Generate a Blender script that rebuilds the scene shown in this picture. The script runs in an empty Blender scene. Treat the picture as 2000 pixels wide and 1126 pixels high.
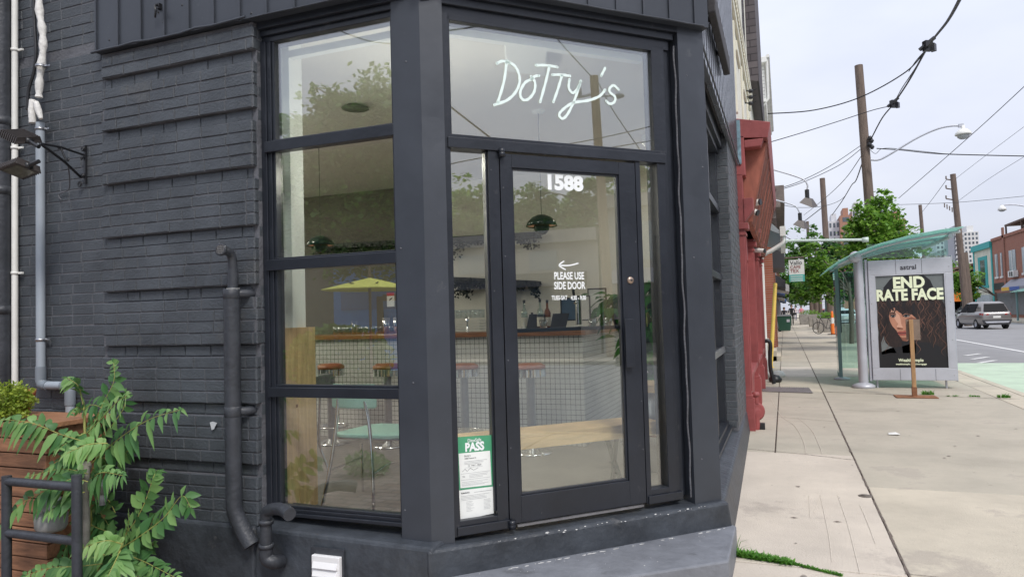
import bpy, bmesh, math, random
from mathutils import Vector, Matrix
random.seed(7)
S = bpy.context.scene
COL = S.collection
# ------------------------------------------------------------------ camera
CH = 1.55
MX = Vector((0.932, 0.041, 0.359)).normalized()      # world X in camera axes
MY = Vector((0.360, -0.027, -0.932)); MY = (MY - MX*MX.dot(MY)).normalized()
MZ = MX.cross(MY)
cam_d = bpy.data.cameras.new('camera'); cam = bpy.data.objects.new('camera', cam_d); COL.objects.link(cam)
cam_d.sensor_width = 36; cam_d.lens = 36*1376/2000.0; cam_d.clip_end = 3000; cam_d.clip_start = 0.05
cam.matrix_world = Matrix(((MX.x, MX.y, MX.z, 0), (MY.x, MY.y, MY.z, 0), (MZ.x, MZ.y, MZ.z, CH), (0, 0, 0, 1)))
S.camera = cam
O = Vector((0, 0, CH))
def ray(px, py):
    c = Vector((px-1000, -(py-563), -1376.0))
    return Vector((MX.dot(c), MY.dot(c), MZ.dot(c))).normalized()
def onp(px, py, n, c):
    d = ray(px, py); n = Vector(n); return O + d*((c-n.dot(O))/n.dot(d))
def Yp(px, py, y): return onp(px, py, (0, 1, 0), y)
def Xp(px, py, x): return onp(px, py, (1, 0, 0), x)
def Zp(px, py, z): return onp(px, py, (0, 0, 1), z)
# ------------------------------------------------------------------ world, sun, exposure
W = bpy.data.worlds.new('World'); S.world = W; W.use_nodes = True
nt = W.node_tree; nt.nodes.clear(); L = nt.links.new
sky = nt.nodes.new('ShaderNodeTexSky'); sky.sky_type = 'NISHITA'; sky.sun_disc = False
sky.sun_elevation = math.radians(55); sky.sun_rotation = math.radians(100)
sky.air_density = 1.0; sky.dust_density = 3.0
tc = nt.nodes.new('ShaderNodeTexCoord')
noi = nt.nodes.new('ShaderNodeTexNoise'); noi.inputs['Scale'].default_value = 1.6; noi.inputs['Detail'].default_value = 5
mp = nt.nodes.new('ShaderNodeMapping'); mp.inputs['Scale'].default_value = (1, 1, 2.6)
L(tc.outputs['Generated'], mp.inputs['Vector']); L(mp.outputs[0], noi.inputs['Vector'])
rmp = nt.nodes.new('ShaderNodeValToRGB')
rmp.color_ramp.elements[0].position = .30; rmp.color_ramp.elements[0].color = (4.7, 5.1, 6.5, 1)
rmp.color_ramp.elements[1].position = .72; rmp.color_ramp.elements[1].color = (7.1, 7.3, 8.1, 1)
L(noi.outputs['Fac'], rmp.inputs['Fac'])
sep = nt.nodes.new('ShaderNodeSeparateXYZ'); L(tc.outputs['Generated'], sep.inputs[0])
mr = nt.nodes.new('ShaderNodeMapRange'); mr.inputs['From Min'].default_value = -0.05; mr.inputs['From Max'].default_value = .75
mr.inputs['To Min'].default_value = .78; mr.inputs['To Max'].default_value = 1.5
L(sep.outputs['Z'], mr.inputs['Value'])
vm = nt.nodes.new('ShaderNodeVectorMath'); vm.operation = 'SCALE'
L(rmp.outputs['Color'], vm.inputs[0]); L(mr.outputs[0], vm.inputs['Scale'])
mix = nt.nodes.new('ShaderNodeMix'); mix.data_type = 'RGBA'; mix.inputs['Factor'].default_value = .86
L(sky.outputs['Color'], mix.inputs['A']); L(vm.outputs[0], mix.inputs['B'])
bg = nt.nodes.new('ShaderNodeBackground'); bg.inputs['Strength'].default_value = .09
L(mix.outputs['Result'], bg.inputs['Color'])
wo = nt.nodes.new('ShaderNodeOutputWorld'); L(bg.outputs[0], wo.inputs['Surface'])
sd = bpy.data.lights.new('sun', 'SUN'); sd.energy = 1.5; sd.angle = math.radians(14); sd.color = (1, .95, .88)
so = bpy.data.objects.new('sun', sd); COL.objects.link(so)
so.rotation_euler = Vector((0.55, -0.62, 0.95)).to_track_quat('Z', 'Y').to_euler()
S.view_settings.view_transform = 'Standard'; S.view_settings.look = 'None'
S.view_settings.exposure = 0.62; S.view_settings.gamma = 1
S.cycles.use_denoising = True
S.cycles.max_bounces = 8; S.cycles.transparent_max_bounces = 24; S.cycles.glossy_bounces = 5; S.cycles.diffuse_bounces = 6
# ------------------------------------------------------------------ materials
MAT = {}
def mat(name, col, rough=.6, *a_, wear=None, **k_):
    new = name not in MAT; m = mat0(name, col, rough, *a_, **k_)
    if new and wear:
        N = m.node_tree.nodes; K = m.node_tree.links.new; b = N['Principled BSDF']; t = N.new('ShaderNodeTexCoord')
        old = b.inputs['Base Color'].links[0].from_socket if b.inputs['Base Color'].links else None
        for (cc, scl, th, amt, detail) in wear:
            n = N.new('ShaderNodeTexNoise'); n.inputs['Scale'].default_value = scl; n.inputs['Detail'].default_value = detail; n.inputs['Roughness'].default_value = .7; K(t.outputs['Object'], n.inputs['Vector'])
            r = N.new('ShaderNodeMapRange'); r.inputs['From Min'].default_value = th; r.inputs['From Max'].default_value = th+.06; r.inputs['To Max'].default_value = amt; K(n.outputs['Fac'], r.inputs['Value'])
            x = N.new('ShaderNodeMix'); x.data_type = 'RGBA'; K(r.outputs[0], x.inputs['Factor'])
            if old: K(old, x.inputs['A'])
            else: x.inputs['A'].default_value = (*col, 1)
            x.inputs['B'].default_value = (*cc, 1); old = x.outputs['Result']
        K(old, b.inputs['Base Color'])
    return m
def mat0(name, col, rough=.6, metal=0, nscale=0, namt=.25, bump=0, bscale=40, spec=.5, col2=None, coat=0, streak=None, emit=0, detail=6):
    if name in MAT: return MAT[name]
    m = bpy.data.materials.new(name); m.use_nodes = True; N = m.node_tree.nodes; K = m.node_tree.links.new
    b = N['Principled BSDF']; b.inputs['Roughness'].default_value = rough; b.inputs['Metallic'].default_value = metal
    b.inputs['Specular IOR Level'].default_value = spec; b.inputs['Coat Weight'].default_value = coat
    c = (*col, 1); b.inputs['Base Color'].default_value = c
    t = N.new('ShaderNodeTexCoord'); vec = t.outputs['Object']
    if streak:
        mm = N.new('ShaderNodeMapping'); mm.inputs['Scale'].default_value = streak; K(vec, mm.inputs['Vector']); vec = mm.outputs[0]
    if nscale:
        n = N.new('ShaderNodeTexNoise'); n.inputs['Scale'].default_value = nscale; n.inputs['Detail'].default_value = detail; n.inputs['Roughness'].default_value = .65
        K(vec, n.inputs['Vector'])
        r = N.new('ShaderNodeValToRGB'); e = r.color_ramp.elements; e[0].position = .32; e[1].position = .70
        if col2: e[0].color = (*col2, 1); e[1].color = c
        else:
            e[0].color = tuple(x*(1-namt) for x in col)+(1,); e[1].color = tuple(min(1, x*(1+namt)) for x in col)+(1,)
        K(n.outputs['Fac'], r.inputs['Fac']); K(r.outputs['Color'], b.inputs['Base Color'])
        mr = N.new('ShaderNodeMapRange'); mr.inputs['To Min'].default_value = max(0, rough-.1); mr.inputs['To Max'].default_value = min(1, rough+.12)
        K(n.outputs['Fac'], mr.inputs['Value']); K(mr.outputs[0], b.inputs['Roughness'])
    if bump:
        n2 = N.new('ShaderNodeTexNoise'); n2.inputs['Scale'].default_value = bscale; n2.inputs['Detail'].default_value = 5
        K(vec, n2.inputs['Vector']); bp = N.new('ShaderNodeBump'); bp.inputs['Strength'].default_value = bump; bp.inputs['Distance'].default_value = .01
        K(n2.outputs['Fac'], bp.inputs['Height']); K(bp.outputs[0], b.inputs['Normal'])
    if emit:
        b.inputs['Emission Color'].default_value = c; b.inputs['Emission Strength'].default_value = emit
    MAT[name] = m; return m
def brickmat(name, c1, c2, mortar, bw, bh, ms, axes='XZ', rough=.8, bump=.4, off=.5, var=.3, shift=(0, 0)):
    if name in MAT: return MAT[name]
    m = bpy.data.materials.new(name); m.use_nodes = True; N = m.node_tree.nodes; K = m.node_tree.links.new
    b = N['Principled BSDF']; b.inputs['Roughness'].default_value = rough
    t = N.new('ShaderNodeTexCoord'); s = N.new('ShaderNodeSeparateXYZ'); K(t.outputs['Object'], s.inputs[0])
    cb = N.new('ShaderNodeCombineXYZ'); K(s.outputs[axes[0]], cb.inputs[0]); K(s.outputs[axes[1]], cb.inputs[1])
    ad = N.new('ShaderNodeVectorMath'); ad.inputs[1].default_value = (shift[0], shift[1], 0); K(cb.outputs[0], ad.inputs[0])
    br = N.new('ShaderNodeTexBrick'); K(ad.outputs[0], br.inputs['Vector']); br.offset = off
    br.inputs['Scale'].default_value = 1; br.inputs['Brick Width'].default_value = bw; br.inputs['Row Height'].default_value = bh
    br.inputs['Mortar Size'].default_value = ms; br.inputs['Mortar Smooth'].default_value = .1
    br.inputs['Color1'].default_value = (*c1, 1); br.inputs['Color2'].default_value = (*c2, 1); br.inputs['Mortar'].default_value = (*mortar, 1)
    n = N.new('ShaderNodeTexNoise'); n.inputs['Scale'].default_value = 3; n.inputs['Detail'].default_value = 6; K(t.outputs['Object'], n.inputs['Vector'])
    mr = N.new('ShaderNodeMapRange'); mr.inputs['To Min'].default_value = 1-var; mr.inputs['To Max'].default_value = 1+var; K(n.outputs['Fac'], mr.inputs['Value'])
    vs = N.new('ShaderNodeVectorMath'); vs.operation = 'SCALE'; K(br.outputs['Color'], vs.inputs[0]); K(mr.outputs[0], vs.inputs['Scale'])
    K(vs.outputs[0], b.inputs['Base Color'])
    bp = N.new('ShaderNodeBump'); bp.invert = True; bp.inputs['Strength'].default_value = bump; bp.inputs['Distance'].default_value = .006
    K(br.outputs['Fac'], bp.inputs['Height']); K(bp.outputs[0], b.inputs['Normal'])
    MAT[name] = m; return m
def glassmat(name, tint=(.9, .94, .93), k=1.7, base=.0):
    m = bpy.data.materials.new(name); m.use_nodes = True; N = m.node_tree.nodes; K = m.node_tree.links.new; N.clear()
    o = N.new('ShaderNodeOutputMaterial'); mx = N.new('ShaderNodeMixShader'); tr = N.new('ShaderNodeBsdfTransparent'); gl = N.new('ShaderNodeBsdfGlossy')
    tr.inputs['Color'].default_value = (*tint, 1); gl.inputs['Roughness'].default_value = 0.0; gl.inputs['Color'].default_value = (1, 1, 1, 1)
    fr = N.new('ShaderNodeFresnel'); ge = N.new('ShaderNodeNewGeometry'); io = N.new('ShaderNodeMath'); io.operation = 'MULTIPLY_ADD'; io.inputs[1].default_value = -.8333; io.inputs[2].default_value = 1.5; K(ge.outputs['Backfacing'], io.inputs[0]); K(io.outputs[0], fr.inputs['IOR'])
    ma = N.new('ShaderNodeMath'); ma.operation = 'MULTIPLY_ADD'; ma.inputs[1].default_value = k; ma.inputs[2].default_value = base; ma.use_clamp = True
    K(fr.outputs[0], ma.inputs[0]); K(ma.outputs[0], mx.inputs[0]); K(tr.outputs[0], mx.inputs[1]); K(gl.outputs[0], mx.inputs[2]); K(mx.outputs[0], o.inputs['Surface'])
    MAT[name] = m; return m
# ------------------------------------------------------------------ object helpers
ORG = {}
def tag(o, label=None, cat=None, group=None, kind=None):
    if label: o['label'] = label
    if cat: o['category'] = cat
    if group: o['group'] = group
    if kind: o['kind'] = kind
    return o
def thing(name, label, cat, loc, group=None):
    o = bpy.data.objects.new(name, None); COL.objects.link(o); o.location = loc; o.empty_display_size = .1
    ORG[o.name] = Vector(loc); return tag(o, label, cat, group)
def rotv(v, ang): c, s = math.cos(ang), math.sin(ang); return Vector((v[0]*c-v[1]*s, v[0]*s+v[1]*c, v[2]))
class MB:
    def __init__(s): s.v = []; s.f = []; s.m = []; s.sm = []
    def add(s, vs, fs, mi=0, smooth=False):
        n = len(s.v); s.v += [Vector(v) for v in vs]
        for f in fs: s.f.append([i+n for i in f]); s.m.append(mi); s.sm.append(smooth)
        return s
    def hexa(s, p, mi=0):   # 8 points: bottom 0-3 ccw, top 4-7
        return s.add(p, [(3, 2, 1, 0), (4, 5, 6, 7), (0, 1, 5, 4), (1, 2, 6, 5), (2, 3, 7, 6), (3, 0, 4, 7)], mi)
    def box(s, a, b, mi=0):
        x0, x1 = sorted((a[0], b[0])); y0, y1 = sorted((a[1], b[1])); z0, z1 = sorted((a[2], b[2]))
        return s.hexa([(x0, y0, z0), (x1, y0, z0), (x1, y1, z0), (x0, y1, z0), (x0, y0, z1), (x1, y0, z1), (x1, y1, z1), (x0, y1, z1)], mi)
    def rbox(s, c, h, ang=0, mi=0, tilt=None):   # centre, half sizes, yaw
        P = []
        for dz in (-1, 1):
            for dx, dy in ((-1, -1), (1, -1), (1, 1), (-1, 1)):
                q = Vector((dx*h[0], dy*h[1], dz*h[2]))
                if tilt: q = tilt @ q
                P.append(Vector(c)+rotv(q, ang))
        return s.hexa(P, mi)
    def ch(s, s0, s1, o0, o1, z0, z1, mi=0):     # box along the 45 degree entrance wall
        s0, s1 = sorted((s0, s1)); o1, o0 = sorted((o0, o1))
        q = [chp(a, b, z) for z in (z0, z1) for a, b in ((s0, o0), (s1, o0), (s1, o1), (s0, o1))]
        return s.hexa(q, mi)
    def tube(s, pts, r, n=8, mi=0, caps=True, smooth=True):
        pts = [Vector(p) for p in pts]; R = r if isinstance(r, (list, tuple)) else [r]*len(pts)
        V = []; up = None
        for i, p in enumerate(pts):
            d = (pts[min(i+1, len(pts)-1)]-pts[max(i-1, 0)]).normalized()
            if up is None: up = Vector((0, 0, 1)) if abs(d.z) < .9 else Vector((1, 0, 0))
            a = d.cross(up)
            if a.length < 1e-5: a = d.orthogonal()
            a.normalize(); b = a.cross(d).normalized(); up = b
            for k in range(n):
                t = 2*math.pi*k/n; V.append(p+(a*math.cos(t)+b*math.sin(t))*R[i])
        F = []
        for i in range(len(pts)-1):
            for k in range(n): F.append((i*n+k, i*n+(k+1) % n, (i+1)*n+(k+1) % n, (i+1)*n+k))
        s.add(V, F, mi, smooth)
        if caps: s.add(V[:n], [tuple(range(n))], mi); s.add(V[-n:], [tuple(range(n-1, -1, -1))], mi)
        return s
    def lathe(s, prof, c, n=20, mi=0, smooth=True, ax=None):
        c = Vector(c); V = []; F = []
        Q = Vector((0, 0, 1)).rotation_difference(Vector(ax)).to_matrix() if ax else Matrix.Identity(3)
        for r, z in prof:
            for k in range(n):
                t = 2*math.pi*k/n; V.append(c+Q @ Vector((r*math.cos(t), r*math.sin(t), z)))
        for i in range(len(prof)-1):
            for k in range(n): F.append((i*n+k, i*n+(k+1) % n, (i+1)*n+(k+1) % n, (i+1)*n+k))
        return s.add(V, F, mi, smooth)
    def prism(s, poly, off, mi=0):   # 3D polygon extruded by vector
        poly = [Vector(p) for p in poly]; n = len(poly); off = Vector(off)
        V = poly+[p+off for p in poly]
        return s.add(V, [tuple(range(n)), tuple(range(2*n-1, n-1, -1))]+[(i, i+n, (i+1) % n+n, (i+1) % n) for i in range(n)], mi)
    def quad(s, a, b, c, d, mi=0): return s.add([a, b, c, d], [(0, 1, 2, 3)], mi)
    def build(s, name, mats, parent=None, bevel=0, label=None, fix=True):
        mats = mats if isinstance(mats, (list, tuple)) else [mats]
        if parent is not None: org = ORG[parent.name]
        else:
            lo = Vector([min(v[i] for v in s.v) for i in range(3)]); hi = Vector([max(v[i] for v in s.v) for i in range(3)])
            org = Vector(((lo.x+hi.x)/2, (lo.y+hi.y)/2, lo.z))
        me = bpy.data.meshes.new(name); me.from_pydata([v-org for v in s.v], [], s.f)
        for m in mats: me.materials.append(m)
        me.polygons.foreach_set('material_index', s.m); me.polygons.foreach_set('use_smooth', s.sm)
        me.update()
        if fix:
            bm = bmesh.new(); bm.from_mesh(me); bmesh.ops.recalc_face_normals(bm, faces=bm.faces); bm.to_mesh(me); bm.free()
        o = bpy.data.objects.new(name, me); COL.objects.link(o)
        if parent is not None: o.parent = parent
        else: o.location = org
        ORG[o.name] = org
        if bevel:
            md = o.modifiers.new('bevel', 'BEVEL'); md.width = bevel; md.segments = 2; md.limit_method = 'ANGLE'; md.harden_normals = False
        if label: o['label'] = label
        return o
def copy_tree(o, parent=None, loc=None, rz=None, label=None):
    c = o.copy(); COL.objects.link(c); c.parent = parent
    if loc is not None: c.location = loc
    if rz is not None: c.rotation_euler.z = rz
    if label: c['label'] = label
    for ch_ in list(o.children): copy_tree(ch_, c)
    return c
def struct(name, mb, m, **k): return tag(mb.build(name, m, **k), kind='structure')
R2 = math.sqrt(.5)
def chp(s, o, z): return Vector((-1.83+s*R2+o*R2, 3.45+s*R2-o*R2, z))
def chs(px, py, o=0):
    p = onp(px, py, (1, -1, 0), -5.28+o*math.sqrt(2)); return ((p.x+1.83-o*R2)/R2, p.z)
FONTS = bpy.data.curves
def text(txt, size, P, ux, uz, name, m, parent, ext=.0008, off=0, align='CENTER', sx=1, label=None, top=False):
    """writing as a thin mesh; P = position, ux = writing direction, uz = up"""
    c = FONTS.new(name, 'FONT'); c.body = txt; c.size = size; c.extrude = ext; c.offset = off; c.align_x = align; c.resolution_u = 3
    t = bpy.data.objects.new(name, c); COL.objects.link(t)
    bpy.context.view_layer.update()
    me = bpy.data.meshes.new_from_object(t.evaluated_get(bpy.context.evaluated_depsgraph_get()))
    bpy.data.objects.remove(t); FONTS.remove(c)
    ux = Vector(ux).normalized(); uz = Vector(uz).normalized(); un = ux.cross(uz)
    org = ORG[parent.name] if parent else Vector(P)
    for v in me.vertices:
        q = v.co.copy(); v.co = Vector(P)-org+ux*(q.x*sx)+uz*q.y+un*q.z
    me.materials.clear(); me.materials.append(m)
    o = bpy.data.objects.new(name, me); COL.objects.link(o); ORG[o.name] = org
    if parent: o.parent = parent
    else: o.location = org
    if label: o['label'] = label
    return o
def spline(pts, k=6):
    pts = [Vector(p) for p in pts]; out = []
    for i in range(len(pts)-1):
        p0 = pts[max(i-1, 0)]; p1 = pts[i]; p2 = pts[i+1]; p3 = pts[min(i+2, len(pts)-1)]
        for j in range(k):
            t = j/k; out.append(.5*((2*p1)+(p2-p0)*t+(2*p0-5*p1+4*p2-p3)*t*t+(3*p1-p0-3*p2+p3)*t**3))
    out.append(pts[-1]); return out
U = random.uniform
# painted masonry and metal of the corner building
M_brick = mat('painted_brick', (.060, .069, .079), .46, nscale=2.2, namt=.28, bump=.5, bscale=70, spec=.5, wear=[((.13, .13, .125), 7, .64, .45, 9), ((.03, .032, .036), 1.3, .62, .5, 5), ((.22, .22, .21), 45, .72, .6, 3), ((.105, .105, .10), .8, .56, .4, 6), ((.12, .11, .10), 3.3, .66, .5, 8)])
M_mortar = mat('painted_mortar', (.105, .108, .120), .62, nscale=5, namt=.35, bump=.7, bscale=50)
M_clad = mat('painted_sheet_metal', (.040, .046, .057), .38, nscale=1.4, namt=.2, bump=.18, bscale=6, spec=.5, wear=[((.10, .105, .11), 5, .63, .35, 10), ((.028, .03, .035), 2.2, .66, .4, 6), ((.20, .20, .20), 60, .75, .6, 2)])
M_frame = mat('painted_frame', (.016, .019, .026), .34, nscale=2.5, namt=.25, bump=.15, bscale=30, wear=[((.07, .07, .075), 8, .64, .4, 9), ((.20, .19, .18), 70, .76, .7, 2)])
M_plinth = mat('painted_render', (.042, .049, .059), .48, nscale=3.2, namt=.4, bump=1.0, bscale=16, wear=[((.12, .12, .12), 5, .62, .5, 10), ((.25, .25, .24), 38, .73, .7, 4)])
M_step = mat('painted_step', (.165, .175, .195), .55, nscale=6, namt=.2, bump=.55, bscale=24, wear=[((.09, .095, .10), 4, .60, .6, 10), ((.50, .50, .48), 55, .72, .8, 3)])
M_chip = mat('chipped_edge', (.62, .62, .60), .85, nscale=30, namt=.3)
M_pipe = mat('painted_pipe', (.036, .040, .048), .46, nscale=7, namt=.3, bump=.45, bscale=34)
M_black = mat('black_metal', (.018, .019, .022), .38, nscale=14, namt=.3)
M_glass = glassmat('window_glass', (.90, .93, .91), 3.2, .035)
M_glass2 = glassmat('street_window_glass', (.93, .96, .95), 1.3, .02)
M_thin = glassmat('shelter_glass', (.74, .90, .86), 1.1, .01)
M_drink = glassmat('drinking_glass', (.80, .86, .88), 2.5, .05)
M_white = mat('white_vinyl', (.80, .83, .83), .5)
M_chrome = mat('chrome', (.72, .73, .75), .12, 1.0)
M_steel = mat('brushed_steel', (.42, .43, .45), .35, 1.0, nscale=3, namt=.15)
M_wood = mat('pale_pine', (.74, .50, .26), .5, nscale=3.0, namt=.22, streak=(1.2, 1.2, 9), bump=.1, bscale=20)
M_woodv = mat('pale_plywood', (.74, .50, .26), .5, nscale=3.5, namt=.22, streak=(8, 8, .7), bump=.08)
M_oak = mat('oiled_bar_top', (.30, .125, .05), .3, nscale=4, namt=.35, streak=(1, 9, 9), coat=.2)
M_cedar = mat('cedar_board', (.28, .135, .07), .62, nscale=3.0, namt=.42, streak=(1.2, 9, 9), bump=.25, bscale=18)
M_terra = mat('terracotta', (.42, .13, .055), .75, nscale=9, namt=.2, bump=.2)
M_red = mat('red_paint', (.29, .070, .068), .55, nscale=2.5, namt=.22, bump=.25, bscale=22, wear=[((.50, .22, .21), 6, .64, .5, 9), ((.12, .03, .03), 3, .66, .5, 7)])
M_rust = mat('rusty_red_sheet', (.30, .10, .065), .6, nscale=3, namt=.35, streak=(2, 2, .6), bump=.2, wear=[((.48, .26, .19), 5, .62, .6, 9), ((.09, .03, .02), 2.5, .64, .6, 7)])
M_whp = mat('white_paint', (.74, .74, .70), .55, nscale=2.5, namt=.12, bump=.1)
M_cream = mat('cream_paint', (.66, .64, .52), .6, nscale=2.0, namt=.15, bump=.2)
M_shing = brickmat('grey_shingle', (.060, .052, .056), (.10, .088, .092), (.035, .03, .034), .3, .14, .012, 'YZ', var=.25)
M_bluew = mat('pale_blue_siding', (.28, .36, .44), .6, nscale=2, namt=.15)
M_steelp = mat('silver_grey_paint', (.50, .515, .56), .38, nscale=2, namt=.1, metal=.2, wear=[((.32, .33, .36), 6, .65, .4, 9), ((.5, .5, .52), 30, .74, .5, 3)])
CW = [((.31, .27, .235), 1.1, .58, .45, 8), ((.22, .19, .165), 26, .66, .6, 4), ((.16, .14, .125), 9, .745, .7, 2), ((.66, .61, .54), 3.5, .66, .4, 9)]
M_slabA = mat('concrete_light', (.56, .50, .42), .88, nscale=1.3, namt=.12, bump=.5, bscale=90, detail=12, wear=CW)
M_slabB = mat('concrete_mid', (.44, .402, .325), .88, nscale=1.1, namt=.15, bump=.5, bscale=90, detail=12, wear=CW)
M_slabC = mat('concrete_warm', (.52, .468, .372), .88, nscale=1.5, namt=.14, bump=.5, bscale=90, detail=12, wear=CW)
M_dirt = mat('joint_dirt', (.15, .12, .10), .95, nscale=20, namt=.4)
M_asph = mat('asphalt_worn', (.26, .26, .262), .9, nscale=.8, namt=.12, bump=.3, bscale=40, detail=10, wear=[((.34, .34, .34), .7, .60, .4, 8), ((.13, .13, .13), 3, .68, .5, 8)])
M_green = mat('green_lane_paint', (.47, .58, .44), .8, nscale=1.4, namt=.14, bump=.2, bscale=40, detail=9, wear=[((.42, .43, .41), 4, .60, .6, 10)])
M_line = mat('road_paint', (.72, .72, .70), .7, nscale=5, namt=.12)
M_pole = mat('weathered_pole', (.155, .118, .095), .88, nscale=4, namt=.35, streak=(5, 5, .4), bump=.4, bscale=30)
M_wire = mat('black_cable', (.022, .023, .026), .6)
M_int_wall = mat('interior_plaster', (.80, .78, .72), .8, nscale=1.2, namt=.04)
M_int_white = mat('interior_white', (.90, .92, .90), .7, nscale=1, namt=.03)
M_int_floor = mat('interior_concrete', (.19, .18, .165), .35, nscale=1.2, namt=.12)
M_seat = mat('tan_leather', (.36, .115, .06), .38, nscale=8, namt=.15)
M_mint = mat('mint_plastic', (.42, .78, .69), .35, nscale=2, namt=.06)
M_pend = mat('dark_green_enamel', (.010, .035, .030), .15, spec=.7)
M_grnsign = mat('green_print', (.065, .31, .16), .5, nscale=6, namt=.12)
M_paper = mat('paper', (.78, .80, .77), .7, nscale=10, namt=.04)
M_ink = mat('ink', (.06, .06, .07), .7)
M_inkl = mat('faint_ink', (.28, .29, .30), .7)
def leafmat(name, c, c2, trans=.35):
    m = bpy.data.materials.new(name); m.use_nodes = True; N = m.node_tree.nodes; K = m.node_tree.links.new
    b = N['Principled BSDF']; b.inputs['Roughness'].default_value = .45; b.inputs['Specular IOR Level'].default_value = .4
    g = N.new('ShaderNodeNewGeometry'); r = N.new('ShaderNodeValToRGB'); r.color_ramp.elements[0].color = (*c, 1); r.color_ramp.elements[1].color = (*c2, 1)
    K(g.outputs['Random Per Island'], r.inputs['Fac']); K(r.outputs['Color'], b.inputs['Base Color'])
    t = N.new('ShaderNodeBsdfTranslucent'); K(r.outputs['Color'], t.inputs['Color'])
    mx = N.new('ShaderNodeMixShader'); mx.inputs[0].default_value = trans; o = N['Material Output']
    K(b.outputs[0], mx.inputs[1]); K(t.outputs[0], mx.inputs[2]); K(mx.outputs[0], o.inputs['Surface']); MAT[name] = m; return m
M_sumac = leafmat('sumac_leaf', (.055, .165, .05), (.23, .41, .13), .35)
M_sumacy = leafmat('young_sumac_leaf', (.18, .36, .10), (.30, .46, .16), .35)
M_leafB = leafmat('bright_tree_leaf', (.10, .25, .03), (.29, .48, .08), .45)
M_leafD = leafmat('dark_tree_leaf', (.035, .12, .028), (.09, .22, .05), .3)
M_leafM = leafmat('mid_tree_leaf', (.065, .18, .03), (.15, .31, .06), .4)
M_shrub = leafmat('yellow_shrub_leaf', (.19, .30, .035), (.40, .48, .07), .35)
M_house = leafmat('houseplant_leaf', (.02, .10, .02), (.06, .22, .04), .3)
M_grass = leafmat('weed_blade', (.06, .22, .02), (.16, .36, .05), .35)
# ------------------------------------------------------------------ ground, road, pavements
g = MB(); g.quad((-400, -200, -.30), (500, -200, -.30), (500, 900, -.30), (-400, 900, -.30)); struct('ground', g, M_dirt)
g = MB(); g.box((3.78, -60, -.29), (17.6, 600, -.13)); struct('road', g, M_asph)
g = MB(); g.box((3.80, 9.5, -.125), (6.6, 23.2, -.121)); struct('green_bike_lane', g, M_green)
g = MB()
g.box((7.4, 24, -.125), (7.55, 140, -.121))
for k in range(3):
    a = Zp(1880+k*13, 694+(k % 3)*7, -.12); g.add([(a.x, a.y, -.117), (a.x+.12, a.y-.1, -.117), (a.x+.75, a.y+.9, -.117), (a.x+.63, a.y+1, -.117)], [(0, 1, 2, 3)])
g.box((3.9, 12.6, -.119), (6.5, 12.66, -.116))
struct('road_markings', g, M_line)
g = MB(); g.box((17.6, -60, -.29), (17.75, 600, .0)); g.box((17.75, -60, -.29), (26, 600, .0)); struct('far_pavement', g, M_slabC)
g = MB(); g.box((-3.0, -40, -.29), (3.62, 400, -.022)); struct('sidewalk_bed', g, M_dirt)
g = MB()
yy = -8
while yy < 300:
    g.box((3.63, yy, -.28), (3.78, yy+2.985, .0)); yy += 3
struct('kerb', g, M_slabC, bevel=.012)
sw = MB()
rowsL = [-6, -3.5, -1.0, 1.6, 4.62, 8.2, 10.65, 12.3, 14.3, 17.4, 20.4, 23.6, 26.6, 29.8, 33, 36, 39, 42, 46, 50, 54, 58, 62, 66, 70, 75, 80, 85, 90, 96, 102, 110, 120, 130, 145, 160, 180, 200, 230, 260, 300]
for i in range(len(rowsL)-1):
    y0, y1 = rowsL[i], rowsL[i+1]; gp = .0045
    mi = 0 if i in (3, 4, 9) else (2 if i in (0, 2, 8, 12, 16, 19) else 1)
    if i >= 5:
        sw.box((-.50, y0+gp, -.02), (-.165, y1-gp, U(-.003, .0)), mi=1)
        sw.box((-.15, y0+gp, -.02), (.599, y1-gp, U(-.003, .002)), mi=mi)
    else: sw.box((-3.0 if i < 3 else -2.2, y0+gp, -.02), (.599, y1-gp, U(-.003, .002)), mi=mi)
rowsR = [-6, -2, 2.4, 6.82, 14.25, 18.2, 22, 26, 30, 35, 40, 46, 52, 60, 70, 80, 92, 105, 120, 140, 165, 200, 250, 300]
for i in range(len(rowsR)-1):
    y0, y1 = rowsR[i], rowsR[i+1]; gp = .0045
    mi = 2 if i < 3 else (1 if i in (3, 6, 10) else (2 if i % 2 else 1))
    sw.box((.612, y0+gp, -.02), (3.18, y1-gp, U(-.003, .002)), mi=mi)
    sw.box((3.19, y0+gp, -.02), (3.62, y1-gp, U(-.003, .002)), mi=2)
struct('sidewalk', sw, [M_slabA, M_slabB, M_slabC], bevel=.006)
# brick paved lane beside the left wall
M_paver = brickmat('lane_pavers', (.17, .12, .10), (.24, .19, .17), (.05, .045, .04), .21, .105, .009, 'XY', var=.35)
g = MB(); g.box((-60, -7.0, -.28), (-2.22, 3.6, -.004)); struct('side_lane_paving', g, M_paver)
# scratches in the concrete: thin worn light marks
sc = MB()
for pts in [[(1506, 778), (1525, 810), (1552, 830), (1570, 862), (1574, 884)], [(1560, 815), (1585, 838), (1600, 868), (1606, 885)],
            [(1602, 965), (1610, 1000), (1620, 1050), (1625, 1095)], [(1636, 965), (1655, 1020), (1672, 1085), (1680, 1118)],
            [(1590, 1000), (1604, 965)], [(1680, 985), (1695, 1020), (1710, 1060)], [(1580, 965), (1583, 1010)]]:
    q = spline([Zp(x, y, .0035) for x, y in pts], 5)
    for a, b in zip(q, q[1:]):
        d = (b-a).normalized(); n_ = Vector((-d.y, d.x, 0))*.0026
        sc.quad(a-n_, b-n_, b+n_, a+n_)
struct('scratch_marks', sc, mat('scratched_concrete', (.61, .55, .465), .9, nscale=20, namt=.15))
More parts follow.
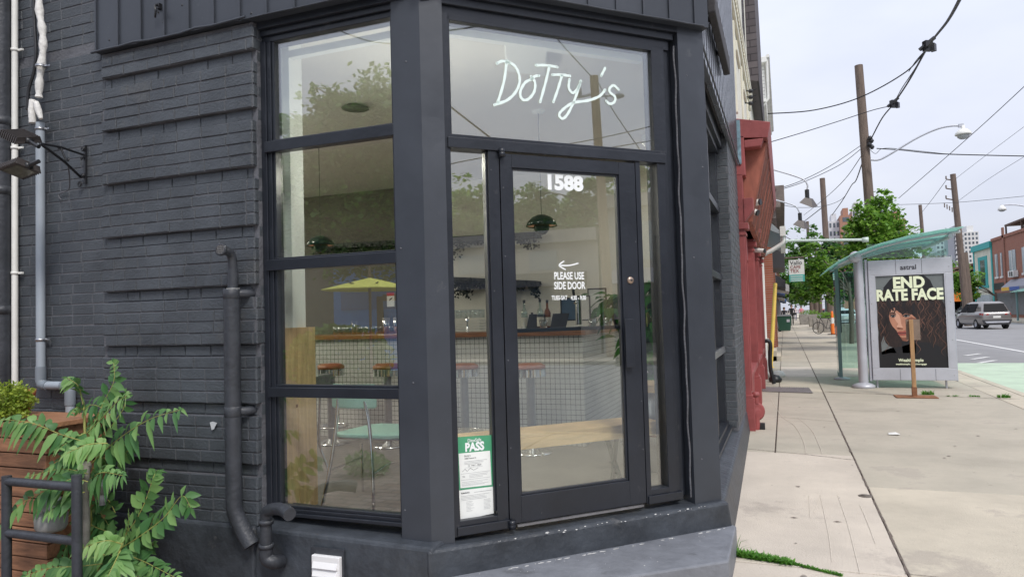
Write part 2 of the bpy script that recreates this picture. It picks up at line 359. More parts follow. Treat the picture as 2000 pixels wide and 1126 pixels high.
# ragged dirty joints between the pours
cr = MB(); rr = random.Random(31)
for pts, w_ in [([(1455, 875), (1552, 884), (1667, 897)], .010), ([(1508, 772), (1560, 775), (1611, 779)], .012), ([(1512, 813), (1570, 817), (1636, 823)], .009), ([(1611, 764), (1700, 768), (1830, 773), (1992, 779)], .022),
                ([(1627, 799), (1680, 801), (1735, 803)], .008), ([(1767, 1119), (1850, 1127)], .006), ([(1560, 700), (1510, 699)], .012), ([(1600, 737), (1500, 735)], .014), ([(1455, 835), (1508, 838)], .008), ([(1508, 720), (1640, 722)], .012)]:
    q = spline([Zp(x, y, .0034) for x, y in pts], 26)
    for a, b in zip(q, q[1:]):
        d = (b-a).normalized(); n_ = Vector((-d.y, d.x, 0)); k0, k1 = w_*rr.uniform(.25, .75), w_*rr.uniform(.25, .75); cr.quad(a-n_*k0, b-n_*k1, b+n_*k1, a+n_*k0)
for i in range(240):
    y = 2.5+i*.12; a = Vector((.6055+rr.uniform(-.004, .004), y, .0034)); b = a+Vector((rr.uniform(-.002, .002), .12, 0)); k = rr.uniform(.003, .010); cr.quad(a-Vector((k, 0, 0)), a+Vector((k, 0, 0)), b+Vector((k*.8, 0, 0)), b-Vector((k*.8, 0, 0)))
struct('joint_dirt', cr, M_dirt)
gs = MB(); rr = random.Random(77)
for i in range(70):
    y = 3.5+rr.random()**1.6*22; x = rr.uniform(-.3, 3.5); r_ = rr.uniform(.006, .02); n_ = 9; ph = rr.uniform(0, 6)
    gs.add([(x+r_*(1+.3*math.sin(ph+2*k))*math.cos(k*2*math.pi/n_), y+r_*(1+.3*math.cos(ph+k))*math.sin(k*2*math.pi/n_), .0042) for k in range(n_)], [tuple(range(n_))])
struct('pavement_spots', gs, mat('gum_and_grime', (.27, .235, .20), .8, nscale=12, namt=.3))
# small finds on the pavement
p = Zp(1745, 847, .004); lt = MB(); lt.prism([p+Vector(q) for q in ((-.06, -.05, 0), (.05, -.07, .006), (.07, -.01, 0), (.03, .06, .012), (-.05, .05, .004))], (0, 0, .004))
tag(lt.build('paper_scrap', M_whp), 'crumpled white paper scrap lying on the grey sidewalk', 'litter')
for k, (a, b, nm, lb) in enumerate([(1690, 967, 'utility_cover', 'small oval rusty utility cover at the sidewalk joint'), ]):
    p = Zp(a, b, .004); mb = MB(); mb.lathe([(0.0, 0), (.05, .0), (.055, -.003), (.055, -.02)], p, 18); mb.lathe([(0, .001), (.03, .001), (.03, -.002)], p+Vector((0, 0, .002)), 12)
    tag(mb.build(nm, mat('cover_iron', (.13, .11, .09), .7, nscale=30, namt=.4)), lb, 'cover')
for k, (a, b) in enumerate([(1635, 1018), (1550, 1010)]):
    p = Zp(a, b, .003); mb = MB(); mb.add([p+Vector(q) for q in ((-.03, 0, 0), (0, .008, .004), (.035, .002, 0), (0, -.008, .002))], [(0, 1, 2, 3)])
    tag(mb.build('dry_leaf', M_dirt), ['dry curled leaf on the pale slab, right one of two', 'dry curled leaf on the pale slab, left one of two'][k], 'leaf', 'fallen leaves')
# iron grate and manhole strips in the distance
gr = thing('basement_grate', 'dark rectangular iron grate set in the sidewalk by the red shop', 'grate', (-.1, 14.7, 0))
a, b, c, d = [Zp(*q, .004) for q in ((1483, 755), (1580, 757), (1588, 767), (1490, 764))]
mb = MB(); mb.prism([a, b, c, d], (0, 0, .006)); mb.build('frame', mat('grate_iron', (.26, .24, .24), .6, nscale=20, namt=.4), gr)
mb = MB()
for k in range(22):
    t = (k+.5)/22; p0 = a.lerp(b, t); p1 = d.lerp(c, t); mb.tube([p0+Vector((0, .03, .012)), p1+Vector((0, -.03, .012))], .006, 4)
mb.build('bars', mat('grate_iron', (0, 0, 0)), gr)
# weeds in the joint next to the step
w = MB()
def blade(mb, p, h, lean, wd=.006):
    a = U(0, 6.28); d = Vector((math.cos(a), math.sin(a), 0)); s_ = Vector((-d.y, d.x, 0))*wd
    m_ = p+d*lean*.35+Vector((0, 0, h*.6)); t = p+d*lean+Vector((0, 0, h*U(.55, 1)))
    mb.add([p-s_, p+s_, m_+s_*.8, m_-s_*.8, t], [(0, 1, 2, 3), (3, 2, 4)])
A = Zp(1436, 1084, 0); B = Zp(1545, 1100, 0); C_ = Zp(1645, 1124, 0)
for k in range(900):
    t = random.random()**.8; p = A.lerp(B, t)+Vector((U(-.02, .02), U(-.025, .025), 0)); blade(w, p, U(.02, .055)*(1.1-.5*t), U(.01, .06))
for k in range(420):
    t = random.random(); p = B.lerp(C_, t)+Vector((0, U(-.01, .012), 0)); blade(w, p, U(.006, .022), U(.005, .02), .004)
for k in range(9): blade(w, A+Vector((U(-.03, .03), U(0, .03), 0)), U(.08, .13), U(.05, .12), .003)
tag(w.build('weeds', M_grass, fix=False), kind='stuff')
w = MB()
for (a, b, n_, h) in [(1812, 770, 60, .10), (1962, 776, 60, .09), (1905, 774, 30, .04), (1860, 773, 25, .03)]:
    for k in range(n_): blade(w, Zp(a, b, 0)+Vector((U(-.09, .09), U(-.04, .04), 0)), U(.4, 1)*h, U(.02, .08), .008)
tag(w.build('joint_weeds', M_grass, fix=False), kind='stuff')
# ------------------------------------------------------------------ the corner restaurant
BLD = thing('corner_restaurant', 'dark charcoal painted brick corner restaurant with an angled glazed entrance', 'building', (-1.83, 3.45, 0))
def bricks(mb, P, ux, un, w, z0, z1, L_=.205, h=.072, skip=None, out=.0035, off=0, zb=3.232, rag=0):
    """individual painted bricks with worn arrises standing proud of the mortar bed"""
    ux = Vector(ux); un = Vector(un); P = Vector(P)
    k0 = math.floor((z0-zb)/h); k1 = math.ceil((z1-zb)/h)
    for k in range(k0, k1):
        a = zb+k*h; b = a+h
        if a < z0-.01 or b > z1+.012: continue
        if skip and skip(k): continue
        x = -((k % 2)*.5+off)*L_-U(0, .01)
        while x < w:
            l = L_*U(.96, 1.04) if random.random() > .12 else L_*.52
            xa, xb = max(0, x), min(w-(U(0, rag) if rag else 0), x+l-.005); x += l
            if xb-xa < .02: continue
            g = .0034; o = out+U(-.0015, .0025); e = .0035
            za, zb_ = a+g+U(-.001, .0015), b-g+U(-.0015, .001); t = U(-.0015, .0015)
            q = [P+ux*xx+Vector((0, 0, zz)) for xx, zz in ((xa, za), (xb, za+t), (xb, zb_+t), (xa, zb_))]
            f = [P+ux*xx+Vector((0, 0, zz))+un*o for xx, zz in ((xa+e, za+e), (xb-e, za+e+t), (xb-e, zb_-e+t), (xa+e, zb_-e))]
            mb.add(q+f, [(4, 5, 6, 7), (0, 1, 5, 4), (1, 2, 6, 5), (2, 3, 7, 6), (3, 0, 4, 7)])
YB = 3.44
# mortar bodies of the walls
m = MB()
m.box((-5.7, YB, .0), (-2.965, YB+.30, 3.47)); m.box((-9, YB, 0), (-5.7, YB+.3, .9)); m.box((-9, YB, 3.1), (-5.7, YB+.3, 3.47)); m.box((-9, YB, .9), (-8.9, YB+.3, 3.1)); m.box((-9, YB+.01, 3.47), (-2.965, YB+.30, 5.6))                              # left wall
m.box((-.79, 7.9, .0), (-.508, 9.56, 3.47))                               # pier on the street side
m.box((-9, 8.72, .0), (-.79, 8.95, 3.42)); m.box((-9.3, YB, 0), (-9.0, 8.95, 3.42))
m.build('masonry', M_mortar, BLD)
m = MB()
sk = lambda k: False
bricks(m, (-5.7, YB, 0), (1, 0, 0), (0, -1, 0), 1.46, .05, 3.47); bricks(m, (-5.7, YB+.01, 0), (1, 0, 0), (0, -1, 0), 1.46, 3.47, 4.8)
b = m.build('side_wall_bricks', M_brick, BLD)
# projecting quoin panel: five course blocks and a recessed course
m = MB(); mm = MB()
for j in range(9):
    zt = 3.232+.144-(0 if j else 0); z1 = 3.232-.3605*j+.288; z0 = 3.232-.3605*j
    if j == 0: z1 = 3.40
    if z0 < .33: break
    dx = U(-.008, .008)
    mm.box((-4.235, YB-.032, z0+.001), (-2.975+dx, YB+.01, z1-.002))
    bricks(m, (-4.24, YB-.034, 0), (1, 0, 0), (0, -1, 0), 1.27+dx, z0-.004, z1+.004, zb=z0, off=.37*j, rag=.004)
    bricks(m, (-2.974+dx, YB-.034, 0), (0, 1, 0), (1, 0, 0), .10, z0-.004, z1+.004, zb=z0, L_=.1, out=.006)
    bricks(m, (-4.24, YB, 0), (1, 0, 0), (0, -1, 0), 1.24, z1-.002, z1+.078, zb=z1, off=.2*j, out=.008)
    bricks(m, (-2.968, YB-.0, 0), (0, 1, 0), (1, 0, 0), .09, z1-.002, z1+.078, zb=z1, L_=.12, out=.003)
mm.build('quoin_mortar', M_mortar, BLD); m.build('quoin_bricks', M_brick, BLD)
# street pier bricks: face and window reveal
m = MB()
bricks(m, (-.508, 7.9, 0), (0, 1, 0), (1, 0, 0), 1.66, .30, 3.47, zb=.30)
bricks(m, (-.79, 7.9, 0), (1, 0, 0), (0, -1, 0), .285, .30, 3.47, zb=.30, L_=.28)
m.build('pier_bricks', M_brick, BLD)
# stucco base
def ragged(a, b, n, amp, seed):
    rr = random.Random(seed); return [Vector(a).lerp(Vector(b), i/n)+Vector((0, 0, rr.uniform(-amp, amp))) for i in range(n+1)]
m = MB()
m.box((-9, 3.375, -.1), (-2.98, 3.46, .352))
m.hexa([(-2.98, 3.37, -.1), (-1.80, 3.37, -.1), (-1.75, 3.7, -.1), (-2.98, 3.7, -.1), (-2.98, 3.385, .345), (-1.80, 3.385, .325), (-1.75, 3.7, .39), (-2.98, 3.7, .425)])
# base block under the angled entrance with a sloping top
P_ = [chp(-.05, .085, -.1), chp(2.02, .10, -.1), chp(2.02, -.4, -.1), chp(-.05, -.4, -.1), chp(-.05, .06, .318), chp(1.97, .075, .318), chp(1.97, -.4, .352), chp(-.05, -.4, .352)]
m.hexa(P_)
m.hexa([(-.80, 4.85, -.1), (-.37, 4.92, -.1), (-.46, 9.56, -.1), (-.80, 9.56, -.1), (-.80, 4.75, .33), (-.43, 4.85, .255), (-.50, 9.56, .255), (-.80, 9.56, .33)])
pl = m.build('plinth', M_plinth, BLD, bevel=.018)
# hairline cracks and patch edges in the base
m = MB()
for pts in [[(330, 1040), (405, 1028), (435, 1036)], [(402, 1030), (400, 1075), (404, 1120)]]:
    q = spline([Yp(x, y, 3.392) for x, y in pts], 5); m.tube(q, .0025, 4)
m.build('crack', M_black, pl)
# chipped white paint along the threshold
m = MB(); rr = random.Random(4)
for k in range(26):
    t = rr.random()**.6; s_ = .03+t*1.75; z = .319+rr.uniform(-.004, .002)
    p = chp(s_, .082+rr.uniform(0, .004), z-rr.uniform(0, .016) if rr.random() < .6 else z); a = rr.uniform(.002, .014)
    if rr.random() < .5: a *= .5
    m.prism([p+Vector((R2*dx, R2*dx, dz)) for dx, dz in ((-a, 0), (0, -a*.4), (a, 0), (a*.5, a*.35), (-a*.5, a*.3))], Vector((R2, -R2, 0))*.004)
m.build('paint_chips', M_chip, pl)['kind'] = 'stuff'
# upper storey and cladding
m = MB()
m.box((-9.3, YB+.02, 3.60), (-.56, 9.4, 7.6)); 
m2 = MB(); m2.prism([(-9.3, YB+.05, 3.47), (-1.83, YB+.02, 3.47), (-.52, 4.78, 3.47), (-.52, 9.4, 3.47), (-9.3, 9.4, 3.47)], (0, 0, .12)); m2.build('floor_slab', M_mortar, BLD)
# (corner cut: the upper storey follows the angled entrance)
m = MB(); m.prism([(-9.3, YB+.05, 3.60), (-1.83, YB+.02, 3.60), (-.52, 4.78, 3.60), (-.52, 9.4, 3.60), (-9.3, 9.4, 3.60)], (0, 0, 4.0)); m.build('upper_storey', M_brick, BLD)
m = MB(); rr = random.Random(5)
def dent(n, w): return [rr.uniform(-w, w) for _ in range(n)]
# left cladding panels: flat sheets with standing laps
x = -4.262
m.box((-4.262, 3.372, 3.405), (-1.93, 3.40, 5.4))
m.box((-4.262, 3.40, 3.405), (-1.93, 3.47, 3.43))
xs = []
xx = -4.25
while xx < -1.95: xs.append(xx); xx += .203
for xx in xs:
    m.box((xx, 3.359, 3.40+rr.uniform(-.006, .004)), (xx+.012, 3.373, 5.4))
for s_ in [i*.2+.03 for i in range(9)]:
    m.ch(s_+.2, s_+.212, .095, .083, 3.425, 5.4)
m.ch(-.05, 1.95, .083, -.05, 3.42, 5.4)
# street side: vertical ribs
cl = m.build('sheet_cladding', M_clad, BLD, bevel=.0015)
m = MB(); m.box((-.52, 4.86, 3.40), (-.475, 9.45, 5.6)); m.build('street_cladding', mat('glossy_painted_sheet', (.10, .11, .125), .22, nscale=1.4, namt=.15, spec=1.0), BLD)
for k in range(23): m = MB(); m.box((-.474, 4.95+k*.195, 3.395), (-.4715, 4.975+k*.195, 5.6)); m.build('cladding_rib', M_frame, BLD)
m = MB()                                                                  # hemmed bottom flashing, slightly wavy
q = [Vector((-4.27+i*.13, 3.352+rr.uniform(-.004, .004), 3.402+rr.uniform(-.006, .006))) for i in range(11)]; m.tube(q, .0085, 6)
q = [Vector((-2.97+i*.13, 3.362+rr.uniform(-.002, .002), 3.400+rr.uniform(-.002, .002))) for i in range(9)]; m.tube(q, .005, 6)
q = [chp(.1+i*.15, .1+rr.uniform(-.002, .002), 3.418+rr.uniform(-.002, .002)) for i in range(13)]; m.tube(q, .006, 6)
m.tube([(-.455, 4.86, 3.398), (-.455, 9.4, 3.395)], .008, 6)
m.build('flashing', M_clad, cl)
m = MB()                                                                  # screw holes and scabs on the sheets
for a, b in [(213, 78), (355, 10), (490, 26), (318, 43)]:
    p = Yp(a, b, 3.37); m.lathe([(0, 0), (.007, 0), (.009, -.004)], p, 8, ax=(0, -1, 0))
m.build('screws', M_black, cl)['kind'] = 'stuff'
m = MB(); p = Yp(310, 18, 3.36)
m.tube(spline([p+Vector((-.005, 0, .03)), p+Vector((.0, -.03, .01)), p+Vector((.012, -.035, -.03)), p+Vector((-.01, -.02, -.06))], 4), .007, 6); m.box(p+Vector((-.012, -.01, 0)), p+Vector((.014, .014, .035)))
m.tube([p+Vector((.01, -.02, -.02)), p+Vector((.035, -.035, -.045))], .006, 6)
hk = m.build('wall_hook', M_black, None); tag(hk, 'small bent black hook screwed high on the dark metal cladding', 'hook')
# header mouldings over the glass
m = MB()
m.box((-2.965, 3.44, 3.36), (-1.93, 3.60, 3.47)); m.box((-2.965, 3.465, 3.325), (-1.93, 3.60, 3.36)); m.box((-2.965, 3.485, 3.29), (-1.93, 3.60, 3.325))
m.ch(-.02, 1.75, .03, -.15, 3.38, 3.47); m.ch(.0, 1.72, .005, -.15, 3.335, 3.38); m.ch(.05, 1.70, -.02, -.15, 3.272, 3.335)
m.box((-.80, 4.86, 3.30), (-.56, 7.9, 3.47)); m.box((-.80, 4.86, 3.25), (-.60, 7.9, 3.30))
m.build('header_moulding', M_frame, BLD, bevel=.003)
# corner columns wrapped in dented sheet metal
def sheet(s, P, ux, un, w, z0, z1, amp, dents, nx=8, nz=60):
    """a slightly warped sheet with a few real dents"""
    V = []; F = []; ux = Vector(ux); un = Vector(un); P = Vector(P)
    for j in range(nz+1):
        for i in range(nx+1):
            u = i/nx*w; z = z0+(z1-z0)*j/nz
            d = amp*math.sin(z*2.3+u*7)*.5
            if 0 < i < nx or True:
                for du, dz, rad, dep in dents:
                    q = ((u-du)**2+(z-dz)**2)/rad**2; d -= dep*math.exp(-q)
            V.append(P+ux*u+Vector((0, 0, z))+un*d)
    for j in range(nz):
        for i in range(nx): a = j*(nx+1)+i; F.append((a, a+1, a+nx+2, a+nx+1))
    s.add(V, F, 0, True)
m = MB()
ca, cb = Vector((-2.022, 3.452, 0)), Vector((-1.842, 3.452, 0))
cc = chp(.118, .018, 0); cc.z = 0
sheet(m, ca, (1, 0, 0), (0, -1, 0), .182, .322, 5.4, .003, [(.09, 3.17, .025, .006), (.15, 2.55, .05, .006), (.02, 2.1, .04, .005), (.1, 1.45, .06, .004)])
dd = (cc-cb); wl = dd.length; dd.normalize()
sheet(m, cb, dd, Vector((dd.y, -dd.x, 0)), wl, .322, 5.4, .003, [(.02, 3.17, .02, .004), (.08, 2.6, .06, .007), (.05, 1.9, .03, .003)], 6)
m.prism([(-2.022, 3.4525, .322), (-1.842, 3.4525, .322), (cc.x, cc.y+.002, .322), (cc.x-.03, cc.y+.04, .322), (-1.85, 3.60, .322), (-2.022, 3.60, .322)], (0, 0, 5.0))
c1 = m.build('corner_column', M_clad, BLD, fix=False)
m = MB(); e0 = chp(1.735, .03, 0); e1 = chp(1.945, .03, 0)
sheet(m, (e0.x, e0.y, 0), (R2, R2, 0), (R2, -R2, 0), .21, .315, 3.43, .003, [(.19, 3.05, .03, .006), (.1, 2.2, .07, .005), (.03, 1.2, .05, .004)])
m.ch(1.737, 1.943, .0288, -.16, .316, 3.43)
m.box((-.56, 4.80, .316), (-.445, 4.87, 3.43))
c2 = m.build('corner_post', M_clad, BLD, fix=False)
m = MB()                                                                  # caulk bead beside the post
q = [chp(1.728+.003*math.sin(z*21), .0+.004*math.sin(z*13), z) for z in [.36+i*.06 for i in range(50)]]; m.tube(q, .007, 6); m.build('caulk_bead', M_mortar, c2)
# ---- side window (left of the column)
WIN = MB(); YG = 3.50
WIN.box((-2.965, 3.47, .42), (-2.925, 3.60, 3.29)); WIN.box((-2.925, 3.48, .42), (-2.895, 3.58, 3.29)); WIN.box((-2.895, 3.49, .43), (-2.876, 3.54, 3.29))
for z0, z1 in ((2.595, 2.662), (1.87, 1.935), (1.108, 1.166)):
    WIN.box((-2.93, 3.452, z0), (-2.023, 3.485, z1)); WIN.box((-2.90, 3.485, z0+.005), (-2.023, 3.53, z1+.014))
WIN.box((-2.965, 3.455, .405), (-2.023, 3.60, .425)); WIN.box((-2.90, 3.475, .425), (-2.023, 3.56, .445)); WIN.box((-2.89, 3.487, .445), (-2.023, 3.53, .462))
WIN.box((-2.04, 3.47, .42), (-2.0, 3.60, 3.29))
wf = WIN.build('side_window', M_frame, BLD, bevel=.003)
for z0, z1 in ((.46, 1.11), (1.178, 1.875), (1.945, 2.60), (2.672, 3.295)):
    g = MB(); g.box((-2.88, YG+.012, z0), (-2.03, YG+.018, z1)); g.build('pane', M_glass, wf)
# ---- glazed entrance
fr = MB()
fr.ch(.118, .158, .0, -.11, .345, 3.29)                                   # jamb by the column
fr.ch(.14, 1.625, .012, -.10, 2.512, 2.572); fr.ch(.14, 1.60, -.01, -.10, 2.572, 2.595)
fr.ch(.384, .452, .0, -.10, .36, 2.512); fr.ch(.374, .386, -.02, -.07, .45, 2.512)
fr.ch(1.393, 1.428, .0, -.10, .36, 2.512)
fr.ch(1.560, 1.625, .0, -.10, .36, 2.512); fr.ch(1.56, 1.66, -.02, -.12, .36, 3.29); fr.ch(1.66, 1.70, -.035, -.12, .36, 3.30); fr.ch(1.70, 1.737, -.06, -.14, .36, 3.35)
fr.ch(.140, .452, .012, -.10, .352, .40); fr.ch(.15, .386, -.002, -.08, .40, .43); fr.ch(1.40, 1.66, .012, -.10, .36, .41); fr.ch(1.42, 1.6, -.002, -.08, .41, .445)
fr.ch(.155, .175, -.02, -.07, 2.595, 3.28); fr.ch(.155, 1.57, -.02, -.07, 3.255, 3.28)
fro = fr.build('entrance_frame', M_frame, BLD, bevel=.003)
for s0, s1, z0, z1, nm in ((.165, .38, .425, 2.515, 'sidelight_pane'), (1.425, 1.565, .44, 2.515, 'sidelight_pane'), (.165, 1.565, 2.59, 3.262, 'transom_pane')):
    g = MB(); g.ch(s0, s1, -.042, -.048, z0, z1); g.build(nm, M_glass, fro)
DOOR = MB()
DOOR.ch(.458, .532, .0, -.05, .37, 2.502); DOOR.ch(1.268, 1.388, .0, -.05, .37, 2.502); DOOR.ch(.532, 1.268, .0, -.05, 2.422, 2.502); DOOR.ch(.532, 1.268, .0, -.05, .37, .52)
DOOR.ch(.532, .545, -.012, -.045, .52, 2.422); DOOR.ch(1.255, 1.268, -.012, -.045, .52, 2.422); DOOR.ch(.545, 1.255, -.012, -.045, 2.41, 2.422); DOOR.ch(.545, 1.255, -.012, -.045, .52, .533)
DOOR.ch(.545, 1.255, -.032, -.05, 1.455, 1.478)
dr = DOOR.build('door', M_frame, BLD, bevel=.0025)
g = MB(); g.ch(.544, 1.256, -.022, -.028, .53, 2.412); g.build('pane', M_glass, dr)
h = MB(); sH, zH = chs(1232, 640, .035); h.ch(sH-.042, sH+.018, .042, .034, 1.218, 1.515); h.ch(sH+.010, sH+.018, .034, .0, 1.218, 1.515)
h.build('pull_plate', M_frame, dr, bevel=.003)
sL, zL = chs(1231, 547, .0); h = MB(); h.lathe([(.0, .012), (.013, .012), (.017, .010), (.022, .006), (.0235, 0)], chp(sL, .001, zL), 20, ax=(R2, -R2, 0)); lk = h.build('lock_cylinder', mat('bronze_lock', (.42, .32, .25), .3, .8), dr)
h = MB(); h.lathe([(.0, .0135), (.006, .0135), (.0065, .012)], chp(sL, .0015, zL), 12, ax=(R2, -R2, 0)); h.build('keyhole', M_black, dr)
for z in (2.487, .362):
    h = MB(); h.lathe([(.0, 0), (.02, 0), (.02, .02), (.018, .022), (.02, .024), (.02, .045), (0, .045)], chp(.462, .022, z-.01), 16); h.build('pivot_hinge', M_frame, dr)
h = MB(); h.ch(.50, 1.36, .012, -.05, .352, .364); h.build('threshold_strip', mat('worn_aluminium', (.3, .3, .31), .45, .8, nscale=9, namt=.3), fro)
# ---- lettering on the glass
UXC = (R2, R2, 0); UZ = (0, 0, 1)
def stroke(mb, pts, w, o, k=6, wob=.0):
    q = []
    for p in spline([Vector((*chs(*p, o), 0)) for p in pts], k): q.append(p)
    n = len(q); L_ = []; Rr = []
    for i in range(n):
        d = (q[min(i+1, n-1)]-q[max(i-1, 0)]); d.normalize(); nn = Vector((-d.y, d.x, 0)); ww = w*(1+wob*math.sin(i*1.7))*.5
        L_.append(q[i]+nn*ww); Rr.append(q[i]-nn*ww)
    for i in range(n-1):
        mb.prism([chp(v.x, o, v.y) for v in (L_[i], Rr[i], Rr[i+1], L_[i+1])], Vector((R2, -R2, 0))*.0006)
    for e in (0, n-1):   # round ends
        c = q[e]; mb.prism([chp(c.x+math.cos(t*math.pi/4)*w*.5, o, c.y+math.sin(t*math.pi/4)*w*.5) for t in range(8)], Vector((R2, -R2, 0))*.0006)
z5 = lambda L_: [(840+x/2.011, y/2.011) for x, y in L_]
m = MB(); oo = -.0405
for pts in [[(262, 250), (285, 240), (312, 248)], [(300, 246), (290, 320), (266, 402)], [(300, 240), (335, 262), (352, 310), (340, 355), (305, 392), (252, 412)],
            [(398, 312), (372, 326), (354, 362), (362, 390), (385, 390), (408, 362), (412, 325), (396, 300)], [(398, 312), (412, 300), (428, 298)],
            [(415, 257), (455, 257), (500, 264)], [(468, 262), (452, 330), (432, 401)], [(480, 294), (515, 294), (550, 299)], [(518, 296), (502, 350), (484, 401)],
            [(547, 312), (545, 345), (560, 365), (578, 350), (592, 318)], [(590, 325), (570, 385), (545, 440), (522, 466), (507, 452), (520, 432), (560, 405), (620, 395), (665, 378), (687, 353)],
            [(687, 268), (672, 298)], [(740, 352), (722, 336), (706, 346), (706, 362), (726, 380), (724, 400), (706, 408), (692, 396)]]:
    stroke(m, z5(pts), .0165, oo, 6, .12)
tg = m.build('script_lettering', mat('pale_window_paint', (.74, .86, .82), .6), fro)
pA = chp(*[(chs(1102, 370, -.022))[0], -.0215, chs(1102, 370, -.022)[1]])
text('1588', .122, pA, UXC, UZ, 'house_number', M_white, dr, .0006, .006, sx=1.08)
for tx, px, py, sz, sx_ in (('PLEASE USE', 1112, 545, .062, .66), ('SIDE DOOR', 1113, 564, .062, .66)):
    s_, z_ = chs(px, py, -.0215); text(tx, sz, chp(s_, -.0215, z_), UXC, UZ, 'lettering', M_white, dr, .0006, .0012, sx=sx_)
s_, z_ = chs(1093, 585, -.0215); text('TUES-SAT', .036, chp(s_, -.0215, z_), UXC, UZ, 'lettering', M_white, dr, .0006, .0008, sx=.68)
s_, z_ = chs(1130, 585, -.0215); text('4:30 - 9:30', .036, chp(s_, -.0215, z_), UXC, UZ, 'lettering', M_white, dr, .0006, .0008, sx=.68)
m = MB(); stroke(m, [(1129, 514), (1112, 518), (1094, 518)], .008, -.0215); stroke(m, [(1101, 510), (1092, 518), (1104, 526)], .008, -.0215); m.build('arrow', M_white, dr)
# ---- inspection notice taped inside the left sidelight
NO = thing('inspection_notice', 'green and white food safety pass notice stuck to the narrow sidelight left of the door', 'notice', chp(.26, -.052, .5))
def pp(s, z, o=-.0405): return chp(.170+(s-.168)*1.10, o, .885+(z-.993)*.94)
s0, s1 = .172, .352
m = MB(); m.prism([pp(s0, .80), pp(s1+.0, .79), pp(s1+.006, 1.035), pp(s0, 1.04)], Vector((-R2, R2, 0))*.0004); 
m = MB(); m.prism([pp(.168, .68), pp(.356, .672), pp(.354, .985), pp(.166, .993)], Vector((-R2, R2, 0))*.0004); m.build('green_card', M_grnsign, NO)
m = MB(); m.prism([pp(.176, .69, -.0395), pp(.347, .686, -.0395), pp(.343, .892, -.0395), pp(.171, .895, -.0395)], Vector((-R2, R2, 0))*.0004); m.build('form', M_paper, NO)
m = MB(); m.prism([pp(.172, .50, -.0395), pp(.356, .515, -.0395), pp(.354, .675, -.0395), pp(.168, .678, -.0395)], Vector((-R2, R2, 0))*.0004); m.build('letter', M_paper, NO)
text('DineSafe', .026, pp(.258, .956, -.0385), UXC, UZ, 'print', M_white, NO, .0003, .0003, sx=.9)
text('PASS', .064, pp(.258, .904, -.0385), UXC, UZ, 'print', M_white, NO, .0003, .003, sx=.86)
text("Dotty's", .013, pp(.20, .872, -.0385), UXC, UZ, 'handwriting', M_ink, NO, .0002, 0, 'LEFT')
text('1588 Dupont St', .011, pp(.20, .857, -.0385), UXC, UZ, 'handwriting', M_ink, NO, .0002, 0, 'LEFT')
text('12 - MAY - 2024', .012, pp(.255, .812, -.0385), UXC, UZ, 'handwriting', M_ink, NO, .0002, 0)
text('TORONTO', .010, pp(.178, .655, -.0385), UXC, UZ, 'print', M_ink, NO, .0002, .0004, 'LEFT')
text('Yes', .011, pp(.195, .752, -.0385), UXC, UZ, 'handwriting', M_ink, NO, .0002, 0)
m = MB(); rr = random.Random(8)
def hl(a, b, z, t=.0022): m.prism([pp(a, z, -.0388), pp(b, z, -.0388), pp(b, z+t, -.0388), pp(a, z+t, -.0388)], Vector((R2, -R2, 0))*.0002)
for i in range(3): hl(.20, .325-.02*i, .842-.008*i, .0016)
hl(.205, .30, .806, .001); hl(.205, .30, .826, .001); hl(.18, .34, .735, .0012); hl(.18, .34, .772, .0012)
for z in (.722, .714, .706, .70): hl(.185, .335-rr.uniform(0, .04), z, .0013)
for z in (.762, .754, .746): hl(.225, .33-rr.uniform(0, .03), z, .0014)
for z in (.655, ): hl(.25, .345, z, .002)
for i in range(4): hl(.178, .345-rr.uniform(0, .06), .640-.008*i, .0014)
for i in range(8): hl(.205, .25-rr.uniform(0, .02), .605-.008*i, .0013); hl(.30, .34-rr.uniform(0, .015), .605-.008*i, .0013)
m.build('print_lines', M_inkl, NO)['kind'] = 'stuff'
m = MB(); 
for a, b in (((.188, .785), (.203, .80)), ((.203, .80), (.214, .785)), ((.214, .785), (.232, .802)), ((.232, .802), (.25, .788)), ((.25, .788), (.275, .799))):
    m.tube([pp(a[0], a[1], -.0384), pp(b[0], b[1], -.0384)], .0007, 4)
m.build('signature', M_ink, NO)
# ---- street side windows
m = MB(); X0 = -.665
m.box((-.76, 4.86, .29), (-.60, 5.02, 3.3)); m.box((-.72, 7.80, .29), (-.62, 7.9, 3.3)); m.box((-.72, 5.9, .3), (-.62, 5.96, 3.3)); m.box((-.72, 6.88, .3), (-.62, 6.94, 3.3))
for z0, z1 in ((2.595, 2.662), (1.87, 1.935), (1.108, 1.166)): m.box((-.71, 4.95, z0), (-.605, 7.86, z1))
m.box((-.80, 4.86, .30), (-.56, 7.9, .33)); m.box((-.74, 4.86, .33), (-.60, 7.9, .37))
sf = m.build('street_window', M_frame, BLD, bevel=.003)
for a, b in ((5.02, 5.9), (5.96, 6.88), (6.94, 7.8)):
    for z0, z1 in ((.37, 1.108), (1.166, 1.87), (1.935, 2.595), (2.662, 3.26)):
        g = MB(); g.box((X0, a, z0), (X0+.006, b, z1)); g.build('pane', M_glass2, sf)
m = MB(); m.box((-.625, 4.95, 1.166), (-.604, 7.86, 1.172)); m.box((-.606, 4.95, 1.108), (-.6035, 7.86, 1.166)); m.build('metal_edge', M_steel, sf)
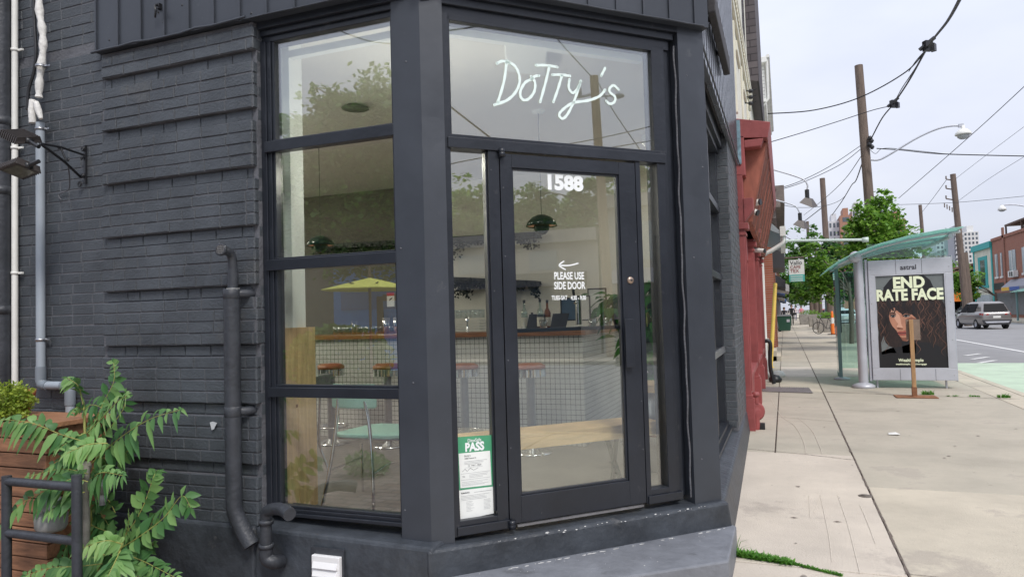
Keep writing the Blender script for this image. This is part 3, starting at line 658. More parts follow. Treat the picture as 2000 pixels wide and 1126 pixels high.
# ---- concrete step
m = MB(); z = .165
a = [chp(.0, .09, -.1), chp(2.03, .10, -.1), Vector((-.335, 4.05, -.1)), Vector((-.60, 3.66, -.1)), Vector((-1.35, 3.13, -.1)), Vector((-1.72, 3.31, -.1))]
a = [Vector((-1.80, 3.40, -.1)), Vector((-1.66, 3.30, -.1)), Vector((-1.40, 3.27, -.1)), Vector((-.345, 4.12, -.1)), Vector((-.345, 4.80, -.1)), chp(2.0, .04, -.1), chp(.0, .04, -.1)]
m.prism(a, (0, 0, .1+z))
stp = m.build('concrete_step', M_step, None, bevel=.02); tag(stp, 'grey painted concrete step with chipped edges below the glazed door', 'step')
m = MB(); rr = random.Random(9)
for k in range(60):
    t = rr.random(); u = rr.random(); q = chp(.1+t*1.75, .10+u*.35, z+.0012); r_ = rr.uniform(.001, .004)
    if u < .3 or rr.random() < .35: m.prism([q+Vector((r_*math.cos(j), r_*math.sin(j)*rr.uniform(.5, 1), 0)) for j in (0, 1.2, 2.5, 3.8, 5)], (0, 0, .001))
for k in range(30):
    t = rr.random(); q = chp(.35+t*1.6, .112+rr.uniform(-.004, .006), z+.001); r_ = rr.uniform(.004, .02)
    m.prism([q+Vector((R2*dx+dy*R2, R2*dx-dy*R2, 0)) for dx, dy in ((-r_, 0), (0, -.004), (r_, 0), (0, .004))], (0, 0, .002))
m.build('paint_flecks', M_chip, stp)['kind'] = 'stuff'
# ---- interior shell
ZF = .35; ZC = 3.42
m = MB(); m.prism([(-9, 3.61, .25), (-1.93, 3.61, .25), (-.80, 4.76, .25), (-.80, 8.72, .25), (-9, 8.72, .25)], (0, 0, ZF-.25)); m.build('interior_floor', M_int_floor, BLD)
m = MB()
m.quad((-9, 8.715, ZF), (-.8, 8.715, ZF), (-.8, 8.715, ZC), (-9, 8.715, ZC)); m.quad((-8.99, 3.5, ZF), (-8.99, 8.72, ZF), (-8.99, 8.72, ZC), (-8.99, 3.5, ZC))
m.box((-.80, 7.9, ZF), (-.795, 8.72, ZC))
m.build('interior_wall', M_int_wall, BLD, fix=False)
m = MB(); m.box((-8.98, 8.69, ZF), (-4.30, 8.712, ZC-.004)); m.build('darkened_wall', mat('darkened_interior_wall', (.15, .14, .115), .6, nscale=1, namt=.15), BLD)  # back wall colour darkened here so reflections stand out in the side window
m = MB(); m.prism([(-9, 3.61, ZC), (-1.93, 3.61, ZC), (-.81, 4.78, ZC), (-.81, 8.72, ZC), (-9, 8.72, ZC)], (0, 0, .04)); m.build('ceiling', M_int_wall, BLD)
m = MB(); m.box((-3.20, 3.61, 1.52), (-2.955, 3.86, ZC)); m.box((-2.955, 3.66, 1.52), (-2.90, 3.70, ZC-.02)); m.build('white_pier', M_int_white, BLD)
m = MB(); m.box((-3.20, 3.61, ZF), (-2.935, 3.93, 1.52)); m.box((-2.937, 3.74, ZF), (-2.932, 3.745, 1.518)); pn = m.build('wooden_panel', M_woodv, BLD)
m = MB(); k_ = onp(580, 792, (1, 0, 0), -2.935); m.lathe([(0, .001), (.010, .001), (.012, 0)], k_, 12, ax=(1, 0, 0)); m.build('knot', mat('knot_wood', (.22, .10, .04), .6), pn)
m = MB(); c_ = Yp(556, 515, 3.64); m.tube([(c_.x, 3.645, 3.3), (c_.x, 3.645, c_.z)], .002, 5); m.lathe([(.004, 0), (.009, -.02), (.010, -.09), (.004, -.10)], c_, 10); tag(m.build('pull_cord', M_whp), 'white blind cord with a tassel hanging in the side window', 'cord')
# ---- sign board high on the street side
m = MB(); m.box((-.455, 5.5, 3.82), (-.395, 7.05, 3.99)); m.box((-.475, 5.8, 3.88), (-.45, 5.86, 3.93)); m.box((-.475, 6.6, 3.88), (-.45, 6.66, 3.93))
tag(m.build('sign_light_box', mat('old_black_board', (.035, .033, .036), .7, nscale=9, namt=.4, bump=.6, bscale=30), None, bevel=.01), 'long worn black trough light fixed above the street windows', 'light fitting')

# white blind cassettes along the head of the glass
def cassette(label, a, b, w):
    a, b = Vector(a), Vector(b); d = (b-a).normalized(); n_ = Vector((-d.y, d.x, 0)); m = MB(); m.prism([a, b, b+n_*w, a+n_*w], (0, 0, .045)); tag(m.build('blind_cassette', M_int_white, None), label, 'blind')
cassette('long white blind cassette along the head of the entrance transom', chp(.17, -.12, 3.215), chp(1.56, -.12, 3.215), .05)
cassette('short white blind cassette along the head of the side window', (-2.88, 3.63, 3.235), (-2.06, 3.63, 3.235), .05)
# unseen windows added in the lane wall to let daylight into the room
m = MB(); m.box((-8.9, 3.50, .9), (-5.7, 3.60, .96)); m.box((-8.9, 3.50, 3.04), (-5.7, 3.60, 3.1))
for x in (-8.9, -7.85, -6.8, -5.76): m.box((x, 3.50, .96), (x+.06, 3.60, 3.04))
lw = m.build('added_lane_window', M_frame, BLD)
for x in (-8.84, -7.79, -6.74):
    m = MB(); m.box((x, 3.545, .96), (x+.98, 3.551, 3.04)); m.build('pane', M_glass2, lw)

# screws, seals and scuffs on the frames
for s_, z in [(.475, z) for z in (.8, 1.3, 1.9, 2.3)]+[(1.375, z) for z in (.7, 1.0, 2.0)]+[(.40, .6), (.40, 1.7), (.40, 2.4), (1.60, 2.54), (.60, 2.54)]:
    m = MB(); m.lathe([(0, .0015), (.0035, .0012), (.0042, 0)], chp(s_, .0005, z), 8, ax=(R2, -R2, 0)); m.build('screw', M_mortar, fro)
for s_, z in [(1.80, 3.1), (1.80, 1.9), (1.80, .6), (1.90, 2.5)]:
    m = MB(); m.lathe([(0, .003), (.005, .002), (.006, 0)], chp(s_, .031, z), 8, ax=(R2, -R2, 0)); m.build('screw', M_mortar, c2)
for x, z in [(-1.93, 3.0), (-1.99, 1.95), (-1.93, 1.2), (-2.0, .5)]:
    m = MB(); m.lathe([(0, .003), (.005, .002), (.006, 0)], (x, 3.451, z), 8, ax=(0, -1, 0)); m.build('screw', M_mortar, c1)
# ------------------------------------------------------------------ pipes, lamps and plants on the left wall
def clip(mb, p, r):
    mb.lathe([(r+.001, -.009), (r+.005, -.009), (r+.005, .009), (r+.001, .009), (r+.001, -.009)], p, 16)
    mb.box(p+Vector((r, r*.3, -.007)), p+Vector((r+.045, r*.3+.012, .007)))
# dark downspout at the frame's edge
x = Yp(6, 400, 3.36).x; m = MB(); m.tube([(x-.01, 3.355, .2), (x-.01, 3.355, 5.5)], .062, 18)
for z in (1.7, 2.55, 3.05): m.lathe([(.0625, -.03), (.066, -.03), (.066, .03), (.0625, .03)], (x-.01, 3.355, z), 18)
tag(m.build('downspout', M_pipe), 'fat dark painted downspout at the far left of the brick wall', 'pipe')
xa = Yp(29, 300, 3.40).x
WP = thing('conduit', 'thin white conduit running straight down the dark wall behind the flower pot', 'conduit', (xa, 3.40, .95))
m = MB(); m.tube([(xa, 3.40, .95), (xa, 3.40, 5.4)], .021, 14); m.lathe([(.0215, -.04), (.0255, -.04), (.0255, .04), (.0215, .04)], (xa, 3.40, 2.98-.04), 14); m.build('pipe', M_whp, WP)
for y_ in (98, 289, 533): m = MB(); clip(m, Vector((xa, 3.40, Yp(29, y_, 3.40).z)), .021); m.build('clip', M_whp, WP)
xb = Yp(79, 400, 3.39).x
GP = thing('conduit', 'grey conduit with an elbow bend, capped by torn white foam insulation', 'conduit', (xb, 3.39, .6))
M_gc = mat('grey_conduit', (.30, .34, .38), .45, nscale=2, namt=.1)
m = MB(); zb = Yp(72, 752, 3.39).z; xr = Yp(137, 752, 3.39).x; zt = Yp(78, 240, 3.39).z
m.tube([(xb, 3.39, zt), (xb, 3.39, zb+.05), (xb+.012, 3.39, zb+.012), (xb+.05, 3.39, zb), (xr-.04, 3.39, zb), (xr-.01, 3.39, zb-.01), (xr, 3.39, zb-.05), (xr, 3.39, .55)], .029, 16)
gp_ = m.build('pipe', M_gc, GP)
m = MB(); m.tube([(xb, 3.39, zb+.13), (xb, 3.39, zb+.04), (xb+.01, 3.39, zb+.01), (xb+.05, 3.39, zb), (xb+.07, 3.39, zb)], .034, 16); m.build('elbow', mat('grey_fitting', (.19, .22, .25), .5), GP); m = MB(); m.tube([(xr-.07, 3.39, zb), (xr-.04, 3.39, zb), (xr-.008, 3.39, zb-.01), (xr, 3.39, zb-.05), (xr, 3.39, zb-.13)], .034, 16); m.build('elbow', mat('grey_fitting', (.19, .22, .25), .5), GP)
for y_ in (252, 663): m = MB(); clip(m, Vector((xb, 3.39, Yp(79, y_, 3.39).z)), .029); m.build('clip', M_steel, GP)
m = MB(); M_foam = mat('torn_foam', (.70, .69, .66), .85, nscale=14, namt=.15, bump=.8, bscale=40)
q = [Yp(a, b, 3.38) for a, b in ((76, -40), (77, 20), (83, 60), (84, 100), (78, 150), (76, 190))]
m.tube(spline(q, 4), [.024+.005*math.sin(i*1.9) for i in range(21)], 10)
q = [Yp(a, b, 3.365) for a, b in ((64, 195), (63, 215), (64, 240))]; m.tube(q, [.022, .026, .024], 8)
q = [Yp(a, b, 3.36) for a, b in ((70, 200), (75, 215), (80, 232))]; m.tube(q, [.02, .024, .014], 7)
m.build('insulation', M_foam, GP)
m = MB(); q = [Yp(a, b, 3.37) for a, b in ((66, -30), (67, 40), (70, 100), (66, 140), (56, 175), (53, 215))]
q = spline(q, 14); m.tube(q, [.0105+.002*(i % 2) for i in range(len(q))], 8)
tag(m.build('corrugated_cable', M_black), 'black corrugated cable hose beside the white foam insulation', 'cable')
m = MB(); p = Yp(80, 130, 3.37); clip(m, p, .03); m.box(p+Vector((-.05, .0, -.005)), p+Vector((.06, .02, .005))); tag(m.build('pipe_strap', M_steel), 'small metal strap holding the white foam insulation to the wall', 'strap')
# wrought bracket with two flood lights
FL = thing('floodlight_bracket', 'black scrolled iron bracket carrying two flood lights on the side wall', 'bracket', Yp(163, 325, 3.44))
yo = 2.98
m = MB(); w0 = Yp(166, 292, 3.42); w1 = Yp(166, 350, 3.42); tip = Yp(78, 280, yo)
m.box((w0.x-.008, 3.415, w1.z-.03), (w0.x+.008, 3.43, w0.z+.03))
m.tube([Yp(165, 303, 3.41), Yp(118, 287, 3.2), tip], .0075, 6); m.tube([Yp(158, 346, 3.41), Yp(125, 315, 3.2), tip], .009, 6); m.tube([Yp(118, 288, 3.2), Yp(130, 315, 3.22)], .007, 6)
m.build('arm', M_black, FL)
for (a, b, r_) in ((162, 291, .018), (160, 309, .014), (133, 312, .013), (115, 289, .012), (161, 343, .016), (156, 360, .022)):
    m = MB(); c_ = Yp(a, b, 3.41 if a > 150 else 3.22); q = []
    for i in range(22): t = i*.42; rr_ = r_*(1-.03*i); q.append(c_+Vector((rr_*math.cos(t), -.004*i/22, rr_*math.sin(t))))
    m.tube(q, .0045, 5); m.build('scroll', M_black, FL)
m = MB(); m.tube(spline([Yp(133, 325, 3.25), Yp(136, 350, 3.35), Yp(134, 370, 3.41), Yp(117, 378, 3.42), Yp(115, 384, 3.42), Yp(120, 390, 3.42)], 5), .0035, 6); m.build('loose_wire', mat('grey_wire', (.10, .10, .11), .6), FL)
def flood(px, py, tilt, label, up):
    c_ = Yp(px, py, yo); F_ = thing('floodlight', label, 'floodlight', c_)
    Rm = Matrix.Rotation(math.radians(tilt), 3, 'Y') @ Matrix.Rotation(math.radians(16 if up else -14), 3, 'X')
    def q(v): return c_+Rm @ Vector(v)
    m = MB(); H = (.085, .075, .016)
    m.add([q((sx*(H[0] if sz < 0 else H[0]*.92), sy*(H[1] if sz < 0 else H[1]*.92), sz*H[2])) for sz in (-1, 1) for sx, sy in ((-1, -1), (1, -1), (1, 1), (-1, 1))], [(3, 2, 1, 0), (4, 5, 6, 7), (0, 1, 5, 4), (1, 2, 6, 5), (2, 3, 7, 6), (3, 0, 4, 7)])
    m.build('housing', mat('floodlight_body', (.055, .048, .046), .45), F_, bevel=.004)
    m = MB()
    for i in range(9):
        xx = -.078+i*.0195; m.add([q((xx+dx, yy_, zz)) for dx in (-.003, .003) for yy_, zz in ((-.085, -.016), (-.07, .028), (.07, .028), (.085, -.016))], [(0, 1, 2, 3), (7, 6, 5, 4), (0, 4, 5, 1), (1, 5, 6, 2), (2, 6, 7, 3)])
    m.build('fins', mat('floodlight_body', (0, 0, 0)), F_)
    m = MB(); m.add([q((sx*.068, sy*.058, -.0175)) for sx, sy in ((-1, -1), (1, -1), (1, 1), (-1, 1))], [(3, 2, 1, 0)]); m.build('lens', mat('floodlight_lens', (.13, .13, .10), .15, nscale=30, namt=.3), F_, fix=False)
    m = MB(); e = tip+Vector((-.01, .0, -.02 if up else -.11)); m.tube([q((.075, 0, 0)), e], .013, 8); m.lathe([(0, -.02), (.02, -.02), (.02, .02), (0, .02)], q((.08, 0, 0)), 12, ax=(0, 1, 0)); m.build('yoke', M_black, F_)
flood(40, 268, 24, 'upper flood light on the scrolled wall bracket, lens tipped down', True)
flood(38, 330, -9, 'lower flood light on the scrolled wall bracket, lying nearly flat', False)
# big vent stack
VS = thing('vent_stack', 'fat black painted vent stack with a grilled elbow on top', 'pipe', Yp(470, 1060, 3.36))
px_ = Yp(455, 800, 3.33).x; ztop = Yp(457, 567, 3.33).z; zlow = Yp(460, 972, 3.33).z
m = MB(); m.tube([(px_, 3.33, zlow), (px_, 3.33, ztop+.01)], .047, 20)
m.tube(spline([(px_, 3.33, zlow+.02), (px_+.005, 3.33, zlow-.07), (px_+.05, 3.335, zlow-.17), (px_+.115, 3.34, zlow-.27)], 5), .047, 16)
vp = m.build('pipe', M_pipe, VS)
for z in (ztop-.02, Yp(455, 803, 3.33).z): m = MB(); m.lathe([(.047, -.03), (.050, -.027), (.050, .027), (.047, .03)], (px_, 3.33, z), 20); m.build('collar', M_pipe, VS)
m = MB(); m.box((px_-.01, 3.30, ztop+.008), (px_+.035, 3.36, ztop+.013)); m.build('white_lid', M_whp, VS)
for yy_ in (573, 803): z = Yp(472, yy_, 3.36).z; m = MB(); m.tube([(px_+.02, 3.36, z), (px_+.055, 3.385, z), (px_+.06, 3.45, z)], .027, 14); m.build('side_branch', M_pipe, VS)
EL = thing('vent_elbow', 'small round grilled vent elbow poking out of the brick above the black stack', 'vent', Yp(450, 520, 3.36))
m = MB(); g0 = Yp(431, 487, 3.24); e1 = Yp(447, 492, 3.31); e2 = Yp(453, 503, 3.34); e3 = Yp(455, 525, 3.35); e4 = Yp(455, 567, 3.35)
m.tube(spline([g0, e1, e2, e3], 4), .027, 14); m.tube([e3, e4], .031, 16); m.build('pipe', M_pipe, EL)
m = MB(); ax = (g0-e1).normalized(); m.lathe([(.031, -.012), (.036, -.012), (.036, .006), (.029, .006)], g0, 18, ax=ax); m.build('rim', M_pipe, EL)
m = MB(); sx_ = ax.cross(Vector((0, 0, 1))).normalized(); sy_ = sx_.cross(ax)
for i in (-2, -1, 0, 1, 2): 
    l = math.sqrt(max(0, 1-(i*.36)**2))*.028; m.tube([g0+ax*.004+sx_*i*.0105-sy_*l, g0+ax*.004+sx_*i*.0105+sy_*l], .0022, 4); m.tube([g0+ax*.004+sy_*i*.0105-sx_*l, g0+ax*.004+sy_*i*.0105+sx_*l], .0022, 4)
m.build('grille', mat('dusty_grille', (.16, .16, .16), .6), EL)
# second short pipe with a downturned outlet
m = MB(); b0 = Yp(520, 1065, 3.28); b1 = Yp(519, 1020, 3.28); 
m.tube(spline([Yp(548, 1095, 3.36), Yp(535, 1097, 3.30), Yp(520, 1088, 3.28), b0], 5), .038, 16)
m.tube([b0, b1, Yp(520, 1008, 3.28)], .033, 16); m.tube(spline([Yp(520, 1010, 3.28), Yp(522, 997, 3.27), Yp(540, 992, 3.25), Yp(556, 996, 3.22), Yp(566, 1004, 3.19)], 5), [.033]*14+[.036]*7, 16)
for p_ in (Yp(520, 1018, 3.28), b0): m.lathe([(.034, -.012), (.042, -.012), (.042, .012), (.034, .012)], p_, 18)
tag(m.build('drain_outlet', M_pipe), 'short black drain pipe with a downturned outlet under the side window', 'pipe')
# white vent cover
VC = thing('vent_cover', 'white plastic louvred vent cover on the base under the side window', 'vent', Yp(636, 1126, 3.37))
a = Yp(607, 1072, 3.355); b = Yp(667, 1135, 3.355)
m = MB(); m.box((a.x-.006, 3.362, b.z-.02), (b.x+.012, 3.378, a.z+.012)); m.build('surround', M_pipe, VC)
a = Yp(609, 1082, 3.34); b = Yp(664, 1140, 3.34)
m = MB(); m.box((a.x, 3.335, b.z-.02), (b.x, 3.364, a.z)); m.build('body', mat('white_plastic', (.80, .80, .80), .35), VC, bevel=.004)
m = MB()
for k in range(3): z = a.z-.035-.045*k; m.hexa([(a.x+.012, 3.320, z-.03), (b.x-.012, 3.320, z-.03), (b.x-.012, 3.336, z-.034), (a.x+.012, 3.336, z-.034), (a.x+.012, 3.333, z), (b.x-.012, 3.333, z), (b.x-.012, 3.337, z), (a.x+.012, 3.337, z)])
m.build('louvres', mat('white_plastic', (.8, .8, .8)), VC)
# sticker
m = MB(); p = Yp(417, 830, 3.39); m.prism([p+Vector((dx, -.004, dz)) for dx, dz in ((-.025, .018), (-.004, .024), (.03, .016), (.006, -.022), (-.012, -.028))], (0, .002, 0))
tag(m.build('torn_sticker', mat('torn_sticker_paper', (.5, .52, .54), .6)), 'small torn pale sticker stuck to the dark bricks left of the black stack', 'sticker')
m = MB()
for (a, b) in ((560, 640), ): pass
# ------------------------------------------------------------------ planter box, pot, shrub
PL = thing('wooden_planter', 'tall cedar slat planter box standing against the dark wall', 'planter', (-4.9, 3.15, 0))
x1 = -4.13; 
m = MB(); zz = .02; rr = random.Random(3)
while zz < .90:
    h_ = .088; m.box((-5.6, 2.94+rr.uniform(-.003, .003), zz), (x1+rr.uniform(-.006, .004), 2.962, zz+h_-.008)); m.box((x1-.022, 2.963, zz+rr.uniform(-.003, .003)), (x1, 3.33, zz+h_-.008)); zz += h_
m.build('slats', M_cedar, PL, bevel=.003)
m = MB(); m.box((-5.6, 2.91, .965), (x1+.03, 3.36, .995)); m.build('top_rim', mat('cedar_rim', (.34, .17, .09), .6, nscale=4, namt=.3, streak=(1, 9, 9)), PL, bevel=.003)
m = MB(); m.box((-5.6, 2.985, .02), (x1-.05, 3.30, .955)); m.build('core', M_dirt, PL)
pc_ = Yp(40, 790, 3.16); FP = thing('flower_pot', 'terracotta flower pot on top of the cedar planter', 'pot', (pc_.x-.01, 3.16, .997))
m = MB(); q = (pc_.x-.03, 3.16, .997); m.lathe([(0, 0), (.06, 0), (.088, .115), (.10, .12), (.105, .165), (.094, .165), (.09, .14), (0, .14)], q, 28); m.build('pot', M_terra, FP)
def leafclump(mb, c, rad, n, size, flat=.8, droop=0, quad=True):
    for _ in range(n):
        while True:
            v = Vector((U(-1, 1), U(-1, 1), U(-1, 1)))
            if v.length < 1: break
        p = Vector(c)+Vector((v.x*rad[0], v.y*rad[1], v.z*rad[2])); s_ = size*U(.6, 1.3)
        a = Vector((U(-1, 1), U(-1, 1), U(-.9, .5))).normalized(); b = a.cross(Vector((U(-1, 1), U(-1, 1), U(-1, 1)))).normalized()
        mb.add([p-b*s_*.34, p+a*s_*.55-b*s_*.0, p+b*s_*.34, p-a*s_*.55], [(0, 1, 2, 3)])
SH = thing('potted_shrub', 'yellow green fine leaved shrub growing over the cedar planter', 'shrub', (pc_.x-.06, 3.06, 1.0))
m = MB(); st = MB()
for k in range(90):
    a = U(0, 6.28); r_ = U(.02, .17); base = Vector((Yp(16, 800, 2.98).x+U(-.05, .05), 2.98+U(-.04, .04), 1.0)); top = base+Vector((math.cos(a)*r_*1.25, math.sin(a)*r_*.8, U(.04, .24)*(1.1-r_*2)))
    q = spline([base, base.lerp(top, .5)+Vector((0, 0, .03)), top], 4); st.tube(q, .0022, 4)
    for p in q[2:]:
        for _ in range(13):
            d = Vector((U(-1, 1), U(-1, 1), U(-.2, 1))).normalized(); s_ = U(.014, .026); e = d.cross(Vector((U(-1, 1), 1, U(-1, 1)))).normalized()*s_*.3; p2 = p+Vector((U(-1, 1), U(-1, 1), U(-1, 1)))*.018
            m.add([p2, p2+d*s_*.5+e, p2+d*s_, p2+d*s_*.5-e], [(0, 1, 2, 3)])
st.build('stem', mat('green_stem', (.20, .22, .06), .7), SH); m.build('foliage', M_shrub, SH, fix=False)
# black tube rail
RL = thing('pipe_rail', 'black painted pipe guard rail around the meter pipes', 'railing', (-3.85, 2.7, 0))
for (a, b, nm) in ((150, 930, 'post'), (13, 932, 'post')):
    q = Yp(a, b, 2.7); m = MB(); m.tube([(q.x, 2.7, -.02), (q.x, 2.7, q.z+.01)], .026, 16); m.build(nm, M_pipe, RL)
l_, r_ = Yp(13, 945, 2.7), Yp(150, 945, 2.7)
for z in (r_.z-.015, r_.z-.30):
    m = MB(); m.tube([(l_.x, 2.7, z), (r_.x, 2.7, z)], .024, 14); m.build('rail', M_pipe, RL)
# gas regulator and pipes
M_cast = mat('cast_grey', (.27, .27, .26), .55, nscale=12, namt=.25, bump=.3)
GM = thing('gas_regulator', 'grey cast gas regulator with dome cap behind the leaves', 'regulator', Yp(100, 1035, 2.85))
c_ = Yp(100, 1010, 2.85); m = MB()
m.lathe([(0, -.07), (.07, -.07), (.082, -.05), (.085, .02), (.06, .035), (0, .035)], c_, 20); m.build('body', M_cast, GM)
m = MB(); m.lathe([(.04, .035), (.05, .05), (.05, .11), (.02, .12), (0, .12)], c_, 16); m.build('cap', M_steelp, GM)
c2 = Yp(200, 945, 3.05); G2 = thing('gas_valve', 'grey bowl shaped gas valve with a vent cap under a leaf cluster', 'valve', c2)
m = MB(); m.lathe([(0, -.06), (.04, -.055), (.065, -.01), (.07, .0), (.07, .012), (.0, .03)], c2, 20); m.build('body', M_cast, G2)
m = MB(); m.lathe([(.0, -.12), (.018, -.12), (.018, -.10), (.025, -.10), (.025, -.05)], c2, 14); m.build('vent', M_steelp, G2)
m = MB(); y_ = 3.0; m.tube(spline([Yp(78, 912, y_), Yp(84, 905, y_), Yp(100, 912, y_)], 4), .022, 12); m.tube([Yp(90, 912, y_), Yp(170, 908, y_)], .024, 14)
for a in (97, 165): m.lathe([(.025, -.02), (.034, -.02), (.034, .02), (.025, .02)], Yp(a, 911, y_), 14, ax=(1, 0, 0))
m.tube([Yp(168, 908, y_), Yp(168, 1100, y_)], .022, 12)
tag(m.build('gas_pipe', mat('old_zinc', (.34, .32, .28), .55, nscale=12, namt=.3, metal=.3)), 'horizontal grey gas pipe with a rusty coupling above the rail', 'pipe')
m = MB(); m.tube([Yp(135, 903, 3.02), Yp(165, 900, 3.02)], .03, 12); m.tube([Yp(130, 915, 2.97), Yp(152, 940, 2.95)], .012, 8)
tag(m.build('pipe_joint', mat('rusty_iron', (.28, .10, .05), .8, nscale=20, namt=.4, bump=.4)), 'rust brown pipe union tangled in the stems', 'pipe')
# ------------------------------------------------------------------ tree of heaven seedlings: pinnate fronds
TH = thing('wild_sapling', 'wild sapling with long feathery green leaves growing against the dark wall', 'sapling', Yp(225, 1120, 3.0))
def leaflet(mb, p, d, up, L_, wd, droop=.25):
    d = d.normalized(); s_ = d.cross(up).normalized(); n_ = s_.cross(d)
    pr = [(0, 0), (.16, .62), (.38, 1), (.62, .80), (.84, .38), (1, 0)]; C = []; A_ = []; B_ = []
    for t, w_ in pr:
        c = p+d*L_*t-Vector((0, 0, 1))*droop*L_*t*t; C.append(c)
        w_ *= U(.9, 1.1)
        A_.append(c+s_*wd*w_*.5+n_*wd*w_*.13); B_.append(c-s_*wd*w_*.5+n_*wd*w_*.13)
    V = [C[0]]+[v for i in range(1, 5) for v in (C[i], A_[i], B_[i])]+[C[5]]
    F = [(0, 2, 1), (0, 1, 3)]
    for i in range(3): a = 1+3*i; F += [(a, a+1, a+4, a+3), (a, a+3, a+5, a+2)]
    F += [(10, 11, 13), (10, 13, 12)]
    mb.add(V, F, 0, True)
def frond(pts, y0, y1, n, L_, wd, m_=None, roll=0, facing=.6, open_=.82, dr=.25):
    """pts in the wall's own elevation; y0..y1 distance from the street to the wall"""
    q = [Yp(a, b, y0+(y1-y0)*i/(len(pts)-1)) for i, (a, b) in enumerate(pts)]; sp = spline(q, 10)
    m = MB(); m.tube(sp, [.0035*(1-.6*i/len(sp)) for i in range(len(sp))], 5, mi=1)
    tot = len(sp)-1
    n = int(n*1.3)
    for i in range(n):
        t = .08+.90*(i/(n-1)); k = min(tot-1, int(t*tot)); p = sp[k].lerp(sp[k+1], t*tot-k); T = (sp[k+1]-sp[k]).normalized()
        out = Vector((U(-.2, .2), -1, facing+U(-.1, .1))).normalized(); side = T.cross(out).normalized(); up = side.cross(T).normalized()
        if up.y > 0: up = -up
        sc_ = (.55+.45*math.sin(math.pi*min(1, t*1.15)**.8)) if t < .9 else .55
        for sg in (-1, 1):
            d = side*sg*open_+T*.52+up*U(-.12, .12)
            if random.random() < .04: continue
            leaflet(m, p, d+Vector((U(-.16, .16), U(-.2, .2), U(-.16, .16))), (up+Vector((U(-.35, .35), U(-.2, .2), U(-.35, .35)))).normalized(), 1.32*L_*sc_*U(.78, 1.12), 1.5*wd*sc_*U(.8, 1.15), dr*U(.3, 1.25))
    leaflet(m, sp[-1], (sp[-1]-sp[-2]), Vector((0, -1, .4)), L_*.6, wd*.6, dr)
    return m.build('frond', [m_ or M_sumac, M_stem], TH, fix=False)
M_stem = mat('sumac_stem', (.30, .30, .08), .6, nscale=12, namt=.3)
m = MB(); m.tube(spline([Yp(178, 1040, 3.05), Yp(172, 929, 3.02), Yp(166, 850, 3.05), Yp(163, 790, 3.08), Yp(152, 752, 3.08)], 5), [.012-.0004*i for i in range(21)], 8)
m.tube(spline([Yp(215, 1140, 3.0), Yp(228, 1090, 2.98), Yp(240, 1060, 2.98), Yp(252, 1030, 3.0)], 5), [.009-.0003*i for i in range(16)], 8)
m.tube(spline([Yp(178, 1040, 3.05), Yp(190, 1100, 3.02), Yp(205, 1150, 3.0)], 4), .012, 8); m.build('stem', M_stem, TH)
F_ = frond
F_([(160, 775), (152, 752), (132, 738)], 3.08, 3.0, 9, .075, .024, M_sumac, dr=.6)
F_([(162, 800), (150, 795), (138, 808)], 3.06, 2.95, 5, .05, .02)
F_([(163, 800), (180, 790), (200, 796)], 3.08, 3.0, 4, .07, .028)
F_([(168, 860), (200, 790), (222, 745), (222, 708)], 3.08, 3.12, 10, .088, .036, dr=.4)
F_([(170, 845), (200, 815), (228, 785), (248, 772)], 3.02, 2.9, 9, .085, .030, M_sumacy, dr=.5)
F_([(172, 870), (205, 845), (240, 800), (245, 770)], 3.1, 3.12, 8, .09, .036)
F_([(178, 905), (215, 870), (255, 840), (300, 815), (352, 800)], 3.05, 3.0, 13, .105, .040, dr=.8)
F_([(185, 900), (230, 880), (262, 850)], 3.12, 3.15, 7, .09, .038, dr=.6)
F_([(166, 862), (120, 848), (70, 828), (25, 820), (-30, 822)], 2.95, 2.75, 15, .085, .036, dr=.9)
F_([(166, 845), (140, 858), (118, 874)], 3.0, 2.85, 6, .075, .03, dr=.6)
F_([(210, 865), (170, 868), (130, 885)], 2.9, 2.78, 9, .075, .030, M_sumacy, dr=.7)
F_([(175, 935), (200, 922), (240, 928)], 2.95, 2.8, 10, .085, .036, dr=.9)
F_([(172, 940), (140, 935), (95, 955), (40, 985), (-5, 1040)], 2.85, 2.7, 15, .085, .038, dr=.5)
F_([(172, 925), (120, 915), (55, 930)], 2.95, 2.85, 8, .06, .030, dr=.4)
F_([(165, 960), (130, 975), (95, 1000)], 2.85, 2.75, 7, .075, .032, dr=.6)
F_([(150, 990), (125, 1010), (60, 1000)], 3.0, 3.0, 6, .065, .032, dr=.5)
F_([(225, 1065), (262, 1020), (285, 975), (300, 930), (308, 922)], 3.0, 3.1, 12, .090, .040, dr=.2)
F_([(235, 1070), (275, 1045), (320, 1010), (355, 968), (372, 990)], 2.95, 2.95, 13, .098, .044, dr=.2)
F_([(240, 1062), (205, 1055), (150, 1074)], 2.85, 2.72, 11, .07, .026, M_sumacy, dr=.7)
F_([(245, 1060), (215, 1040), (180, 1025), (155, 1003)], 3.02, 3.05, 9, .09, .036, dr=.4)
F_([(235, 1075), (225, 1095), (208, 1130)], 2.8, 2.65, 11, .105, .036, dr=.7)
F_([(200, 1100), (150, 1105), (100, 1108), (50, 1122)], 2.85, 2.72, 12, .07, .032, dr=.3)
F_([(238, 1078), (280, 1095), (310, 1110), (345, 1128)], 2.95, 2.9, 10, .08, .032, dr=.5)
F_([(240, 1060), (250, 1030), (252, 1003)], 2.98, 2.9, 7, .055, .020, M_sumacy, dr=.3)
F_([(215, 1080), (180, 1090), (170, 1120)], 2.98, 2.9, 7, .085, .036, dr=.5)
F_([(190, 1010), (200, 1045), (160, 1075)], 3.1, 3.1, 8, .08, .034, dr=.5)
F_([(240, 1075), (275, 1085), (300, 1060)], 3.12, 3.15, 7, .075, .03, dr=.5)
F_([(120, 1000), (145, 960), (150, 940)], 3.1, 3.1, 6, .07, .03)
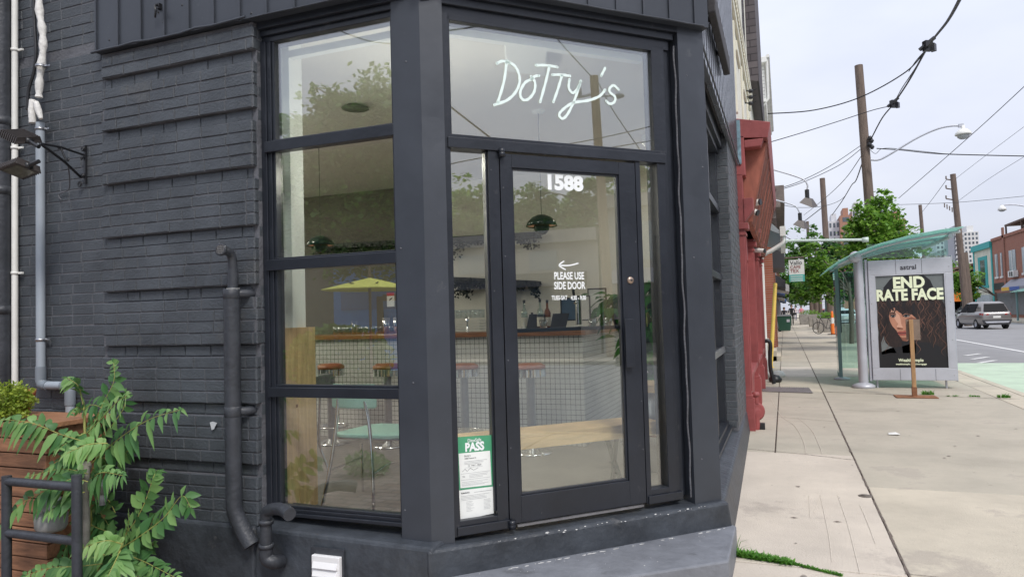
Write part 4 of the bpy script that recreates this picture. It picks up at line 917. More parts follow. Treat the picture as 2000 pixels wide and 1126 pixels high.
F_([(225, 1000), (210, 975), (190, 985)], 3.1, 3.05, 6, .08, .034)
F_([(170, 880), (140, 885), (105, 905)], 3.0, 2.9, 6, .08, .034, dr=.6)
F_([(176, 915), (215, 905), (250, 880), (262, 862)], 3.1, 3.1, 8, .085, .036, dr=.6)
F_([(168, 835), (190, 820), (205, 800)], 3.1, 3.1, 5, .08, .034, dr=.4)
F_([(222, 1085), (255, 1070), (285, 1045), (300, 1010)], 3.05, 3.1, 9, .09, .038, dr=.4)
F_([(225, 1090), (195, 1062), (175, 1040)], 3.05, 3.05, 7, .085, .036, dr=.5)
F_([(170, 985), (195, 1000), (215, 1030)], 3.1, 3.08, 6, .08, .034, dr=.5)
F_([(225, 1110), (260, 1122), (290, 1140)], 2.9, 2.8, 8, .09, .036, dr=.4)
F_([(150, 1040), (130, 1065), (120, 1095)], 3.05, 3.0, 6, .07, .03, dr=.4)
# ------------------------------------------------------------------ inside the restaurant
BAR = thing('bar_counter', 'white tiled bar counter with black grout and an oiled wooden top', 'bar counter', (-4.0, 6.6, ZF))
M_tileF = brickmat('white_tile_front', (.62, .62, .59), (.66, .66, .63), (.022, .022, .025), .0475, .0475, .0022, 'XZ', rough=.3, off=0, var=.06, bump=.3)
M_tileS = brickmat('white_tile_side', (.62, .62, .59), (.66, .66, .63), (.022, .022, .025), .0475, .0475, .0020, 'YZ', rough=.3, off=0, var=.06, bump=.3)
m = MB(); m.box((-6.6, 6.25, ZF), (-1.732, 6.30, 1.362)); m.build('tiled_front', M_tileF, BAR)
m = MB(); m.box((-1.78, 6.303, ZF), (-1.73, 8.70, 1.362)); m.build('tiled_side', M_tileS, BAR)
m = MB(); m.box((-6.6, 6.21, 1.364), (-1.69, 6.78, 1.408)); m.box((-2.2, 6.783, 1.364), (-1.69, 8.70, 1.408)); m.build('counter_top', M_oak, BAR, bevel=.004)
m = MB(); m.box((-6.6, 6.305, ZF), (-1.79, 6.33, 1.36)); m.build('counter_back', M_black, BAR)
STL = thing('bar_stool', 'tan topped chrome bar stool in front of the tiled corner, seen through the door', 'bar stool', (-2.115, 5.88, ZF), 'bar stools along the tiled counter')
sx, sy = -2.115, 5.88
m = MB(); m.lathe([(0, .735), (.13, .735), (.138, .745), (.135, .765), (.10, .785), (0, .79)], (sx, sy, ZF), 28); m.build('seat', M_seat, STL)
m = MB()
V = []; n = 64
for z, k in ((.67, 0), (.735, 0)):
    for i in range(n): t = 2*math.pi*i/n; r_ = .135+.004*(i % 2); V.append((sx+r_*math.cos(t), sy+r_*math.sin(t), ZF+z))
m.add(V, [(i, (i+1) % n, n+(i+1) % n, n+i) for i in range(n)], 0); m.lathe([(0, .67), (.135, .67)], (sx, sy, ZF), 32); m.build('seat_band', M_chrome, STL, fix=False)
m = MB(); m.lathe([(.038, .04), (.038, .67)], (sx, sy, ZF), 18); m.build('post', M_steel, STL)
m = MB(); m.lathe([(0, 0), (.175, 0), (.18, .008), (.12, .022), (.05, .045), (.038, .05)], (sx, sy, ZF), 28); m.build('base', M_chrome, STL)
m = MB(); m.tube([(sx+.16*math.cos(i*.2618), sy+.16*math.sin(i*.2618), ZF+.17) for i in range(25)], .010, 8, caps=False); m.tube([(sx-.16, sy, ZF+.17), (sx+.16, sy, ZF+.17)], .008, 6); m.build('foot_ring', M_chrome, STL)
for x_, y_, lb in ((-2.76, 5.88, 'tan topped chrome bar stool seen through the narrow sidelight'), (-3.58, 5.9, 'tan topped chrome bar stool behind the mint chair, nearest the corner column'), (-4.23, 5.9, 'tan topped chrome bar stool beside the wooden panel, farthest from the door')):
    copy_tree(STL, None, (x_, y_, ZF), 0, lb)
copy_tree(STL, None, (-1.28, 7.3, ZF), 0, 'tan topped bar stool behind the houseplant'); copy_tree(STL, None, (-1.30, 6.55, ZF), 0, 'tan topped bar stool at the counter end, left of the steel keg')
# mint chair
CHR = thing('cafe_chair', 'mint green chair with slim chrome legs just inside the side window', 'chair', (-2.58, 4.05, ZF))
def CP(px, py, y): return Yp(px, py, y)
m = MB(); sp_ = [CP(652, 862, 3.90), CP(672, 838, 4.2), CP(780, 836, 4.3), CP(800, 850, 4.15), CP(775, 866, 3.9), CP(700, 868, 3.86)]
zz_ = ZF+.45
seat = [(-2.80, 3.93), (-2.76, 4.30), (-2.70, 4.36), (-2.33, 4.36), (-2.27, 4.28), (-2.29, 3.95), (-2.36, 3.90), (-2.72, 3.89)]
V = [Vector((a, b, zz_)) for a, b in seat]; cen = Vector((-2.54, 4.1, zz_-.018))
top = [v+Vector((0, 0, .022)) for v in V]
m.add(V+top+[cen, cen+Vector((0, 0, .020))], [(i, (i+1) % 8, 8+(i+1) % 8, 8+i) for i in range(8)]+[(16, (i+1) % 8, i) for i in range(8)]+[(17, 8+i, 8+(i+1) % 8) for i in range(8)], 0, True)
m.build('seat', M_mint, CHR, bevel=.004)
b0 = CP(650, 782, 3.84)
m = MB(); A1 = []; yb = 3.84
xl, xr_ = CP(645, 790, yb).x, CP(731, 790, yb).x; zt_, zb_ = CP(690, 750, yb).z, CP(690, 797, yb).z
for j, zz in enumerate((zb_, zb_+.012, zt_-.012, zt_)):
    for i in range(9):
        u = i/8; ins = .012 if j in (0, 3) else 0
        A1.append(Vector((xl+ins+(xr_-xl-2*ins)*u, yb-.035*math.sin(math.pi*u)+.02, zz)))
F = [(j*9+i, j*9+i+1, (j+1)*9+i+1, (j+1)*9+i) for j in range(3) for i in range(8)]
n_ = len(A1); m.add(A1+[v+Vector((0, .010, 0)) for v in A1], F+[tuple(k+n_ for k in reversed(f)) for f in F]+[(i, i+n_, i+1+n_, i+1) for i in range(8)]+[(27+i, 28+i, 28+i+n_, 27+i+n_) for i in range(8)], 0, True)
m.build('backrest', M_mint, CHR)
for pts in ([(661, 778, 3.85), (657, 830, 3.84), (646, 905, 3.83), (628, 995, 3.80)], [(711, 778, 3.85), (721, 830, 3.83), (727, 900, 3.81), (730, 1003, 3.79)]):
    m = MB(); m.tube(spline([Yp(a, b, y) for a, b, y in pts], 5), .0115, 8); m.build('leg', M_chrome, CHR)
for pts in ([(706, 866, 4.30), (709, 958, 4.30)], [(800, 862, 4.35), (806, 950, 4.38)]):
    m = MB(); m.tube([Yp(a, b, y) for a, b, y in pts], .008, 8); m.build('leg', M_chrome, CHR)
m = MB(); m.tube(spline([Yp(730, 925, 3.81), Yp(760, 905, 4.0), Yp(800, 897, 4.3)], 5), .006, 6); m.tube([Yp(640, 920, 3.82), Yp(706, 892, 4.30)], .006, 6); m.tube([(-2.76, 3.92, zz_-.01), (-2.30, 3.95, zz_-.01)], .008, 6); m.build('stretcher', M_chrome, CHR)
# white framed folding stool behind the panel
CH2 = thing('white_chair', 'white and chrome chair partly hidden behind the pale wooden panel', 'chair', (-3.2, 4.9, ZF))
yq = 4.7
m = MB(); m.tube(spline([Yp(600, 685, yq), Yp(612, 700, yq), Yp(616, 735, yq)], 5), .022, 8); m.build('backrest', M_whp, CH2)
m = MB(); m.box(Yp(600, 736, yq), Yp(633, 750, yq+.35)); m.build('seat', mat('grey_upholstery', (.18, .18, .19), .8), CH2, bevel=.01)
for pts in ([(606, 760), (627, 880)], [(625, 770), (622, 868)], [(620, 860), (652, 945)]):
    m = MB(); m.tube([Yp(a, b, yq) for a, b in pts], .010, 7); m.build('leg', M_chrome, CH2)
# bench along the entrance
BN = thing('pine_bench', 'pale pine plank bench standing inside across the glazed door', 'bench', chp(.8, -.35, ZF))
m = MB(); m.ch(.14, 1.64, -.18, -.46, .815, .833)
m.build('plank', M_wood, BN, bevel=.002)
m = MB(); m.ch(.14, 1.64, -.178, -.198, .745, .814); m.ch(.14, 1.64, -.44, -.46, .745, .814); m.build('apron', M_wood, BN, bevel=.002)
for s_ in (.25, 1.33):
    for o1, o2 in ((-.22, -.40), (-.40, -.22)):
        m = MB(); m.tube([chp(s_, o1, .80), chp(s_+.05, o2, ZF)], .017, 6); m.build('leg', mat('dark_green_leg', (.03, .07, .05), .5), BN)
# keg
KG = thing('steel_keg', 'upright steel beer keg with a red lettered band seen at the right sidelight', 'keg', (-.965, 5.55, ZF))
kx, ky = -.98, 5.50
m = MB(); m.lathe([(0, .01), (.14, 0), (.155, .0), (.16, .05), (.175, .07), (.178, .10), (.175, .12), (.175, .20), (.18, .215), (.175, .23), (.175, .40), (.18, .415), (.175, .43), (.17, .50), (.15, .52), (.155, .60), (.145, .60), (.14, .53), (0, .53)], (kx, ky, ZF), 32); m.build('body', M_steel, KG)
m = MB(); m.lathe([(.1765, .27), (.1775, .27), (.1775, .37), (.1765, .37)], (kx, ky, ZF), 32); m.build('red_band', M_red, KG)
text('HEL  WO', .07, (kx-.0, ky-.181, ZF+.29), (1, -.35, 0), UZ, 'print', M_cream, KG, .0005, .001, sx=.8)
PB = thing('crate_table', 'pale wooden board resting on the steel keg', 'board', (kx, ky, ZF+.602)); m = MB(); m.box((kx-.19, ky-.2, ZF+.602), (kx+.13, ky+.2, ZF+.66)); m.build('board', M_wood, PB, bevel=.003)
# pendants
PD = thing('pendant_lamp', 'dark green enamel pendant lamp over the bar, seen through the door', 'pendant lamp', (-2.02, 6.05, 2.26), 'pendant lamps over the bar')
def pend(P_, top, px_, nm):
    x_, y_, z_ = P_
    m = MB(); m.lathe([(0.0000, 0.1080), (0.0381, 0.1054), (0.0889, 0.0825), (0.1270, 0.0445), (0.1448, 0.0000), (0.1422, 0.0000), (0.1245, 0.0419), (0.0864, 0.0762), (0.0000, 0.1016)], P_, 28); m.build('shade', M_pend, nm)
    m = MB(); m.lathe([(0.0000, -0.0787), (0.0381, -0.0698), (0.0660, -0.0381), (0.0737, 0.0000), (0.0660, 0.0381), (0.0000, 0.0571)], P_, 24); m.build('globe', M_pend, nm)
    m = MB(); m.lathe([(0.0953, 0.0127), (0.1321, 0.0076), (0.1232, 0.0330), (0.0953, 0.0356)], P_, 28); m.build('inner_reflector', mat('glowing_peach_enamel', (.75, .42, .27), .5, emit=.12), nm)  # faint glow put into the enamel; these pendants are unlit
    m = MB(); m.tube([(x_, y_, z_+.105), (x_, y_, ZC-.02)], .003, 5); m.build('cord', M_black, nm)
    m = MB(); m.lathe([(.0, -.025), (.05, -.02), (.062, 0)], (x_, y_, ZC), 20); m.build('canopy', M_int_white, nm)
pp_ = Yp(1058, 442, 6.05); ORG[PD.name] = Vector(pp_); PD.location = pp_; pend(tuple(pp_), 0, 0, PD)

q_ = Yp(626, 480, 6.05); copy_tree(PD, None, q_, 0, 'dark green enamel pendant lamp over the bar, seen through the side window')
PD2 = thing('ceiling_lamp', 'flat dark green disc lamp near the ceiling in the side window', 'lamp', Yp(694, 212, 5.2)); c_ = Yp(694, 212, 5.2)
m = MB(); m.lathe([(0, .02), (.06, .018), (.12, 0), (.115, -.004), (0, .0)], c_, 28); m.build('shade', mat('grey_green_enamel', (.22, .24, .21), .4), PD2); m = MB(); m.tube([c_, (c_.x, c_.y, ZC)], .003, 5); m.build('cord', M_black, PD2)
# ceiling panels added out of view to brighten the room
def panel(cx, cy, label, e, w=.62):
    T = thing('fill_ceiling_panel', label, 'ceiling light', (cx, cy, ZC-.06), 'added square fill light panels'); m = MB()
    m.box((cx-w/2, cy-w/2, ZC-.06), (cx+w/2, cy+w/2, ZC-.002)); m.build('frame', M_int_white, T); m = MB(); m.box((cx-w/2+.03, cy-w/2+.03, ZC-.064), (cx+w/2-.03, cy+w/2-.03, ZC-.061)); m.build('diffuser', mat('fill_panel_diffuser', (.80, .80, .77), .6, emit=.12), T)
    l = bpy.data.lights.new('panel_fill_light', 'AREA'); l.size = w; l.energy = e; l.color = (1, .90, .76); l.spread = math.pi; o = bpy.data.objects.new('panel_fill_light', l); COL.objects.link(o); o.location = (cx, cy, ZC-.09)
panel(-5.5, 4.45, 'added square fill light panel nearest the lane windows', 36)
panel(-7.5, 5.9, 'added square fill light panel deepest in the room', 36)
panel(-1.12, 7.55, 'small added fill light panel in the far street side corner', 9, .4)
M_globe = mat('opal_fill_globe', (1, .93, .82), .5, emit=60)  # glowing globes added out of view as fill light for the room
def globe(cx, cy, cz, label, r_=.085):
    T = thing('fill_globe_pendant', label, 'pendant lamp', (cx, cy, cz), 'added globe fill lamps'); m = MB()
    m.lathe([(r_*math.sin(k*math.pi/12), -r_*math.cos(k*math.pi/12)) for k in range(13)], (cx, cy, cz), 24); m.build('globe', M_globe, T)
    m = MB(); m.tube([(cx, cy, cz+r_), (cx, cy, ZC)], .004, 6); m.lathe([(0, 0), (.05, .0), (.05, .02)], (cx, cy, ZC-.02), 14); m.build('cord', M_black, T)
globe(-2.26, 4.24, 2.62, 'added opal globe fill lamp hidden behind the corner column', .07)
globe(-5.1, 4.75, 2.75, 'added opal globe fill lamp in the room left of the side window')
globe(-7.2, 6.3, 2.75, 'added opal globe fill lamp deepest in the room')
a, b, c, d = [Zp(*q, ZC-.10) for q in ((985, 88), (1070, 92), (1066, 150), (988, 140))]
m = MB(); m.prism([a, b, c, d], (0, 0, .099)); tag(m.build('ceiling_unit', M_int_white, None, bevel=.01), 'square white air unit on the restaurant ceiling behind the lettering', 'air unit')
# dark back wall shelves; made-up leaves imitate trees mirrored in the glass
def greenery(pxs, label, yb=8.5, base=True):
    m = MB(); top = [Yp(a, b, yb) for a, b in pxs]
    T = thing('hanging_shelf', label, 'shelf', top[0])
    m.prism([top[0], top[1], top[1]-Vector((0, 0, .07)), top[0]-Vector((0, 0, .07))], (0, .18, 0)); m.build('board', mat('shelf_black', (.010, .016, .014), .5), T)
    l = MB(); n = 1700
    for i in range(n):
        t = random.random(); z = U(0, 1)**1.8*(.13+.10*math.sin(t*13)+.06*math.sin(t*41)); p = top[0].lerp(top[1], t)-Vector((0, U(-.15, .02), .03+z))
        d = Vector((U(-1, 1), U(-.5, .5), U(-1, .3))).normalized(); e = d.cross(Vector((0, 1, .2))).normalized(); s_ = U(.03, .05)
        l.add([p, p+d*s_*.5+e*s_*.33, p+d*s_, p+d*s_*.5-e*s_*.33], [(0, 1, 2, 3)])
    l.build('foliage', leafmat('mirrored_tree_leaf', (.003, .009, .007), (.006, .02, .012), .05), T, fix=False)
greenery([(608, 478), (1048, 452)], 'long dark wall shelf with made-up leaves for the mirrored trees, upper of two')
greenery([(880, 540), (1047, 548)], 'short dark shelf with made-up leaves for the mirrored trees below the long one')
# bottles, glasses and small bar things
def at_bar(px, y): return Vector((Yp(px, 640, y).x, y, 1.409))
M_gb = glassmat('bottle_glass', (.75, .85, .82), 2.0, .05); M_amb = mat('amber_bottle', (.22, .07, .015), .12); M_lab = mat('cream_label', (.70, .68, .58), .6)
def bottle(P_, h, r_, m_, label, cap=M_black, lb=True):
    T = thing('bottle', label, 'bottle', P_, 'bottles standing on the bar'); m = MB()
    m.lathe([(0, 0), (r_, 0), (r_, h*.55), (r_*.8, h*.64), (r_*.36, h*.72), (r_*.34, h*.92), (0, h*.93)], P_, 18); m.build('body', m_, T)
    m = MB(); m.lathe([(r_*.4, h*.9), (r_*.42, h), (0, h)], P_, 12); m.build('cap', cap, T)
    if lb: m = MB(); m.lathe([(r_*1.02, h*.12), (r_*1.02, h*.42)], P_, 18); m.build('label_band', M_lab, T)
    return T
for px, y, h, r_, m_, lb in ((1025, 6.9, .31, .036, M_gb, 'clear glass bottle with a pale label, leftmost in the door pane'), (1040, 6.9, .18, .03, M_black, 'short dark bottle with a black cap between two clear bottles'), (1056, 6.7, .31, .034, M_gb, 'tall clear bottle with a black cap and white label behind the crossbar'), (1070, 6.8, .30, .034, M_amb, 'amber whisky bottle right of the tall clear bottle')):
    bottle(at_bar(px, y), h, r_, m_, lb)
def tumbler(P_, h, r_): m = MB(); m.lathe([(0, .008), (r_*.72, 0.008), (r_*.74, 0), (r_, h), (r_*.95, h), (r_*.68, .012), (0, .012)], P_, 14); return m
tm = [(1062, 6.36, 'clear tumbler standing near the bar edge under the tall bottle'), (1158, 6.38, 'clear tumbler at the bar corner left of the potted plant'), (1188, 6.42, 'clear tumbler nearest the door handle on the bar corner')]
for px, y, lb in tm: tag(tumbler(at_bar(px, y), .105, .042).build('drinking_glass', M_drink), lb, 'glass', 'glasses on the bar')
first = None; rr = random.Random(12)
for i in range(26):
    px = 655+(i % 13)*9.2; y = 6.72+.09*(i//13); P_ = at_bar(px+rr.uniform(-1, 1), y)
    if not first:
        first = tumbler(P_, .085, .030).build('drinking_glass', M_drink); tag(first, 'small clear glass in the long row of upturned glasses on the bar', 'glass', 'row of small glasses on the bar')
    else: o = first.copy(); COL.objects.link(o); o.location = P_
tag(tumbler(at_bar(692, 6.45), .14, .032).build('drinking_glass', M_drink), 'tall clear glass standing in front of the row of small glasses', 'glass')
for px, lb in ((754, 'polished steel cocktail shaker, left of the small red topped sign'), (775, 'polished steel cocktail shaker, right of the small red topped sign'), (786, 'polished steel cocktail shaker beside the corner column')):
    P_ = at_bar(px, 6.5); m = MB(); m.lathe([(0, 0), (.028, 0), (.042, .17), (.040, .17), (0, .16)], P_, 18); tag(m.build('cocktail_shaker', M_chrome), lb, 'shaker', 'cocktail shakers')
P_ = Yp(763, 593, 6.6); SG = thing('notice_card', 'small white notice with a red header propped on the bar', 'notice', P_); m = MB(); m.box(P_+Vector((-.045, 0, -.03)), P_+Vector((.045, .004, .12))); m.build('card', M_paper, SG)
m = MB(); m.box(P_+Vector((-.045, -.001, .085)), P_+Vector((.045, 0, .12))); m.build('red_header', mat('red_print', (.55, .06, .05), .6), SG); m = MB(); m.prism([P_+Vector((x, -.001, z)) for x, z in ((-.02, .03), (.02, .055), (.025, .07), (-.01, .055))], (0, .001, 0)); m.build('picture', M_ink, SG)
P_ = at_bar(913, 6.4); m = MB(); m.lathe([(0, 0), (.022, 0), (.009, .01), (.008, .09), (.024, .15), (.022, .15), (0, .10)], P_, 14); tag(m.build('jigger', M_chrome), 'slim steel jigger standing on the bar behind the sidelight', 'jigger')
P_ = at_bar(900, 6.9); CS = thing('glass_crate', 'stack of white dish racks full of glasses behind the sidelight', 'rack', P_)
m = MB()
for k in range(4): m.box(P_+Vector((-.25, 0, .01+.03*k)), P_+Vector((.22, .25, .025+.03*k)))
m.build('rack', M_whp, CS)
m = MB(); 
for i in range(8): m.lathe([(.0, 0), (.028, 0), (.03, .09)], P_+Vector((.02+.028*i*0-.2+.055*i, .12, .14)), 10)
m.build('glasses', M_drink, CS)
# tap, frames, tablets, napkins
P_ = at_bar(1131, 7.0); TP = thing('beer_tap', 'polished steel beer tap tower with a black handle on the bar', 'tap', P_)
m = MB(); m.tube([P_, P_+Vector((0, 0, .30))], .034, 14); m.lathe([(0, 0), (.05, 0), (.05, .012), (.034, .02)], P_, 16); m.tube([P_+Vector((-.01, 0, .27)), P_+Vector((-.01, -.09, .26))], .012, 8); m.build('tower', M_chrome, TP)
m = MB(); m.tube([P_+Vector((-.02, -.06, .28)), P_+Vector((-.03, -.07, .40))], [.010, .016], 8); m.build('handle', M_black, TP)
def frame(px, py, w, h, y, label, fill, lean=0):
    P_ = Yp(px, py, y); T = thing('picture_frame', label, 'frame', P_, 'framed pictures behind the bar'); m = MB(); t = .014
    m.box(P_+Vector((-w/2, 0, 0)), P_+Vector((-w/2+t, .02, h))); m.box(P_+Vector((w/2-t, 0, 0)), P_+Vector((w/2, .02, h))); m.box(P_+Vector((-w/2+t, 0, 0)), P_+Vector((w/2-t, .02, t))); m.box(P_+Vector((-w/2+t, 0, h-t)), P_+Vector((w/2-t, .02, h)))
    m.build('frame', M_black, T); m = MB(); m.box(P_+Vector((-w/2+t, .008, t)), P_+Vector((w/2-t, .016, h-t))); m.build('picture', fill, T)
frame(1112, 626, .20, .26, 7.6, 'black frame with a dark blue picture left of the beer tap', mat('blue_grey_print', (.08, .14, .22), .4))
frame(1141, 626, .15, .28, 7.6, 'slim black frame with white paper right of the beer tap', M_paper)
frame(1167, 614, .22, .30, 7.8, 'black frame with a white certificate behind the trailing plant', M_paper)
for px, lb in ((1090, 'dark tablet till leaning back on the bar beside the amber bottle'), (1043, 'dark box with a cream label beneath the crossbar')):
    P_ = at_bar(px, 6.7); m = MB(); m.hexa([P_+Vector(v) for v in ((-.09, 0, 0), (.07, 0, 0), (.07, .03, 0), (-.09, .03, 0), (-.07, .06, .16), (.10, .06, .16), (.10, .075, .16), (-.07, .075, .16))]); T = tag(m.build('tablet', M_black, None, bevel=.004), lb, 'tablet' if px == 1090 else 'box')
P_ = at_bar(1115, 6.42); m = MB(); m.prism([P_+Vector(v) for v in ((-.10, 0, 0), (.05, 0, 0), (.09, 0, .03), (.085, 0, .05), (-.02, 0, .03), (-.09, 0, .018))], (0, .12, 0)); tag(m.build('folded_napkin', M_whp, None, bevel=.006), 'folded white cloth napkin lying on the bar front', 'napkin')
for px, w, lb in ((1022, .05, 'white folded card standing on the bar at the left door pane'),): P_ = at_bar(px, 6.35); m = MB(); m.prism([P_+Vector((-.02, 0, 0)), P_+Vector((.02, 0, 0)), P_+Vector((0, .01, .09))], (0, .02, 0)); tag(m.build('table_card', M_whp), lb, 'card')
m = MB(); 
P_ = at_bar(1175, 6.5); m.box(P_+Vector((-.08, 0, .0)), P_+Vector((.17, .10, .008))); tag(m.build('paper_menu', M_paper), 'white paper menus lying flat on the bar corner', 'menu')
# trailing plant at the end of the bar
def plant(nm, label, P_, fr, size, n, spread, pot=True):
    T = thing(nm, label, 'plant', P_); m = MB()
    for i in range(n):
        a = U(0, 6.28); r_ = abs(random.gauss(0, .55)); p = Vector(P_)+Vector((math.cos(a)*r_*spread[0], math.sin(a)*r_*spread[1], U(*fr))); d = Vector((math.cos(a), math.sin(a), U(-.9, .3))).normalized()
        leaflet(m, p, d, Vector((0, -.3, 1)), size*U(.7, 1.2), size*.62*U(.8, 1.1), .35)
    m.build('foliage', M_house, T, fix=False)
    s = MB()
    for i in range(8): a = i*.8; s.tube(spline([Vector(P_)+Vector((0, 0, .05)), Vector(P_)+Vector((math.cos(a)*spread[0]*.4, math.sin(a)*spread[1]*.4, fr[1]*.8)), Vector(P_)+Vector((math.cos(a)*spread[0]*.8, math.sin(a)*spread[1]*.8, (fr[0]+fr[1])/2))], 4), .005, 5)
    s.build('stem', M_stem, T)
    if pot: s = MB(); s.lathe([(0, -.0), (.07, 0), (.10, .14), (.09, .14), (0, .12)], P_, 18); s.build('pot', M_black, T)
plant('potted_plant', 'leafy green houseplant trailing off the bar end by the door handle', at_bar(1215, 6.75), (.05, .34), .15, 120, (.26, .2))
P_ = Yp(1268, 640, 5.9); plant('climbing_plant', 'big leafy climbing houseplant filling the right sidelight', Vector((P_.x, 5.9, 1.15)), (-.1, .68), .16, 230, (.16, .2))
# ------------------------------------------------------------------ the street: red shop
RED = thing('red_shopfront', 'red painted shopfront with pilasters and a sloping rusty fascia next door', 'building', (-.6, 9.62, 0))
Y0, Y1 = 9.60, 17.0
m = MB(); m.box((-6, Y0+.02, -.1), (-.86, Y1-.02, 3.9)); m.build('body', mat('shop_interior_dark', (.05, .035, .035), .8), RED)
m = MB()
m.prism([(-.50, Y0, 3.80), (-.11, Y0, 3.76), (-.07, Y0, 3.96), (-.50, Y0, 4.06)], (0, Y1-Y0, 0))
m.box((-.86, Y0, 3.3), (-.40, Y0+.22, 3.82)); m.prism([(-.40, Y0, 3.66), (-.20, Y0, 3.66), (-.16, Y0, 3.76), (-.40, Y0, 3.76)], (0, .2, 0))
m.build('cornice', M_red, RED, bevel=.008)
m = MB(); m.quad((-.13, Y0+.22, 3.75), (-.13, Y1, 3.75), (-.36, Y1, 2.72), (-.36, Y0+.22, 2.72)); m.prism([(-.13, Y0+.22, 3.75), (-.36, Y0+.22, 2.72), (-.80, Y0+.22, 2.72), (-.80, Y0+.22, 3.75)], (0, Y1-Y0-.24, 0))
for k in range(7): 
    yy = Y0+.3+k*1.0; m.prism([(-.12, yy, 3.75), (-.35, yy, 2.72), (-.37, yy, 2.72), (-.14, yy, 3.75)], (0, .03, 0))
m.build('sloping_fascia', M_rust, RED)
m = MB(); m.box((-.53, Y0-.02, 3.45), (-.44, Y0-.005, 4.03)); m.build('blue_edge_strip', mat('faded_blue', (.20, .32, .38), .7, nscale=20, namt=.4), RED)
def pilaster(y, wd=.26, x=-.44):
    m = MB(); m.box((-.86, y, -.1), (x, y+wd, 3.32)); m.box((-.86, y-.02, -.1), (x+.035, y+wd+.02, .42)); m.box((-.86, y-.015, 2.52), (x+.02, y+wd+.015, 2.56)); m.box((-.86, y-.03, 2.60), (x+.05, y+wd+.03, 2.68)); m.box((-.86, y-.02, .42), (x+.02, y+wd+.02, .46))
    m.prism([(x, y-.01, 2.68), (x+.12, y-.01, 2.84), (x+.12, y-.01, 3.0), (x, y-.01, 3.0)], (0, wd+.02, 0))
    for sY in (y+.05, y+.13): m.box((x, sY, .5), (x+.012, sY+.02, 2.5))
    m.build('pilaster', M_red, RED, bevel=.006)
for y in (Y0, 12.3, 14.6, Y1-.3): pilaster(y)
m = MB(); m.box((-.86, Y0+.26, -.1), (-.50, Y1-.3, .62)); m.box((-.86, Y0+.26, .62), (-.44, Y1-.3, .69)); m.box((-.86, Y0+.26, 2.35), (-.52, Y1-.3, 2.72)); m.box((-.86, Y0+.26, 2.72), (-.42, Y1-.3, 2.79))
for y in (10.8, 11.6, 13.5, 15.7): m.box((-.80, y, .69), (-.62, y+.07, 2.35))
m.build('shopfront_frame', M_red, RED, bevel=.005)
m = MB(); m.prism([(-.40, 10.3, 2.86), (-.33, 10.3, 3.16), (-.35, 10.3, 3.16), (-.42, 10.3, 2.86)], (0, 1.6, 0)); m.build('sign_board', mat('pale_pink_board', (.50, .22, .20), .6), RED)
m = MB(); m.box((-.79, Y0+.26, .69), (-.77, Y1-.3, 2.35)); m.build('shop_glass', M_glass2, RED)
m = MB()
for k in range(70): y = U(9.9, 16.5); z = U(.8, 2.3); s_ = U(.04, .1); m.box((-.835, y, z), (-.80, y+s_, z+s_))
m.build('window_display', mat('display_cards', (.42, .30, .24), .7, nscale=18, namt=.9), RED)
# white brick storey with dentils, mansard
WU = thing('white_brick_building', 'cream painted brick upper floors with a dentil cornice and grey shingled mansard', 'building', (-3, 14, 4.1))
M_whbr = brickmat('cream_brick', (.70, .68, .58), (.76, .75, .66), (.58, .57, .50), .22, .075, .008, 'YZ', var=.12, bump=.5)
m = MB(); m.box((-7, 9.62, 4.06), (-.52, 24.6, 8.6)); m.build('wall', M_whbr, WU)
m = MB(); m.box((-.52, 9.7, 5.72), (-.475, 15.55, 5.86)); m.box((-.52, 9.7, 5.94), (-.44, 15.55, 6.06))
for k in range(34): m.box((-.475, 9.75+k*.17, 5.86), (-.45, 9.83+k*.17, 5.94))
for k in range(3): y = 10.2+2.0*k; m.box((-.52, y, 4.3), (-.49, y+.12, 5.6)); m.box((-.52, y+.5, 5.35), (-.485, y+1.4, 5.5))
m.build('cornice', M_cream, WU, bevel=.01)
for k in range(5):
    y = 10.9+2.9*k; m = MB(); m.box((-.525, y, 6.4), (-.512, y+1.0, 7.9)); m.build('window', mat('dark_upper_glass', (.05, .06, .07), .1), WU)
m = MB(); m.prism([(-.64, 15.6, 6.45), (-.30, 15.6, 6.35), (-.36, 15.6, 11.5), (-.80, 15.6, 11.5)], (0, 6.0, 0)); m.build('mansard', brickmat('grey_shingle_end', (.070, .060, .066), (.12, .105, .11), (.035, .03, .034), .3, .15, .012, 'XZ', var=.3), WU)
m = MB(); m.box((-.9, 9.62, 8.6), (-.55, 14.5, 9.2)); m.build('parapet', M_cream, WU)
BY = thing('white_bay_eaves', 'white boarded bay and eaves with a gutter beyond the shingled mansard', 'building', (-1, 26, 4.0))
M_board = brickmat('white_boards', (.72, .72, .66), (.76, .76, .70), (.40, .40, .38), 50, .12, .01, 'YZ', var=.08)
m = MB(); m.box((-6, 24.7, -.1), (-.62, 35, 9.4)); m.box((-.62, 24.7, 8.5), (-.30, 29.5, 9.7)); m.box((-.62, 24.4, 5.6), (-.47, 29.5, 8.5)); m.build('wall', M_board, BY)
m = MB(); m.box((-.62, 24.5, 9.7), (-.20, 35, 9.9)); m.box((-.62, 24.5, 8.38), (-.28, 29.7, 8.5)); m.box((-.62, 24.3, 8.0), (-.40, 24.6, 8.5)); m.build('eaves', M_whp, BY, bevel=.02)
m = MB(); m.tube([(-.17, 24.5, 9.9), (-.17, 35, 9.9)], .06, 10); m.tube([(-.20, 24.6, 9.9), (-.20, 24.6, 8.5), (-.40, 24.6, 8.25)], .04, 8); m.build('gutter', M_whp, BY)
m = MB(); m.box((-.52, 26, 1.0), (-.49, 28, 2.4)); m.box((-.52, 30, 1.0), (-.49, 32, 2.4)); m.build('window', mat('dark_upper_glass', (0, 0, 0)), BY)
